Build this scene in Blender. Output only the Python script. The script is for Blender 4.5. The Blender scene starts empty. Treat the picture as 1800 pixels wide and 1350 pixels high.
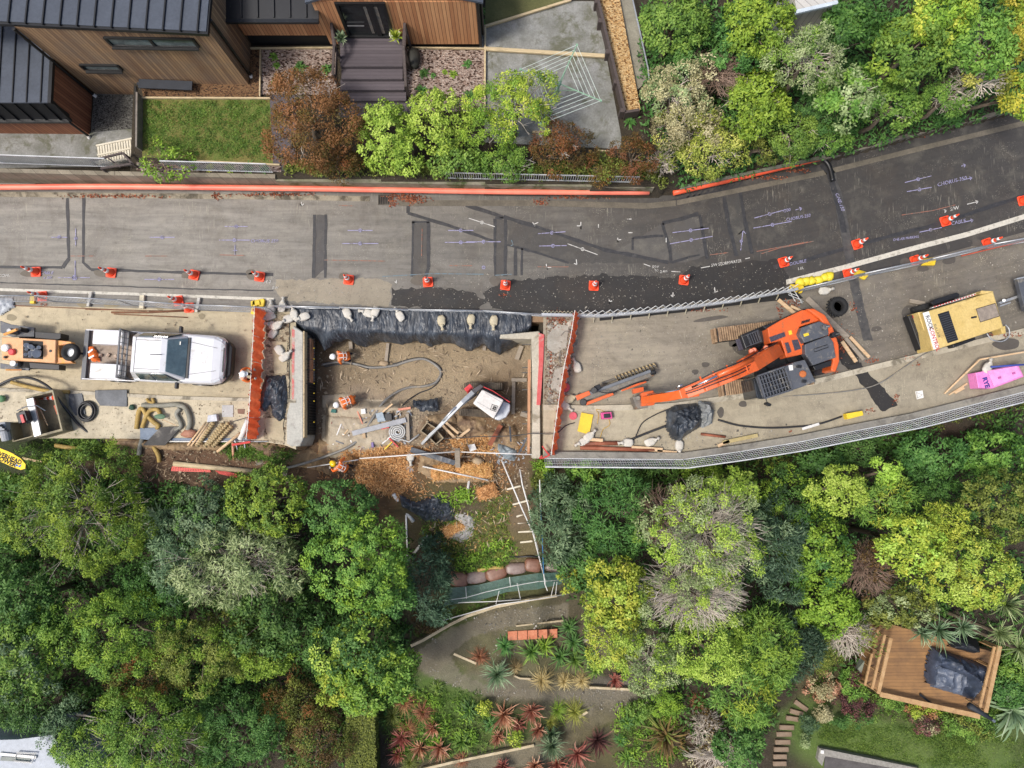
import bpy, bmesh, math, random
import numpy as np
from mathutils import Vector, Matrix, noise as mnoise
random.seed(7); rng = np.random.default_rng(7)
R = math.radians
S = bpy.context.scene
COL = S.collection
# ------------------------------------------------------------ camera, sky, sun, exposure
F, H, TH = 1248.0, 27.0, math.atan(95/1248)
cam_d = bpy.data.cameras.new('camera'); cam = bpy.data.objects.new('camera', cam_d); COL.objects.link(cam)
cam.location = (0, 0, H); cam.rotation_euler = (TH, 0, 0)
cam_d.sensor_width = 36; cam_d.lens = F/1800*36; cam_d.clip_end = 3000
S.camera = cam
S.render.resolution_x, S.render.resolution_y = 1024, 768
S.view_settings.view_transform = 'Standard'; S.view_settings.look = 'None'; S.view_settings.exposure = 0.86
W = bpy.data.worlds.new('World'); S.world = W; W.use_nodes = True
nt = W.node_tree; bg = nt.nodes['Background']
sky = nt.nodes.new('ShaderNodeTexSky'); sky.sky_type = 'NISHITA'; sky.sun_disc = False
SUN_EL, SUN_AZ = R(60), R(-115)          # azimuth measured from +Y towards +X
sky.sun_elevation = SUN_EL; sky.sun_rotation = SUN_AZ; sky.air_density = 1.0; sky.dust_density = 4.0; sky.ozone_density = 0.6
nt.links.new(sky.outputs[0], bg.inputs[0]); bg.inputs[1].default_value = 0.1
sd = bpy.data.lights.new('sun', 'SUN'); sd.energy = 1.6; sd.angle = R(11); sd.color = (1, .965, .91)
sun = bpy.data.objects.new('sun', sd); COL.objects.link(sun)
sdir = Vector((math.sin(SUN_AZ)*math.cos(SUN_EL), math.cos(SUN_AZ)*math.cos(SUN_EL), math.sin(SUN_EL)))
sun.rotation_euler = sdir.to_track_quat('Z', 'Y').to_euler(); sun.location = sdir*60
# ------------------------------------------------------------ photo pixel (1800x1350) <-> place
def P(px, py, z=0.0):
 dx, dy = (px-900)/F, (675-py)/F
 y = dy*math.cos(TH)+math.sin(TH); zz = dy*math.sin(TH)-math.cos(TH)
 t = (z-H)/zz
 return Vector((dx*t, y*t, z))
def proj(x, y, z):
 y2 = y*math.cos(TH)+(z-H)*math.sin(TH); z2 = -y*math.sin(TH)+(z-H)*math.cos(TH)
 return 900+F*x/-z2, 675-F*y2/-z2
def mpp(z): return (H-z)/F              # metres per pixel at a height
def PL(pts, z=0.0): return [P(a, b, z) for a, b in pts]
def zoomer(x0, y0, s): return lambda *a: [(x0+a[i]/s, y0+a[i+1]/s) for i in range(0, len(a), 2)]
# ------------------------------------------------------------ objects
MATX = {}
def tag(o, label=None, cat=None, group=None, kind=None):
 if label: o['label'] = label
 if cat: o['category'] = cat
 if group: o['group'] = group
 if kind: o['kind'] = kind
 return o
def thing(name, label, cat, loc=(0, 0, 0), rz=0, group=None):
 o = bpy.data.objects.new(name, None); COL.objects.link(o); o.empty_display_size = .2
 o.location = loc; o.rotation_euler = (0, 0, rz)
 MATX[o.name] = Matrix.Translation(Vector(loc)) @ Matrix.Rotation(rz, 4, 'Z')
 return tag(o, label, cat, group)
KIDS = {}
def link(name, me, mats, parent=None, smooth=False, world=True):
 o = bpy.data.objects.new(name, me); COL.objects.link(o)
 for m in (mats if isinstance(mats, (list, tuple)) else [mats]): me.materials.append(m)
 if smooth: me.shade_smooth()
 if parent is not None:
  m4 = MATX.get(parent.name, Matrix.Identity(4))
  if world: me.transform(m4.inverted())
  o.parent = parent; MATX[o.name] = m4
  KIDS.setdefault(parent.name, []).append(o)
 else: MATX[o.name] = Matrix.Identity(4)
 return o
def dup(o, loc, rz=None, label=None, group=None, scale=None, parent=None):
 c = o.copy(); COL.objects.link(c)
 if parent is None:
  c.location = loc
  if rz is not None: c.rotation_euler = (c.rotation_euler[0], c.rotation_euler[1], rz)
  if scale: c.scale = scale if isinstance(scale, (list, tuple)) else (scale,)*3
  if label: c['label'] = label
  if group: c['group'] = group
 else: c.parent = parent
 for k in KIDS.get(o.name, []):
  dup(k, None, parent=c)
 return c
def bevel(o, w=.01, seg=1):
 m = o.modifiers.new('bevel', 'BEVEL'); m.width = w; m.segments = seg; m.limit_method = 'ANGLE'; m.angle_limit = R(40)
 return o
class MB:
 """collects shapes, builds them as one mesh object"""
 def __init__(s): s.v = []; s.f = []; s.mi = []; s.cur = 0; s.T = None
 def add(s, vs, fs):
  b = len(s.v)
  if s.T is not None: vs = [s.T @ Vector(q) for q in vs]
  s.v += [tuple(q) for q in vs]; s.f += [tuple(b+i for i in f) for f in fs]; s.mi += [s.cur]*len(fs); return s
 def box(s, c, d, rz=0, rot=None):
  c = Vector(c); m = rot if rot is not None else Matrix.Rotation(rz, 3, 'Z')
  vs = [c + m @ Vector((x*d[0]/2, y*d[1]/2, z*d[2]/2)) for z in (-1, 1) for y in (-1, 1) for x in (-1, 1)]
  return s.add(vs, [(0, 2, 3, 1), (4, 5, 7, 6), (0, 1, 5, 4), (2, 6, 7, 3), (0, 4, 6, 2), (1, 3, 7, 5)])
 def bar(s, a, b, w, h, up=(0, 0, 1)):
  a, b = Vector(a), Vector(b); d = b-a; L = d.length; x = d.normalized(); u = Vector(up)
  if abs(x.dot(u)) > .98: u = Vector((0, 1, 0))
  y = u.cross(x).normalized(); z = x.cross(y)
  return s.box((a+b)/2, (L, w, h), rot=Matrix((x, y, z)).transposed())
 def prism(s, poly, z0, z1):
  """poly: xy(z) points; walls down from z1 to z0"""
  a = sum(poly[i][0]*poly[(i+1) % len(poly)][1]-poly[(i+1) % len(poly)][0]*poly[i][1] for i in range(len(poly)))
  if a < 0: poly = list(poly)[::-1]
  n = len(poly)
  vs = [(p[0], p[1], z0) for p in poly]+[(p[0], p[1], z1) for p in poly]
  return s.add(vs, [tuple(range(n))[::-1], tuple(range(n, 2*n))]+[(i, (i+1) % n, n+(i+1) % n, n+i) for i in range(n)])
 def px(s, pts, z1, z0):
  return s.prism([P(a, b, z1) for a, b in pts], z0, z1)
 def hexa(s, lo, hi):
  n = len(lo)
  return s.add(list(lo)+list(hi), [tuple(range(n))[::-1], tuple(range(n, 2*n))]+[(i, (i+1) % n, n+(i+1) % n, n+i) for i in range(n)])
 def tube(s, pts, r, n=7, closed=False, r2=None):
  pts = [Vector(p) for p in pts]; m = len(pts); vs = []; prev = None
  for i, p in enumerate(pts):
   if closed: d = pts[(i+1) % m]-pts[i-1]
   else: d = pts[min(i+1, m-1)]-pts[max(i-1, 0)]
   d = d.normalized() if d.length > 1e-9 else Vector((1, 0, 0))
   if prev is None:
    u = Vector((0, 0, 1)) if abs(d.z) < .9 else Vector((1, 0, 0)); a = d.cross(u).normalized()
   else: a = (prev-d*prev.dot(d)).normalized()
   prev = a; b = d.cross(a)
   rr = r[i] if isinstance(r, (list, tuple)) else (r if r2 is None else r+(r2-r)*i/(m-1))
   for k in range(n):
    t = 2*math.pi*k/n; vs.append(p+a*(math.cos(t)*rr)+b*(math.sin(t)*rr))
  fs = []
  for i in range(m if closed else m-1):
   j = (i+1) % m
   for k in range(n): fs.append((i*n+k, i*n+(k+1) % n, j*n+(k+1) % n, j*n+k))
  if not closed: fs += [tuple(range(n))[::-1], tuple(range((m-1)*n, m*n))]
  return s.add(vs, fs)
 def cyl(s, a, b, r, n=14, r2=None): return s.tube([a, b], r, n, r2=r2)
 def lathe(s, prof, c=(0, 0, 0), n=20, sq=None):
  c = Vector(c); vs = []
  for (r, z) in prof:
   for k in range(n):
    t = 2*math.pi*k/n; vs.append(c+Vector((math.cos(t)*r, math.sin(t)*r, z)))
  fs = [(i*n+k, i*n+(k+1) % n, (i+1)*n+(k+1) % n, (i+1)*n+k) for i in range(len(prof)-1) for k in range(n)]
  fs += [tuple(range(n))[::-1], tuple(range((len(prof)-1)*n, len(prof)*n))]
  return s.add(vs, fs)
 def blob(s, c, d, rz=0, amp=.15, freq=2.0, sub=2, seed=0, sq=1.0):
  bm = bmesh.new(); bmesh.ops.create_icosphere(bm, subdivisions=sub, radius=1)
  m = Matrix.Rotation(rz, 3, 'Z'); off = Vector((seed*3.1, seed*1.7, seed)); vs = []
  for v in bm.verts:
   p = v.co.copy()
   if sq < 1: p = Vector([math.copysign(abs(t)**sq, t) for t in p])
   k = 1+amp*mnoise.noise(p*freq+off)*2
   vs.append(Vector(c)+m @ Vector((p.x*d[0]*k, p.y*d[1]*k, p.z*d[2]*k)))
  fs = [tuple(v.index for v in f.verts) for f in bm.faces]; bm.free()
  return s.add(vs, fs)
 def build(s, name, mat, parent=None, smooth=False, bev=0, world=True, seg=1):
  me = bpy.data.meshes.new(name); me.from_pydata(s.v, [], s.f)
  if any(s.mi): me.polygons.foreach_set('material_index', s.mi)
  me.update()
  o = link(name, me, mat, parent, smooth, world)
  if bev: bevel(o, bev, seg)
  if smooth and not bev:
   pass
  return o
def npmesh(name, v, f, mats, parent=None, attr=None, smooth=False, col=None):
 """v (n,3), f (m,k) arrays; attr: per-face float 'tone'"""
 me = bpy.data.meshes.new(name); n, m, k = len(v), len(f), f.shape[1]
 me.vertices.add(n); me.vertices.foreach_set('co', np.asarray(v, np.float32).ravel())
 me.loops.add(m*k); me.loops.foreach_set('vertex_index', np.asarray(f, np.int32).ravel())
 me.polygons.add(m); me.polygons.foreach_set('loop_start', np.arange(0, m*k, k, dtype=np.int32))
 me.polygons.foreach_set('loop_total', np.full(m, k, np.int32))
 me.update(calc_edges=True)
 if attr is not None:
  a = me.attributes.new('tone', 'FLOAT', 'FACE'); a.data.foreach_set('value', np.asarray(attr, np.float32))
 if col is not None:
  a = me.color_attributes.new('Col', 'FLOAT_COLOR', 'POINT'); a.data.foreach_set('color', np.asarray(col, np.float32).ravel())
 return link(name, me, mats, parent, smooth)
def bez(pts, n=8):
 """Catmull-Rom through points"""
 pts = [Vector(p) for p in pts]; out = []
 q = [pts[0]*2-pts[1]]+pts+[pts[-1]*2-pts[-2]]
 for i in range(1, len(q)-2):
  for k in range(n):
   t = k/n; a, b, c, d = q[i-1:i+3]
   out.append(.5*((2*b)+(c-a)*t+(2*a-5*b+4*c-d)*t*t+(3*b-a-3*c+d)*t**3))
 return out+[pts[-1]]
# ------------------------------------------------------------ materials
def lin(h):
 if isinstance(h, str): h = [int(h[i:i+2], 16) for i in (0, 2, 4)]
 c = [x/255 for x in h]
 return tuple((x/12.92 if x <= .04045 else ((x+.055)/1.055)**2.4) for x in c)
class N:
 def __init__(s, name):
  s.m = bpy.data.materials.new(name); s.m.use_nodes = True; s.t = s.m.node_tree; s.b = s.t.nodes['Principled BSDF']
 def n(s, typ, **k):
  o = s.t.nodes.new('ShaderNode'+typ)
  for a, v in k.items():
   if a.startswith('i_'):
    a = a[2:]; o.inputs[int(a) if a.isdigit() else a.replace('_', ' ')].default_value = v
   else: setattr(o, a, v)
  return o
 def l(s, a, b, i=None):
  s.t.links.new(a, b)
 def mix(s, fac, a, b, mode='MIX'):
  o = s.n('Mix', data_type='RGBA', blend_type=mode)
  for val, idx in ((fac, 0), (a, 6), (b, 7)):
   if isinstance(val, (int, float)): o.inputs[idx].default_value = val
   elif isinstance(val, tuple): o.inputs[idx].default_value = (*val[:3], 1)
   else: s.l(val, o.inputs[idx])
  return o.outputs[2]
 def noise(s, scale, vec=None, detail=4, rough=.6, dist=0):
  o = s.n('TexNoise'); o.inputs['Scale'].default_value = scale; o.inputs['Detail'].default_value = detail
  o.inputs['Roughness'].default_value = rough; o.inputs['Distortion'].default_value = dist
  if vec is not None: s.l(vec, o.inputs['Vector'])
  return o.outputs['Fac']
 def ramp(s, fac, lo, hi, a=0.0, b=1.0):
  o = s.n('MapRange', clamp=True); s.l(fac, o.inputs[0])
  for i, v in ((1, lo), (2, hi), (3, a), (4, b)): o.inputs[i].default_value = v
  return o.outputs[0]
 def math(s, op, a, b=None):
  o = s.n('Math', operation=op)
  for i, v in enumerate((a, b)):
   if v is None: continue
   if isinstance(v, (int, float)): o.inputs[i].default_value = v
   else: s.l(v, o.inputs[i])
  return o.outputs[0]
 def bump(s, h, st=.3, d=.02):
  o = s.n('Bump'); o.inputs['Strength'].default_value = st; o.inputs['Distance'].default_value = d
  s.l(h, o.inputs['Height']); s.l(o.outputs[0], s.b.inputs['Normal'])
 def obj(s, sc=(1, 1, 1)):
  t = s.n('TexCoord'); g = s.n('Mapping'); g.inputs['Scale'].default_value = sc; s.l(t.outputs['Object'], g.inputs[0]); return g.outputs[0]
 def set(s, col=None, rough=None, metal=None):
  if col is not None:
   if isinstance(col, tuple): s.b.inputs['Base Color'].default_value = (*col, 1)
   else: s.l(col, s.b.inputs['Base Color'])
  if rough is not None:
   if isinstance(rough, (int, float)): s.b.inputs['Roughness'].default_value = rough
   else: s.l(rough, s.b.inputs['Roughness'])
  if metal is not None: s.b.inputs['Metallic'].default_value = metal
MC = {}
def M(name, h, h2=None, rough=.7, var=.18, sc=3.0, bump=.15, bsc=40, metal=0, dirt=None, dsc=1.2, dlo=.55, stretch=(1, 1, 1), spec=None, coat=0):
 if name in MC: return MC[name]
 a = N(name); c = lin(h); v = a.obj(stretch)
 lo = lin(h2) if h2 else tuple(x*(1-var) for x in c)
 hi = c if h2 else tuple(min(1, x*(1+var)) for x in c)
 n1 = a.noise(sc, v, 5, .65)
 col = a.mix(a.ramp(n1, .35, .65), lo, hi)
 n2 = a.noise(sc*9, v, 3, .7)
 col = a.mix(a.ramp(n2, .3, .7), col, a.mix(.5, col, tuple(x*.55 for x in c)))if var > .05 else col
 if dirt:
  n3 = a.noise(dsc, v, 6, .7, .5); col = a.mix(a.ramp(n3, dlo, dlo+.12), col, lin(dirt))
 a.set(col, rough, metal)
 if spec is not None: a.b.inputs['Specular IOR Level'].default_value = spec
 if coat: a.b.inputs['Coat Weight'].default_value = coat
 if bump: a.bump(a.noise(bsc, v, 3, .7), bump, .01)
 MC[name] = a.m; return a.m
# ============================================================ THE GROUND
def line_y(pts):
 w = [P(a, b) for a, b in pts]; xs = np.array([q.x for q in w]); ys = np.array([q.y for q in w])
 return lambda x: np.interp(x, xs, ys)
N_PX = [(-300, 312), (0, 321), (500, 331), (1140, 347), (1185, 341), (1440, 288), (1620, 240), (1800, 196), (2100, 110)]
S_PX = [(-300, 772), (430, 774), (520, 790), (950, 806), (1200, 808), (1400, 777), (1600, 738), (1800, 692), (2100, 610)]
NY, SY = line_y(N_PX), line_y(S_PX)
X = lambda px: P(px, 600).x
PIT = (X(523), X(948), P(0, 565).y)      # west, east, north edges of the excavation
def ss(t): t = np.clip(t, 0, 1); return t*t*(3-2*t)
def height(x, y):
 x = np.asarray(x, float); y = np.asarray(y, float)
 z = np.full(np.broadcast(x, y).shape, -0.12)
 n = NY(x); s = SY(x); dn = y-n; d = s-y
 up = np.where(x < X(243), 0.15, 1.1)
 east = ss((x-X(1130))/2.0)
 up = up*(1-east)+east*np.minimum(.3+np.maximum(dn, 0)*.35, 3.2)
 z = np.where(dn > 0, up, z)
 right = ss((x-X(945))/1.0); left = ss((X(530)-x)/1.2)
 dd = np.maximum(d, 0)
 zr = -1.9-2.6*ss(dd/6); zl = -.15-4.1*ss((dd-.3)/6.5); zm = np.minimum(-1.55, -4.1*ss((dd+.6)/6.6))
 zs = zr*right+zl*left+zm*(1-right)*(1-left)
 z = np.where(d > 0, zs, z)
 pit = (x > PIT[0]) & (x < PIT[1]) & (y < PIT[2]) & (d <= 0)
 z = np.where(pit, -1.55, z)
 bench = ss((x-X(556))/.35)*ss((X(800)-x)/1.4)*ss((P(0, 700).y-y)/.35)*ss((y-P(0, 812).y)/.8)
 return z+bench*.45
def hz(x, y): return float(height(x, y))
def G(px, py, dz=0.0):
 """the point of the ground seen at a photo pixel"""
 z = 0.
 for _ in range(14):
  p = P(px, py, z); z += (hz(p.x, p.y)-z)*.6
 return Vector((p.x, p.y, z+dz))
fx = np.arange(-21, 21.01, .1); fy = np.arange(-16, 16.01, .1)
co = np.array([2, 5, 10, 20, 45, 90, 180, 400.])
gx = np.concatenate([-21-co[::-1], fx, 21+co]); gy = np.concatenate([-16-co[::-1], fy, 16+co])
XX, YY = np.meshgrid(gx, gy); ZZ = height(XX, YY)
rough_mask = (YY < SY(XX)) | ((YY > NY(XX)) & (XX > X(1150))) | ((XX > PIT[0]) & (XX < PIT[1]) & (YY < PIT[2]) & (YY < NY(XX)))
nz = np.zeros_like(ZZ)
for k, a in ((.9, .09), (2.3, .045), (6.1, .02)):
 ph = rng.uniform(0, 9, 4); nz += a*(np.sin(XX*k+ph[0]+1.7*np.sin(YY*k*.7+ph[1]))*np.sin(YY*k*1.1+ph[2]+1.3*np.sin(XX*k*.8+ph[3])))
damp = 1-.65*ss((XX-PIT[0]+1)/1)*ss((PIT[1]+1-XX)/1)*ss((YY-SY(XX)+1)/2)
ZZ = ZZ+nz*rough_mask*damp
QX, QY = proj(XX, YY, ZZ)
colr = np.zeros(XX.shape+(3,)); colr[:] = lin((62, 54, 40))
def paint(px, py, rx, ry, h, st=1., soft=.35, ang=0, nzs=.16):
 c, s_ = math.cos(R(ang)), math.sin(R(ang)); u = (QX-px); v = (QY-py)
 a = (u*c+v*s_)/rx; b = (-u*s_+v*c)/ry; r = np.sqrt(a*a+b*b)
 r = r+nzs*np.sin(QX*.07+py)*np.sin(QY*.09+px)+nzs*.5*np.sin(QX*.19+px)*np.sin(QY*.23+py)
 w = st*(1-ss((r-1+soft)/soft/2)); w = w[..., None]
 colr[:] = colr*(1-w)+np.array(lin(h))*w
def paint_poly(pts, h, st=1.):
 q = np.zeros(QX.shape, bool); n = len(pts)
 for i in range(n):
  (x1, y1), (x2, y2) = pts[i], pts[(i+1) % n]
  with np.errstate(divide='ignore', invalid='ignore'):
   cr = ((y1 > QY) != (y2 > QY)) & (QX < (x2-x1)*(QY-y1)/(y2-y1+1e-12)+x1)
  q ^= cr
 w = (q*st)[..., None]; colr[:] = colr*(1-w)+np.array(lin(h))*w
# pit and spoil
paint(740, 690, 230, 175, (166, 149, 124), 1, .1, nzs=.05)
paint(620, 620, 80, 60, (146, 128, 102), .8, .5); paint(760, 640, 110, 60, (178, 158, 126), .8, .5); paint(560, 640, 22, 110, (104, 84, 60), .9, .5)
paint(880, 720, 60, 70, (128, 106, 80), .9, .5); paint(830, 760, 90, 40, (132, 102, 72), .9, .4); paint(555, 770, 22, 70, (116, 88, 62), .9, .4)
paint(650, 740, 85, 55, (170, 152, 130), .8, .3)
paint(370, 800, 200, 34, (112, 84, 62), 1, .5); paint(220, 775, 90, 26, (142, 118, 94), .9, .5); paint(290, 840, 120, 30, (96, 72, 54), .9, .5)
paint(120, 775, 80, 26, (66, 78, 40), .9, .5); paint(30, 800, 60, 40, (56, 70, 34), .9, .5)
paint(440, 785, 60, 12, (92, 104, 52), .7, .6); paint(500, 810, 50, 50, (150, 122, 90), .9, .5); paint(560, 840, 60, 50, (96, 72, 54), .8, .5)
paint(730, 850, 100, 60, (120, 88, 58), 1, .5); paint(850, 830, 120, 50, (118, 90, 62), 1, .4)
paint(810, 900, 110, 60, (96, 88, 52), 1, .5); paint(870, 930, 70, 60, (110, 104, 58), .9, .5); paint(790, 900, 60, 30, (88, 76, 58), .9, .5)
paint(925, 910, 30, 90, (132, 112, 88), .9, .4, 8); paint(960, 840, 30, 40, (100, 96, 60), .8, .5); paint(830, 975, 70, 26, (76, 86, 42), .9, .5)
paint(900, 960, 60, 30, (120, 110, 66), .7, .5)
# lower garden
paint(900, 1120, 200, 100, (112, 108, 76), 1, .3); paint(760, 1140, 60, 60, (90, 86, 68), .9, .5); paint(880, 1080, 60, 30, (122, 112, 90), .8, .5)
paint(780, 1190, 90, 30, (98, 92, 54), .9, .5, 20); paint(950, 1215, 250, 22, (128, 120, 104), .8, .5, 6); paint(1080, 1230, 90, 36, (124, 120, 112), .95, .5)
paint(760, 1240, 90, 60, (88, 118, 44), .95, .4); paint(850, 1290, 110, 40, (88, 108, 46), .95, .5, -10); paint(700, 1230, 40, 50, (80, 104, 44), .8, .5)
paint(900, 1330, 220, 22, (120, 112, 86), .9, .4, -12); paint(1110, 1290, 70, 50, (84, 96, 46), .9, .5); paint(1000, 1230, 80, 30, (110, 104, 78), .6, .5)
paint(900, 1025, 120, 30, (84, 90, 46), .9, .5, -12); paint(790, 1090, 60, 22, (88, 98, 44), 1, .4, -35); paint(1010, 1090, 50, 60, (86, 78, 60), .8, .5)
# lawn bottom right, beds
paint_poly([(727, 1150), (790, 1105), (880, 1075), (1000, 1060), (1000, 1095), (900, 1100), (830, 1120), (790, 1150), (810, 1185), (860, 1205), (960, 1215), (1140, 1205), (1165, 1215), (1110, 1255), (1060, 1275), (1000, 1300), (990, 1275), (1030, 1235), (940, 1228), (850, 1222), (780, 1200), (740, 1180)], (136, 128, 110), .75); paint_poly([(740, 1350), (800, 1335), (990, 1300), (1090, 1270), (1100, 1290), (1000, 1330), (900, 1350)], (130, 122, 102), .75); paint(1600, 1300, 230, 90, (92, 118, 50), 1, .15, 8, .04); paint(1500, 1310, 80, 60, (106, 130, 56), .7, .8); paint(1650, 1320, 130, 24, (112, 132, 62), .6, .8)
paint(1560, 1215, 200, 45, (84, 84, 50), .95, .3, 14, .1); paint(1460, 1190, 60, 50, (90, 82, 54), .9, .4)
paint(1080, 1310, 100, 60, (104, 96, 62), .7, .5); paint(1240, 1300, 90, 60, (84, 66, 48), .9, .5)
paint(1700, 800, 80, 50, (74, 50, 38), .8, .5)
# upper garden base
paint(1200, 60, 60, 300, (70, 62, 48), .6, .6)
cf = colr.reshape(-1, 3); cf = np.concatenate([cf, np.ones((len(cf), 1))], 1)
n_ = len(gx); m_ = len(gy); ii, jj = np.meshgrid(np.arange(n_-1), np.arange(m_-1)); b_ = (jj*n_+ii).ravel()
gf = np.stack([b_, b_+1, b_+n_+1, b_+n_], 1)
# ground material: painted-in soil colours, broken up by grit, clods and stones
a = N('soil'); at = a.n('VertexColor', layer_name='Col'); v = a.obj()
n1 = a.noise(2.2, v, 8, .72, .4); n2 = a.noise(14, v, 5, .75); n3 = a.noise(60, v, 3, .8)
c = a.mix(a.ramp(n1, .3, .7), a.mix(.35, at.outputs[0], (.03, .024, .016)), a.mix(.0, at.outputs[0], (1, 1, 1)))
c = a.mix(a.ramp(n2, .55, .75, 0, .35), c, a.mix(.5, c, (.42, .38, .32)))
c = a.mix(a.ramp(n3, .35, .55, .55, 0), c, a.mix(.6, c, (.02, .016, .01)))
vo = a.n('TexVoronoi'); vo.inputs['Scale'].default_value = 9; a.l(v, vo.inputs['Vector'])
c = a.mix(a.math('MULTIPLY', a.ramp(vo.outputs['Distance'], .12, .16, 1, 0), a.ramp(n1, .5, .7)), c, (.36, .32, .26))
a.set(c, .95); a.bump(a.math('ADD', n2, a.math('MULTIPLY', n3, .5)), .9, .06)
ground = npmesh('ground', np.stack([XX, YY, ZZ], -1).reshape(-1, 3), gf, a.m, col=cf, smooth=True); tag(ground, kind='structure')
# ------------------------------------------------------------ strips: road, yards, footpath
def resample(pts, n):
 pts = [Vector((*p, 0)) for p in pts]; L = [0]
 for i in range(1, len(pts)): L.append(L[-1]+(pts[i]-pts[i-1]).length)
 out = []
 for k in range(n):
  t = L[-1]*k/(n-1); i = max(j for j in range(len(L)) if L[j] <= t+1e-6); i = min(i, len(pts)-2)
  u = (t-L[i])/(L[i+1]-L[i]); out.append(pts[i].lerp(pts[i+1], u)[:2])
 return out
def strip(name, top, bot, z, mat, n=80, thick=.12, parent=None, byx=True, uvlen=None):
 if byx:
  tx = [p[0] for p in top]; bx_ = [p[0] for p in bot]
  xs0, xs1 = max(tx[0], bx_[0]), min(tx[-1], bx_[-1])
  xt = np.unique(np.concatenate([np.linspace(tx[0], tx[-1], n)])); xb = np.linspace(bx_[0], bx_[-1], len(xt))
  t = [(x, float(np.interp(x, tx, [p[1] for p in top]))) for x in xt]
  b = [(x, float(np.interp(x, bx_, [p[1] for p in bot]))) for x in xb]
 else: t, b = resample(top, n), resample(bot, n)
 n = len(t); T = PL(t, z); B = PL(b, z); vs = []
 for p in T: vs.append(p)
 for p in B: vs.append(p)
 lo = [Vector((p.x, p.y, z-thick)) for p in vs]; vs += lo
 f = [(n+i, n+i+1, i+1, i) for i in range(n-1)]+[(2*n+i, i, i+1, 2*n+i+1) for i in range(n-1)]+[(n+i, 3*n+i, 3*n+i+1, n+i+1) for i in range(n-1)]
 f += [(0, 2*n, 3*n, n), (n-1, 2*n-1, 4*n-1, 3*n-1)]
 me = bpy.data.meshes.new(name); me.from_pydata([tuple(p) for p in vs], [], f); me.update()
 uv = me.uv_layers.new(name='UVMap'); S_ = [0]
 for i in range(1, n): S_.append(S_[-1]+((T[i]-T[i-1]).length+(B[i]-B[i-1]).length)/2)
 cu = {}
 for i in range(n):
  w = (T[i]-B[i]).length
  cu[i] = cu[2*n+i] = (S_[i], w); cu[n+i] = cu[3*n+i] = (S_[i], 0)
 for lp in me.loops: uv.data[lp.index].uv = cu[lp.vertex_index]
 o = link(name, me, mat, parent)
 if parent is None: tag(o, kind='structure')
 return o
def asphalt(name, light, dark, x0, x1, speck=.5, streak=.5, pale='C9C3AE'):
 a = N(name); v = a.obj(); uv = a.n('UVMap').outputs[0]
 mp = a.n('Mapping'); mp.inputs['Scale'].default_value = (.22, 2.2, 1); a.l(uv, mp.inputs[0])
 st = a.noise(1.6, mp.outputs[0], 6, .7, .3)                    # wheel tracks and wear along the lane
 sx = a.n('SeparateXYZ'); a.l(v, sx.inputs[0])
 big = a.noise(.35, v, 5, .6)
 along = a.ramp(a.math('ADD', sx.outputs[0], a.math('MULTIPLY', a.math('SUBTRACT', big, .5), 5.)), x0, x1)
 c = a.mix(along, lin(light), lin(dark))
 c = a.mix(a.ramp(st, .35, .7, 0, streak), c, a.mix(.65, c, lin('2A2826')))
 b2 = a.noise(1.3, v, 6, .7, .4)
 c = a.mix(a.ramp(b2, .5, .8, 0, .3), c, a.mix(.5, c, lin(pale)))
 b3 = a.noise(3.5, v, 7, .8); c = a.mix(a.ramp(b3, .5, .68, 0, .55), c, a.mix(.5, c, lin('24211E'))); b4 = a.noise(.55, v, 8, .8, .8); c = a.mix(a.ramp(b4, .48, .62, 0, .5), c, a.mix(.55, c, lin('4A4036')))
 g = a.noise(38, v, 4, .85); c = a.mix(a.ramp(g, .35, .65, .35, 0), c, a.mix(.6, c, (.01, .01, .01)))
 vo = a.n('TexVoronoi'); vo.inputs['Scale'].default_value = 17; a.l(v, vo.inputs['Vector'])
 gate = a.ramp(a.noise(.9, v, 5, .75, .6), .50, .66)
 c = a.mix(a.math('MULTIPLY', a.math('MULTIPLY', a.ramp(vo.outputs['Distance'], .16, .26, 1, 0), gate), speck), c, lin(pale))
 mp2 = a.n('Mapping'); mp2.inputs['Scale'].default_value = (12, 1.1, 1); a.l(uv, mp2.inputs[0])
 rk = a.noise(1.5, mp2.outputs[0], 3, .6)                     # fine chatter across the lane
 c = a.mix(a.math('MULTIPLY', a.ramp(rk, .58, .68, 0, .5), a.ramp(a.noise(.7, v, 3), .5, .62)), c, a.mix(.5, c, lin(pale)))
 a.set(c, a.ramp(b2, .3, .7, .62, .9)); a.bump(g, .5, .012); return a.m
road_mat = asphalt('asphalt', '969187', '413E3B', X(420), X(1230), .45, .7)
R_BOT = [(-300, 534), (0, 536), (430, 546), (540, 548), (960, 554), (1060, 548), (1200, 535), (1400, 508), (1600, 462), (1800, 408), (2100, 318)]
road = strip('road', N_PX, R_BOT, 0, road_mat, 140)
YL = [(-300, 534), (0, 536), (430, 546), (520, 548)]
KL = [(-300, 684), (0, 686), (120, 690), (300, 700), (520, 706)]
yard_mat = asphalt('dusty_concrete', 'C9BA9A', 'B4A88C', X(0), X(520), .4, .25, 'DCD2B8')
strip('pavement', YL, [(a_, b_) for a_, b_ in KL[:-1]]+[(520, 706)], 0, yard_mat, 50)
path_l = asphalt('dusty_footpath', 'CFC3A8', 'C2B599', X(0), X(520), .4, .25, 'E4DCC6')
strip('footpath', KL, [(-300, 768), (0, 770), (430, 772), (500, 782), (520, 790)], .05, path_l, 40, thick=.17)
YR = [(955, 554), (1060, 548), (1200, 535), (1400, 508), (1600, 462), (1800, 408), (2100, 318)]
KR = [(955, 716), (1040, 718), (1180, 714), (1290, 698), (1430, 672), (1560, 640), (1700, 606), (1800, 582), (2100, 500)]
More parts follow.
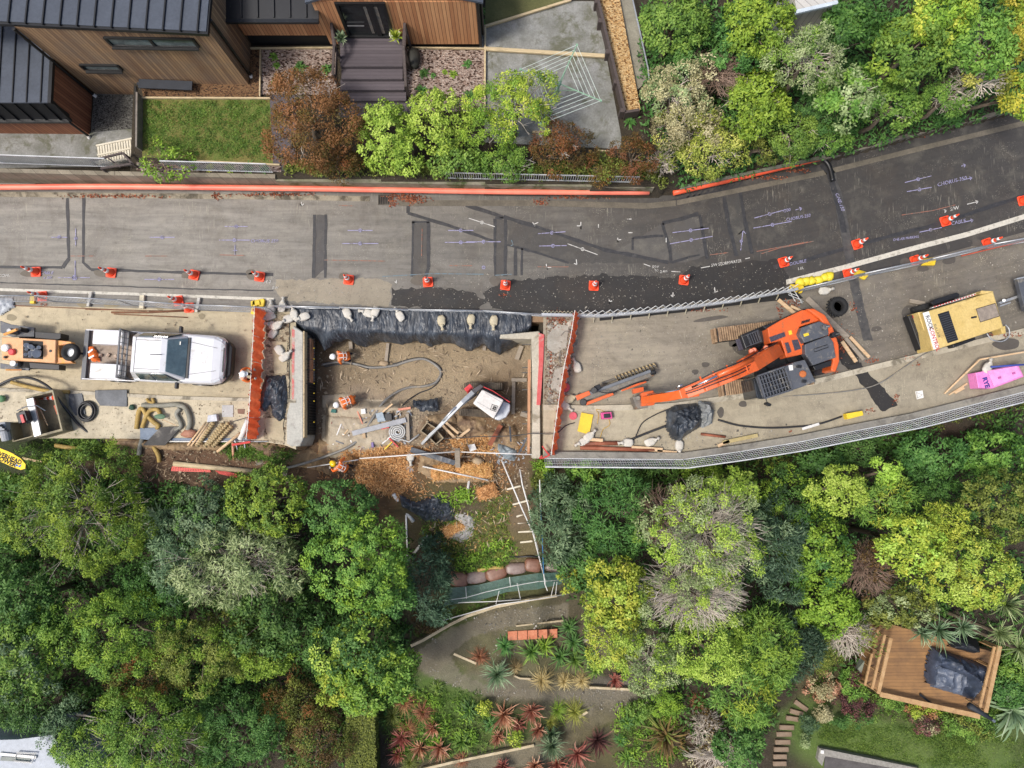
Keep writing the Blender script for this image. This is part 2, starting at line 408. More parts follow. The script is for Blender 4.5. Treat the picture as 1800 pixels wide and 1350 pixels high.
yardr = asphalt('worn_asphalt', 'A69C88', '7A7368', X(1000), X(1450), .7, .6, 'CFC5A6')
strip('pavement', YR, KR, 0, yardr, 70)
SR = [(955, 806), (1200, 808), (1400, 777), (1600, 738), (1800, 692), (2100, 610)]
strip('footpath', KR, SR, .09, asphalt('footpath_concrete', 'B3A88F', '9C937F', X(1000), X(1700), .6, .3, 'D8D0B4'), 60, thick=.2)
kerb_m = M('kerb_concrete', 'B5AC98', var=.15, sc=2, dirt='6E6757', dlo=.5)
def kerb(pts, w_px, z, name='kerb', m=kerb_m, th=.16):
 lo = [(a_, b_+w_px) for a_, b_ in pts]; return strip(name, pts, lo, z, m, 50, thick=th)
kerb([(a_, b_-5) for a_, b_ in KR[:-1]]+[(2100, 495)], 10, .12)
kerb([(a_, b_-4) for a_, b_ in KL], 6, .08)
gutter_m = M('channel_concrete', '8F8672', 'A39A85', sc=1.5, dirt='4C4638', dlo=.48)
GT = [(-300, 331), (0, 337), (500, 342), (650, 345)]; kerb(GT, 9, .014, 'kerb', gutter_m, .01)
kerb([(700, 352), (940, 352), (1140, 357), (1188, 352)], 10, .014, 'kerb', M('channel_dark', '5C564A', '746C5E', sc=1.5), .01)
kerb([(1190, 352), (1445, 300), (1620, 256), (1800, 212), (2000, 155)], 9, .014, 'kerb', M('channel_dark', '5C564A'), .01)
# ------------------------------------------------------------ what is laid or painted on the road (its parts)
def sheet(name, pts, z, mat, parent=road, rag=0., n=1):
 """a thin ragged-edged sheet"""
 if rag:
  out = []
  for i in range(len(pts)):
   p, q = pts[i], pts[(i+1) % len(pts)]; L = math.hypot(q[0]-p[0], q[1]-p[1]); k = max(1, int(L/6))
   for j in range(k): t = j/k; out.append((p[0]+(q[0]-p[0])*t+random.uniform(-rag, rag), p[1]+(q[1]-p[1])*t+random.uniform(-rag, rag)))
  pts = out
 mb = MB(); mb.prism(PL(pts, z), z-.003, z); return mb.build(name, mat, parent)
tar = M('bitumen', '3C3B3C', '29292B', rough=.55, sc=6, bump=.3, dirt='55524E', dsc=3, dlo=.6)
tar2 = M('bitumen_worn', '55534F', '333234', rough=.6, sc=3, bump=.3)
black = asphalt('fresh_asphalt', '302E2C', '262423', X(500), X(1400), .5, .3, '6E685E')
tanp = asphalt('scarified_asphalt', 'A79C87', '7C7467', X(480), X(900), .6, .5)
sheet('asphalt_or_shade_patch', [(486, 493), (600, 490), (660, 489), (688, 498), (686, 540), (560, 532), (500, 530), (484, 512)], .005, tanp, rag=2.5)
sheet('asphalt_or_shade_patch', [(688, 508), (760, 504), (830, 512), (856, 530), (840, 546), (760, 544), (690, 536)], .007, black, rag=3)
sheet('asphalt_or_shade_patch', [(846, 516), (880, 494), (960, 488), (1060, 482), (1180, 490), (1215, 470), (1300, 462), (1372, 455), (1392, 500), (1290, 522), (1160, 542), (1060, 550), (900, 552), (862, 540)], .009, black, rag=3)
sheet('asphalt_or_shade_patch', [(1062, 452), (1120, 420), (1166, 392), (1232, 380), (1240, 450), (1200, 462)], .004, asphalt('old_patch', '5D5A55', '4C4A48', X(1100), X(1300), .3, .6), rag=1)
sheet('asphalt_or_shade_patch', [(556, 378), (574, 378), (574, 470), (553, 488), (551, 420)], .004, asphalt('trench_patch', '5E5C5A', '4A4847', X(400), X(700), .3, .6), rag=1)
old_p = asphalt('worn_dark_patch', '55524E', '454340', X(700), X(1200), .2, .7)
sheet('asphalt_or_shade_patch', [(905, 390), (960, 406), (1060, 440), (1170, 463), (1010, 463), (930, 442), (893, 430), (893, 388)], .0045, old_p, rag=2); sheet('asphalt_or_shade_patch', [(727, 392), (752, 392), (751, 470), (746, 484), (726, 484)], .0045, old_p, rag=1); sheet('asphalt_or_shade_patch', [(872, 386), (887, 386), (887, 484), (872, 484)], .0045, old_p, rag=1); sheet('asphalt_or_shade_patch', [(1276, 348), (1300, 340), (1318, 440), (1294, 446)], .0045, old_p, rag=1)
def tarline(pts, w=4, name='tar_seam', z=.012, m=tar):
 b = MB()
 for i in range(len(pts)-1):
  p, q = pts[i], pts[i+1]; L = math.hypot(q[0]-p[0], q[1]-p[1]); k = max(2, int(L/14)); nx, ny = -(q[1]-p[1])/L, (q[0]-p[0])/L
  a_, c_ = [], []
  for j in range(k+1):
   t = j/k; w1 = w/2*random.uniform(.75, 1.3); x, y = p[0]+(q[0]-p[0])*t+random.uniform(-.5, .5), p[1]+(q[1]-p[1])*t+random.uniform(-.5, .5)
   a_.append((x+nx*w1, y+ny*w1)); c_.append((x-nx*w1, y-ny*w1))
  b.prism(PL(a_+c_[::-1], z+i*.0007), z-.003, z+i*.0007)
 return b.build(name, m, road)
for pts, w in [([(118, 348), (121, 455), (110, 470), (0, 469)], 5), ([(147, 348), (146, 462), (160, 474), (330, 479), (480, 483)], 4.5), ([(0, 497), (200, 503), (340, 508), (480, 511)], 2),
 ([(553, 377), (552, 430), (551, 488)], 5), ([(573, 377), (572, 430), (572, 488)], 4.5), ([(724, 390), (754, 390)], 4), ([(726, 390), (724, 486)], 4), ([(753, 390), (753, 470), (748, 486)], 5.5),
 ([(717, 358), (717, 374), (800, 400), (868, 424)], 5), ([(819, 361), (885, 381), (960, 404), (1060, 438), (1175, 462)], 6), ([(870, 384), (870, 486)], 4.5), ([(889, 384), (888, 486)], 5.5), ([(870, 383), (889, 383)], 4),
 ([(892, 430), (930, 440), (1000, 462)], 4), ([(906, 436), (906, 484)], 5), ([(918, 436), (917, 484)], 4), ([(1164, 392), (1200, 384), (1228, 376)], 6), ([(1164, 392), (1176, 430), (1180, 462)], 7), ([(1230, 378), (1236, 410), (1243, 455)], 5),
 ([(1112, 418), (1166, 414)], 4), ([(1112, 418), (1112, 440)], 4), ([(1272, 346), (1280, 390), (1294, 450)], 6.5), ([(1301, 336), (1310, 390), (1322, 446)], 6.5), ([(1180, 462), (1210, 452), (1230, 448)], 4),
 ([(1360, 470), (1420, 456), (1500, 432), (1640, 396), (1800, 344), (1990, 290)], 6), ([(1500, 470), (1600, 442), (1700, 412), (1800, 378)], 3), ([(1180, 352), (1240, 340), (1300, 330)], 2), ([(1190, 410), (1240, 398)], 2)]:
 tarline(pts, w)
for k_ in range(9): tarline([(1215+k_*11, 340-k_*2.4), (1205+k_*11, 350-k_*2.4)], 2.5)
trench = [(1447, 290), (1460, 305), (1476, 360), (1486, 410), (1496, 470), (1508, 530), (1526, 600)]
sheet('trench_seal', [(x-8, y) for x, y in trench]+[(x+8, y-2) for x, y in trench[::-1]], .014, tar2, rag=1)
sheet('trench_seal', [(x-7, y) for x, y in trench[:4]]+[(x+3, y-2) for x, y in trench[:4][::-1]], .018, tar, rag=1)
# edge line
paint_w = M('line_paint', 'C9C4B6', var=.1, sc=8, dirt='8E897C', dsc=6, dlo=.53, rough=.6)
def ribbon(pts, w, z, m, name, parent=road, thick=.003):
 b = MB(); b.prism(PL([(x, y-w/2) for x, y in pts]+[(x, y+w/2) for x, y in pts[::-1]], z), z-thick, z); return b.build(name, m, parent)
ribbon([(-300, 504), (0, 509), (240, 517), (482, 526)], 5, .019, paint_w, 'edge_line')
ribbon([(1382, 496), (1480, 471), (1600, 438), (1700, 412), (1800, 381), (2000, 322)], 9, .019, paint_w, 'edge_line')
# survey marks and handwriting
lil, wht, redp, bluep = M('spray_lilac', '9693B4', var=.05, bump=0, dirt='6A6668', dsc=9, dlo=.5), M('spray_white', 'C4C2BC', var=.05, bump=0, dirt='75716B', dsc=9, dlo=.52), M('spray_red', '9C6450', var=.1, bump=0, dirt='6E655C', dsc=9, dlo=.45), M('spray_blue', '66808C', var=.1, bump=0, dirt='6A6864', dsc=9, dlo=.46)
def stroke(pts, w=1.6, m=lil, z=.024, name='survey_mark', parent=None):
 b = MB(); q = [P(x, y, z) for x, y in pts]
 for i in range(len(q)-1): b.bar(q[i], q[i+1], w*mpp(0), .003)
 return b.build(name, m, parent or road)
def ring(x, y, r, m=lil, w=1.3):
 stroke([(x+r*math.cos(t*math.pi/5), y+r*math.sin(t*math.pi/5)) for t in range(11)], w, m)
def surv(x, y, L, ang, m=lil, r=2.6):
 c_, s_ = math.cos(R(ang)), -math.sin(R(ang)); stroke([(x-L*c_, y-L*s_), (x+L*c_, y+L*s_)], 1.3, m); ring(x, y, r, m)
for q in [(104, 417, 14, 0), (285, 417, 22, 0), (130, 488, 28, 0), (280, 491, 26, 0), (412, 422, 27, 0), (415, 398, 20, 0), (850, 497-72, 30, 0), (633, 428, 32, 0), (633, 405, 22, 0), (810, 426, 28, 0), (810, 405, 22, 0),
          (970, 409, 24, 4), (972, 432, 24, 1), (1214, 405, 32, 7), (1215, 422, 38, 10), (1353, 376, 28, 15), (1358, 395, 34, 10), (1614, 315, 24, 14), (1616, 333, 22, 10), (1636, 404, 20, 12), (850, 470, 1, 0)]: surv(*q)
surv(1024, 438, 28, -20, wht); surv(847, 391, 24, -18, wht)
stroke([(133, 402), (133, 433)], 1.3); ring(133, 419, 2.4); stroke([(132, 458), (132, 486)], 1.3); ring(131, 488, 4); stroke([(1302, 440), (1306, 405), (1298, 412), (1306, 405), (1311, 411)], 1.4); ring(1303, 424, 2)
stroke([(413, 430), (413, 448)], 1.2); stroke([(409, 440), (417, 440)], 1.2)
for pts in ([(530, 355), (530, 362), (527, 358), (530, 362), (534, 358)], [(936, 390), (942, 400), (939, 394), (946, 391)], [(1021, 390), (1021, 403), (1021, 397), (1014, 397)], [(1086, 418), (1086, 426), (1086, 422), (1092, 421)], [(1171, 418), (1171, 426)], [(960, 464), (962, 474), (961, 470), (969, 470)], [(1013, 456), (1014, 465), (1009, 463)],
   [(1071, 527), (1071, 534), (1071, 530), (1076, 529)], [(1183, 514), (1183, 522), (1179, 519), (1186, 519)], [(1256, 505), (1257, 514), (1252, 515), (1262, 512)], [(1102, 385), (1110, 385)], [(1104, 409), (1112, 409)], [(1052, 400), (1052, 394)], [(697, 492), (697, 498), (694, 495)]): stroke(pts, 1.5, wht)
for pts in ([(570, 457), (676, 459)], [(124, 450), (164, 450)], [(255, 450), (295, 450)], [(386, 448), (430, 449)], [(742, 402), (741, 450)], [(790, 467), (830, 467)], [(945, 469), (1000, 469)], [(595, 361), (622, 362)], [(1248, 448), (1280, 444)], [(1338, 446), (1370, 436), (1430, 424)], [(1585, 378), (1640, 370), (1680, 360)], [(1330, 442), (1420, 425)]): stroke(pts, 1.2, redp)
for pts in ([(672, 486), (760, 481), (850, 482)], [(870, 484), (900, 482)], [(899, 422), (902, 430), (898, 432)]): stroke(pts, 1.4, bluep)
stroke([(1436, 358), (1458, 350), (1452, 350), (1458, 350), (1455, 356)], 1.3, wht) if 0 else None
for (x, y, L, ang, m) in ((1694, 316, 15, 14, lil), (1690, 292, 8, 14, lil), (1700, 359, 20, 14, wht), (1696, 390, 15, 12, lil), (1398, 369, 12, 14, lil), (1660, 371, 4, 14, wht)):
 c_, s_ = math.cos(R(ang)), -math.sin(R(ang)); tx, ty = x+L*c_, y+L*s_
 stroke([(x, y), (tx, ty)], 1.3, m); stroke([(tx-5*math.cos(R(ang-35)), ty+5*math.sin(R(ang-35))), (tx, ty), (tx-5*math.cos(R(ang+35)), ty+5*math.sin(R(ang+35)))], 1.3, m)
stroke([(1232, 471), (1248, 468)], 1.3, wht); stroke([(1310, 455), (1318, 453)], 1.3, wht); stroke([(1132, 464), (1143, 468)], 1.3, wht); stroke([(1180, 477), (1196, 478)], 1.3, wht)
def text3(s, p, h, rz, mat, name, parent=None, z=None, depth=.002, rot=None, align='LEFT', sx=1, shear=0, offset=0.0):
 cu = bpy.data.curves.new(name, 'FONT'); cu.body = s; cu.size = h; cu.extrude = depth; cu.align_x = align; cu.resolution_u = 2; cu.shear = shear; cu.offset = offset
 t = bpy.data.objects.new(name, cu); COL.objects.link(t); dg = bpy.context.evaluated_depsgraph_get(); me = bpy.data.meshes.new_from_object(t.evaluated_get(dg))
 bpy.data.objects.remove(t)
 me.transform(Matrix.Translation(Vector(p)) @ (rot.to_4x4() if rot is not None else Matrix.Rotation(rz, 4, 'Z')) @ Matrix.Diagonal((sx, 1, 1, 1)))
 me.name = name
 return link(name, me, mat, parent)
def rtext(s, x, y, hp, ang, m=lil, sx=1., shear=.2):
 text3(s, P(x, y, .023), hp*mpp(0)*1.35, R(ang), m, 'survey_text', road, sx=sx, shear=shear)
rtext('CHORUS 250', 440, 426, 6, 0, sx=1.05); rtext('COM-', -4, 487, 6, 0, wht); rtext('CABLE', 70, 482, 6, 0); rtext('x 200', 76, 490, 5, 0); rtext('14.0', 462, 498, 6, 0, wht); rtext('BW', 478, 508, 5, 0, wht)
rtext('CHORUS-250', 1382, 389, 6, 11, sx=.95); rtext('-200', 1376, 374, 6, 14); rtext('CHORUS-350', 1648, 328, 7, 14); rtext('S/W', 1670, 371, 7, 12, wht); rtext('CABLE', 1672, 396, 7, 12)
rtext('S/W STORMWATER', 1250, 469, 5.5, 9, wht, .85); rtext('S/W', 1146, 471, 5, 0, wht); rtext('TO', 1150, 477, 4, 0, wht); rtext('2.4m', 1160, 480, 5, 8, wht); rtext('2.5kPa', 1092, 0, 1, 0) if 0 else None
rtext('DOUBLE', 1388, 467, 6, 12); rtext('1.0L', 1402, 475, 5, 12, wht); rtext('ONE-AIR MARKING', 1570, 424, 5, 8, lil, .8)
rtext('ONE-150', 1468, 340, 6.5, -72, lil)
# ============================================================ THE CEDAR HOUSE
def boards(name, h1, h2, vert=True, pitch=.14, gap=.12, tones=.5, dirt=None, rough=.75, axis=None):
 """boards running up the wall (object x or y across) with a dark joint between"""
 a = N(name); v = a.obj(); sx = a.n('SeparateXYZ'); a.l(v, sx.inputs[0])
 if axis is None: u = a.math('ADD', sx.outputs[0], sx.outputs[1])
 else: u = sx.outputs[axis]
 u = a.math('DIVIDE', u, pitch); fr = a.math('FRACT', u); idx = a.math('FLOOR', u)
 cb = a.n('CombineXYZ'); a.l(idx, cb.inputs[0]); wn = a.n('TexWhiteNoise'); wn.noise_dimensions = '1D'; a.l(idx, wn.inputs['W'])
 g = a.n('Mapping'); g.inputs['Scale'].default_value = (6, 6, .7) if axis is None else ((.7, 6, 6) if axis == 1 else (6, .7, 6)); a.l(v, g.inputs[0])
 gr = a.noise(3, g.outputs[0], 5, .7)
 f = a.math('ADD', a.math('MULTIPLY', wn.outputs['Value'], tones), a.math('MULTIPLY', gr, 1-tones))
 c = a.mix(a.ramp(f, .2, .8), lin(h1), lin(h2))
 if dirt: c = a.mix(a.ramp(a.noise(.8, v, 6, .7), .45, .7, 0, .7), c, lin(dirt))
 j = a.math('LESS_THAN', fr, gap); c = a.mix(a.math('MULTIPLY', j, .8), c, (.012, .008, .006))
 a.set(c, rough); a.bump(a.math('SUBTRACT', gr, a.math('MULTIPLY', j, 2)), .3, .01); return a.m
ced_grey = boards('cedar_weathered', '70543F', 'A3835F', pitch=.115, dirt='77695C'); ced_warm = boards('cedar_warm', 'A26A45', 'D09A6C', pitch=.13)
ced_red = boards('cedar_red', '7E4C35', '9F6A4A', pitch=.12);
def seamroof(name, h, pitch, rough=.35):
 return M(name, h, var=.1, sc=1.2, rough=.55, bump=.05, dirt='7B838F', dsc=5, dlo=.66, spec=.3)
roof_l = seamroof('roof_steel', '4C525C', .5); roof_d = M('roof_black', '16181B', var=.15, rough=.4, dirt='4A4F48', dsc=6, dlo=.64, bump=.05)
blk = M('black_trim', '141517', var=.1, rough=.45, bump=0); glass = M('window_glass', '3A4648', '6C7A78', rough=.08, sc=1.5, bump=0)
white_t = M('white_trim', 'D8D6D0', var=.05, bump=0)
house = thing('house', 'cedar clad house with dark standing seam roofs and glazed front door', 'house', P(300, 60, 1.1))
A0, A1 = P(168, 165, .2), P(438, 150, 1.1)                        # south wall of the tall wing
EZ = 4.85; back = Vector((0, 9, 0))
b = MB(); b.prism([(A0.x, A0.y), (A1.x, A1.y), (A1.x+.15, A1.y+9), (A0.x, A0.y+9)], .1, EZ-.12); wa = b.build('wall', ced_grey, house)
B0, B1 = P(20, 233, .2), P(157, 236, .2)
b = MB(); b.prism([(B0.x-4, B0.y), (B1.x, B1.y), (B1.x+.05, A0.y+2), (B0.x-4, A0.y+2)], .1, 1.5); b.build('wall', ced_red, house)
b = MB(); b.prism([(B0.x-4, B0.y+.16), (B1.x-.002, B1.y+.16), (B1.x+.05, A0.y+2), (B0.x-4, A0.y+2)], 1.5, 2.62); b.build('wall', ced_red, house)
# steep black cladding + gutter, then the flat grey roof of the low wing
b = MB(); x0, x1, y0, y1 = B0.x-4, B1.x+.03, B1.y-.03, B1.y+.2
b.hexa([(x0, y0, 1.5), (x1, y0, 1.5), (x1, y1, 1.5), (x0, y1, 1.5)], [(x0, y0+.17, 2.66), (x1, y0+.17, 2.66), (x1, y1+.02, 2.66), (x0, y1+.02, 2.66)])
k = x1-.3
while k > x0: b.bar((k, y0-.012, 1.55), (k, y0+.15, 2.64), .035, .05); k -= .52
b.bar((x0, y0-.05, 1.5), (x1+.02, y0-.05, 1.5), .12, .1); b.build('roof', roof_d, house)
b = MB(); b.box(((x0+x1)/2, (y1+A0.y+1.9)/2+.1, 2.69), (x1-x0+.1, A0.y+1.9-y1+.5, .07)); rf = b.build('roof', roof_l, house)
b = MB(); b.box((x1+.07, (y1+A0.y+1.9)/2+.1, 2.7), (.12, A0.y+1.9-y1+.56, .14)); b.bar((x1+.06, y0-.03, 1.5), (x1+.06, y0+.18, 2.7), .1, .1); b.cyl((x1-.02, B1.y-.1, 1.45), (x1-.02, B1.y-.1, .3), .045); b.build('gutter', blk, house)
b = MB(); k = x1-.25
while k > x0: b.box((k, (y1+A0.y+1.9)/2+.1, 2.745), (.035, A0.y+1.9-y1+.5, .045)); k -= .5
b.build('roof_seam', blk, house)
for q0_, q1_ in (((x1-.02, B1.y-.1, .3), (x1-.02, B1.y-.16, .2)), ((A1.x+.08, A1.y+.35, 1.22), (A1.x+.08, A1.y+.3, 1.12)), ((A0.x-.02, A0.y-.08, .32), (A0.x+.05, A0.y-.13, .22))): b = MB(); b.cyl(q0_, q1_, .06); b.build('pipe_end', white_t, house)
# tall wing roof
C0, C1 = P(0, 42, EZ), P(365, 60, EZ); d = (C1-C0).normalized(); C0 = C0-d*3; per = Vector((-d.y, d.x, 0))
b = MB(); b.prism([C0, C1, C1+per*9, C0+per*9], EZ-.14, EZ); b.build('fascia', blk, house)
b = MB(); q0, q1 = C0+per*.08, C1+per*.08-d*.05; b.prism([q0, q1, q1+per*8.9, q0+per*8.9], EZ, EZ+.03); b.build('roof', roof_l, house)
b = MB(); L = (C1-C0).length; k = .32
while k < L: s0 = C1-d*k+Vector((0, 0, EZ*0+.055)); b.bar(s0+per*.02, s0+per*8.8, .045, .06); k += .56
b.build('roof_seam', blk, house)
def wallwin(name, pa, pb, za, zb, wall_y, mull=0):
 """a framed window on the tall south wall; pa/pb: 0..1 along the wall"""
 dd = (A1-A0); dd.z = 0; n = Vector((dd.y, -dd.x, 0)).normalized(); a0, a1 = A0+dd*pa, A0+dd*pb
 f = MB();
 for zz in (za, zb): f.bar((a0.x+n.x*.03, a0.y+n.y*.03, zz), (a1.x+n.x*.03, a1.y+n.y*.03, zz), .09, .07)
 for q in [a0, a1]+([a0.lerp(a1, .5)] if mull else []): f.bar((q.x+n.x*.032, q.y+n.y*.032, za), (q.x+n.x*.032, q.y+n.y*.032, zb), .09, .07)
 f.bar((a0.x+n.x*.09, a0.y+n.y*.09, za-.03), (a1.x+n.x*.09, a1.y+n.y*.09, za-.03), .14, .04)
 w = f.build('window', blk, house)
 g = MB(); g.bar((a0.x+n.x*.01, a0.y+n.y*.01, (za+zb)/2), (a1.x+n.x*.01, a1.y+n.y*.01, (za+zb)/2), .025, zb-za-.06); g.build('pane', glass, w)
wallwin('w', .42, .885, 3.78, 4.25, 0, 1); wallwin('w', .12, .33, 2.12, 2.45, 0)
b = MB(); b.bar(P(244, 147, 1.45), P(338, 151, 1.45), .34, .06); b.bar(P(244, 150, 1.2), P(338, 154, 1.2), .1, .3); b.build('canopy', M('charcoal_panel', '2B3038', rough=.5), house)
for q0_, q1_ in (((A1.x+.08, A1.y+.35, EZ-.1), (A1.x+.08, A1.y+.35, 1.2)), ((A0.x-.02, A0.y-.08, EZ-.1), (A0.x-.02, A0.y-.08, .3))): b = MB(); b.cyl(q0_, q1_, .05); b.build('downpipe', blk, house)
# low black-roofed link and the entry wing
Dy = P(500, 84, 1.1).y; Lx, Mx, Rx = A1.x+.1, P(584, 84, 1.1).x, P(843, 84, 1.1).x
b = MB(); b.prism([(Lx, Dy+.02), (Mx, Dy+.02), (Mx, Dy+8), (Lx, Dy+8)], 1.9, 3.4); b.build('wall', ced_warm, house)
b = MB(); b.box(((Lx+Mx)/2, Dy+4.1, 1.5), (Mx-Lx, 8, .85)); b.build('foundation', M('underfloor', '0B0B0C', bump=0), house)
b = MB(); z0, z1 = 3.42, 4.6; b.hexa([(Lx-.1, Dy-.3, z0-.08), (Mx+.12, Dy-.3, z0-.08), (Mx+.12, Dy+8, z1-.08), (Lx-.1, Dy+8, z1-.08)], [(Lx-.1, Dy-.3, z0), (Mx+.12, Dy-.3, z0), (Mx+.12, Dy+8, z1), (Lx-.1, Dy+8, z1)])
b.bar((Lx-.1, Dy-.36, z0-.03), (Mx+.12, Dy-.36, z0-.03), .13, .11); k = Mx-.3
while k > Lx: b.bar((k, Dy-.25, z0+.04), (k, Dy+8, z1+.04), .04, .06); k -= .56
b.build('roof', roof_d, house)
b = MB(); b.prism([(Mx, Dy), (Rx, Dy), (Rx, Dy+8), (Mx, Dy+8)], 1.35, 3.95); b.build('wall', ced_warm, house)
b = MB(); b.box((Rx+.05, Dy+4, 2.6), (.1, 8.1, 2.7)); b.box(((Mx+Rx)/2+1, Dy+4, 1.24), (Rx-Mx-2, 7.9, .2)); b.cyl((Rx+.16, Dy+.3, 3.8), (Rx+.16, Dy+.3, 1.5), .05); b.build('corner_board', blk, house)
# gabled roof over the entry wing: eave on the right, ridge rising leftward
ex, rx_ = Rx+.25, (Mx+Rx)/2-.3
b = MB(); b.hexa([(rx_, Dy-.05, 5.0), (ex, Dy-.05, 3.88), (ex, Dy+8, 3.88), (rx_, Dy+8, 5.0)], [(rx_, Dy-.05, 5.1), (ex, Dy-.05, 3.98), (ex, Dy+8, 3.98), (rx_, Dy+8, 5.1)])
b.hexa([(Mx-.2, Dy-.05, 3.88), (rx_, Dy-.05, 5.0), (rx_, Dy+8, 5.0), (Mx-.2, Dy+8, 3.88)], [(Mx-.2, Dy-.05, 3.98), (rx_, Dy-.05, 5.1), (rx_, Dy+8, 5.1), (Mx-.2, Dy+8, 3.98)])
b.build('roof', roof_l, house)
b = MB(); b.hexa([(Mx, Dy+.02, 3.9), (Rx, Dy+.02, 3.9), (Rx, Dy+.4, 3.9), (Mx, Dy+.4, 3.9)], [(rx_-.1, Dy+.02, 4.98), (rx_+.1, Dy+.02, 4.98), (rx_+.1, Dy+.4, 4.98), (rx_-.1, Dy+.4, 4.98)]); b.build('gable', ced_warm, house)
# glazed double door
dx0, dx1 = P(612, 62, 1.9).x, P(694, 62, 1.9).x; dz0, dz1 = 1.93, 3.9
f = MB(); f.box((dx0+.05, Dy-.03, (dz0+dz1)/2), (.1, .08, dz1-dz0)); f.box((dx1-.05, Dy-.03, (dz0+dz1)/2), (.1, .08, dz1-dz0)); f.box(((dx0+dx1)/2+.35, Dy-.03, (dz0+dz1)/2), (.14, .082, dz1-dz0))
f.box(((dx0+dx1)/2, Dy-.03, dz1), (dx1-dx0, .084, .1)); f.box(((dx0+dx1)/2, Dy-.05, dz0+.03), (dx1-dx0, .12, .07)); dr = f.build('door', blk, house)
f = MB(); f.box(((dx0+dx1)/2, Dy-.012, (dz0+dz1)/2), (dx1-dx0-.1, .02, dz1-dz0-.1)); f.build('pane', M('door_glass', '0F1315', '262B2C', rough=.06, bump=0), dr)
f = MB(); f.box((dx1-.42, Dy-.03, (dz0+dz1)/2), (.22, .014, 1.6)); f.box(((dx0+dx1)/2+.12, Dy-.03, (dz0+dz1)/2), (.1, .014, 1.6)); f.build('pane', M('door_glass_pale', '5A5C5A', '8A7B6C', rough=.1, bump=0), dr)
f = MB(); f.bar((dx0+.15, Dy-.09, dz0+.75), (dx0+.75, Dy-.09, dz0+.75), .03, .03); f.build('handle', M('steel', 'A6A8AA', rough=.3, metal=.8, bump=0), dr)
# ------------------------------------------------------------ surfaces of the upper garden
def area(name, pts, z, m, th=.03, lab=None):
 b = MB(); b.prism(PL(pts, z), z-th, z); return tag(b.build(name, m), kind='structure')
chips = lambda nm, h1, h2, h3, sc: chipmat(nm, h1, h2, h3, sc)
def chipmat(nm, h1, h2, h3, sc=16, bmp=1.0):
 a = N(nm); v = a.obj((1, 1.7, 1)); vo = a.n('TexVoronoi'); vo.inputs['Scale'].default_value = sc; a.l(v, vo.inputs['Vector']); se = a.n('SeparateColor'); a.l(vo.outputs['Color'], se.inputs[0])
 c = a.mix(a.ramp(se.outputs[0], 0, 1), lin(h1), lin(h2)); c = a.mix(a.ramp(se.outputs[1], .72, .8), c, lin(h3))
 v2 = a.noise(sc*2.2, v, 5, .8); c = a.mix(a.ramp(v2, .35, .55, .75, 0), c, (.02, .014, .01))
 c = a.mix(a.ramp(a.noise(1.1, v, 5, .7), .5, .7, 0, .4), c, a.mix(.5, c, (.03, .02, .015)))
 a.set(c, .9); a.bump(a.math('ADD', vo.outputs['Distance'], v2), bmp, .03); return a.m
bark = chipmat('bark_mulch', '8B7264', 'C9B8AB', '4A3428', 13); barkd = chipmat('bark_dark', '6E4C30', '93714C', '3C2819', 18)
woodchip = chipmat('wood_chips', 'C99B5E', 'EBCB95', '8B6234', 15)
grit = M('garden_gravel', '77776F', '9A9A96', sc=1.6, bump=.9, bsc=70, dirt='5F5F4E', dlo=.52, rough=.9)
gritd = chipmat('dark_gravel', '4A4A46', '86857E', '2A2A26', 22)
lawnm = N('lawn'); v = lawnm.obj(); c = lawnm.mix(lawnm.ramp(lawnm.noise(1.4, v, 6, .7), .35, .62), lin('668034'), lin('8C8248')); c = lawnm.mix(lawnm.ramp(lawnm.noise(30, v, 4, .8), .35, .6, .7, 0), c, lin('2C3A16')); lawnm.set(c, .95); lawnm.bump(lawnm.noise(70, v, 3, .8), 1, .03); lawnm = lawnm.m
area('lawn', [(252, 172), (474, 172), (480, 288), (250, 276)], 1.13, lawnm)
area('path', [(474, 166), (520, 166), (520, 300), (478, 300)], 1.125, M('dark_decking', '4A4448', '5D565B', sc=2))
area('mulch_bed', [(247, 148), (458, 146), (458, 172), (252, 172)], 1.14, barkd); area('mulch_bed', [(458, 84), (592, 84), (592, 166), (458, 166)], 1.14, bark)
area('mulch_bed', [(438, 86), (458, 86), (458, 146), (438, 146)], 1.14, barkd)
area('mulch_bed', [(712, 84), (852, 84), (852, 196), (712, 196)], 1.14, bark); area('mulch_bed', [(240, 285), (494, 292), (494, 302), (240, 300)], 1.14, bark)
area('gravel_yard', [(852, 45), (1000, 2), (1048, 2), (1092, 240), (1092, 262), (852, 250)], 1.12, grit); area('gravel_yard', [(-60, 228), (160, 232), (165, 165), (243, 165), (243, 292), (-60, 296)], .2, grit)
area('gravel_strip', [(164, 166), (240, 166), (240, 225), (162, 232)], .22, gritd); area('gravel_strip', [(843, 45), (854, 45), (854, 84), (843, 84)], 1.15, M('river_stones', 'B8B8B4', '3A3A38', sc=14, bump=1, bsc=14))
area('lawn', [(855, -40), (1010, -40), (1000, 2), (852, 46)], 1.13, M('mossy_lawn', '585A34', '6B6A42', sc=2, bump=1, bsc=60, rough=.95))
area('wood_chip_bed', [(1046, -20), (1086, -20), (1126, 192), (1096, 200)], 1.36, woodchip, .3); area('path', [(1086, -20), (1108, -20), (1140, 140), (1118, 160)], 1.18, M('mossy_path', '7D7768', '94907F', sc=2, bump=.5))
timber = M('edging_timber', 'C6B28C', var=.15, sc=4, stretch=(1, 6, 6), bump=.2, dirt='8A7A5C');
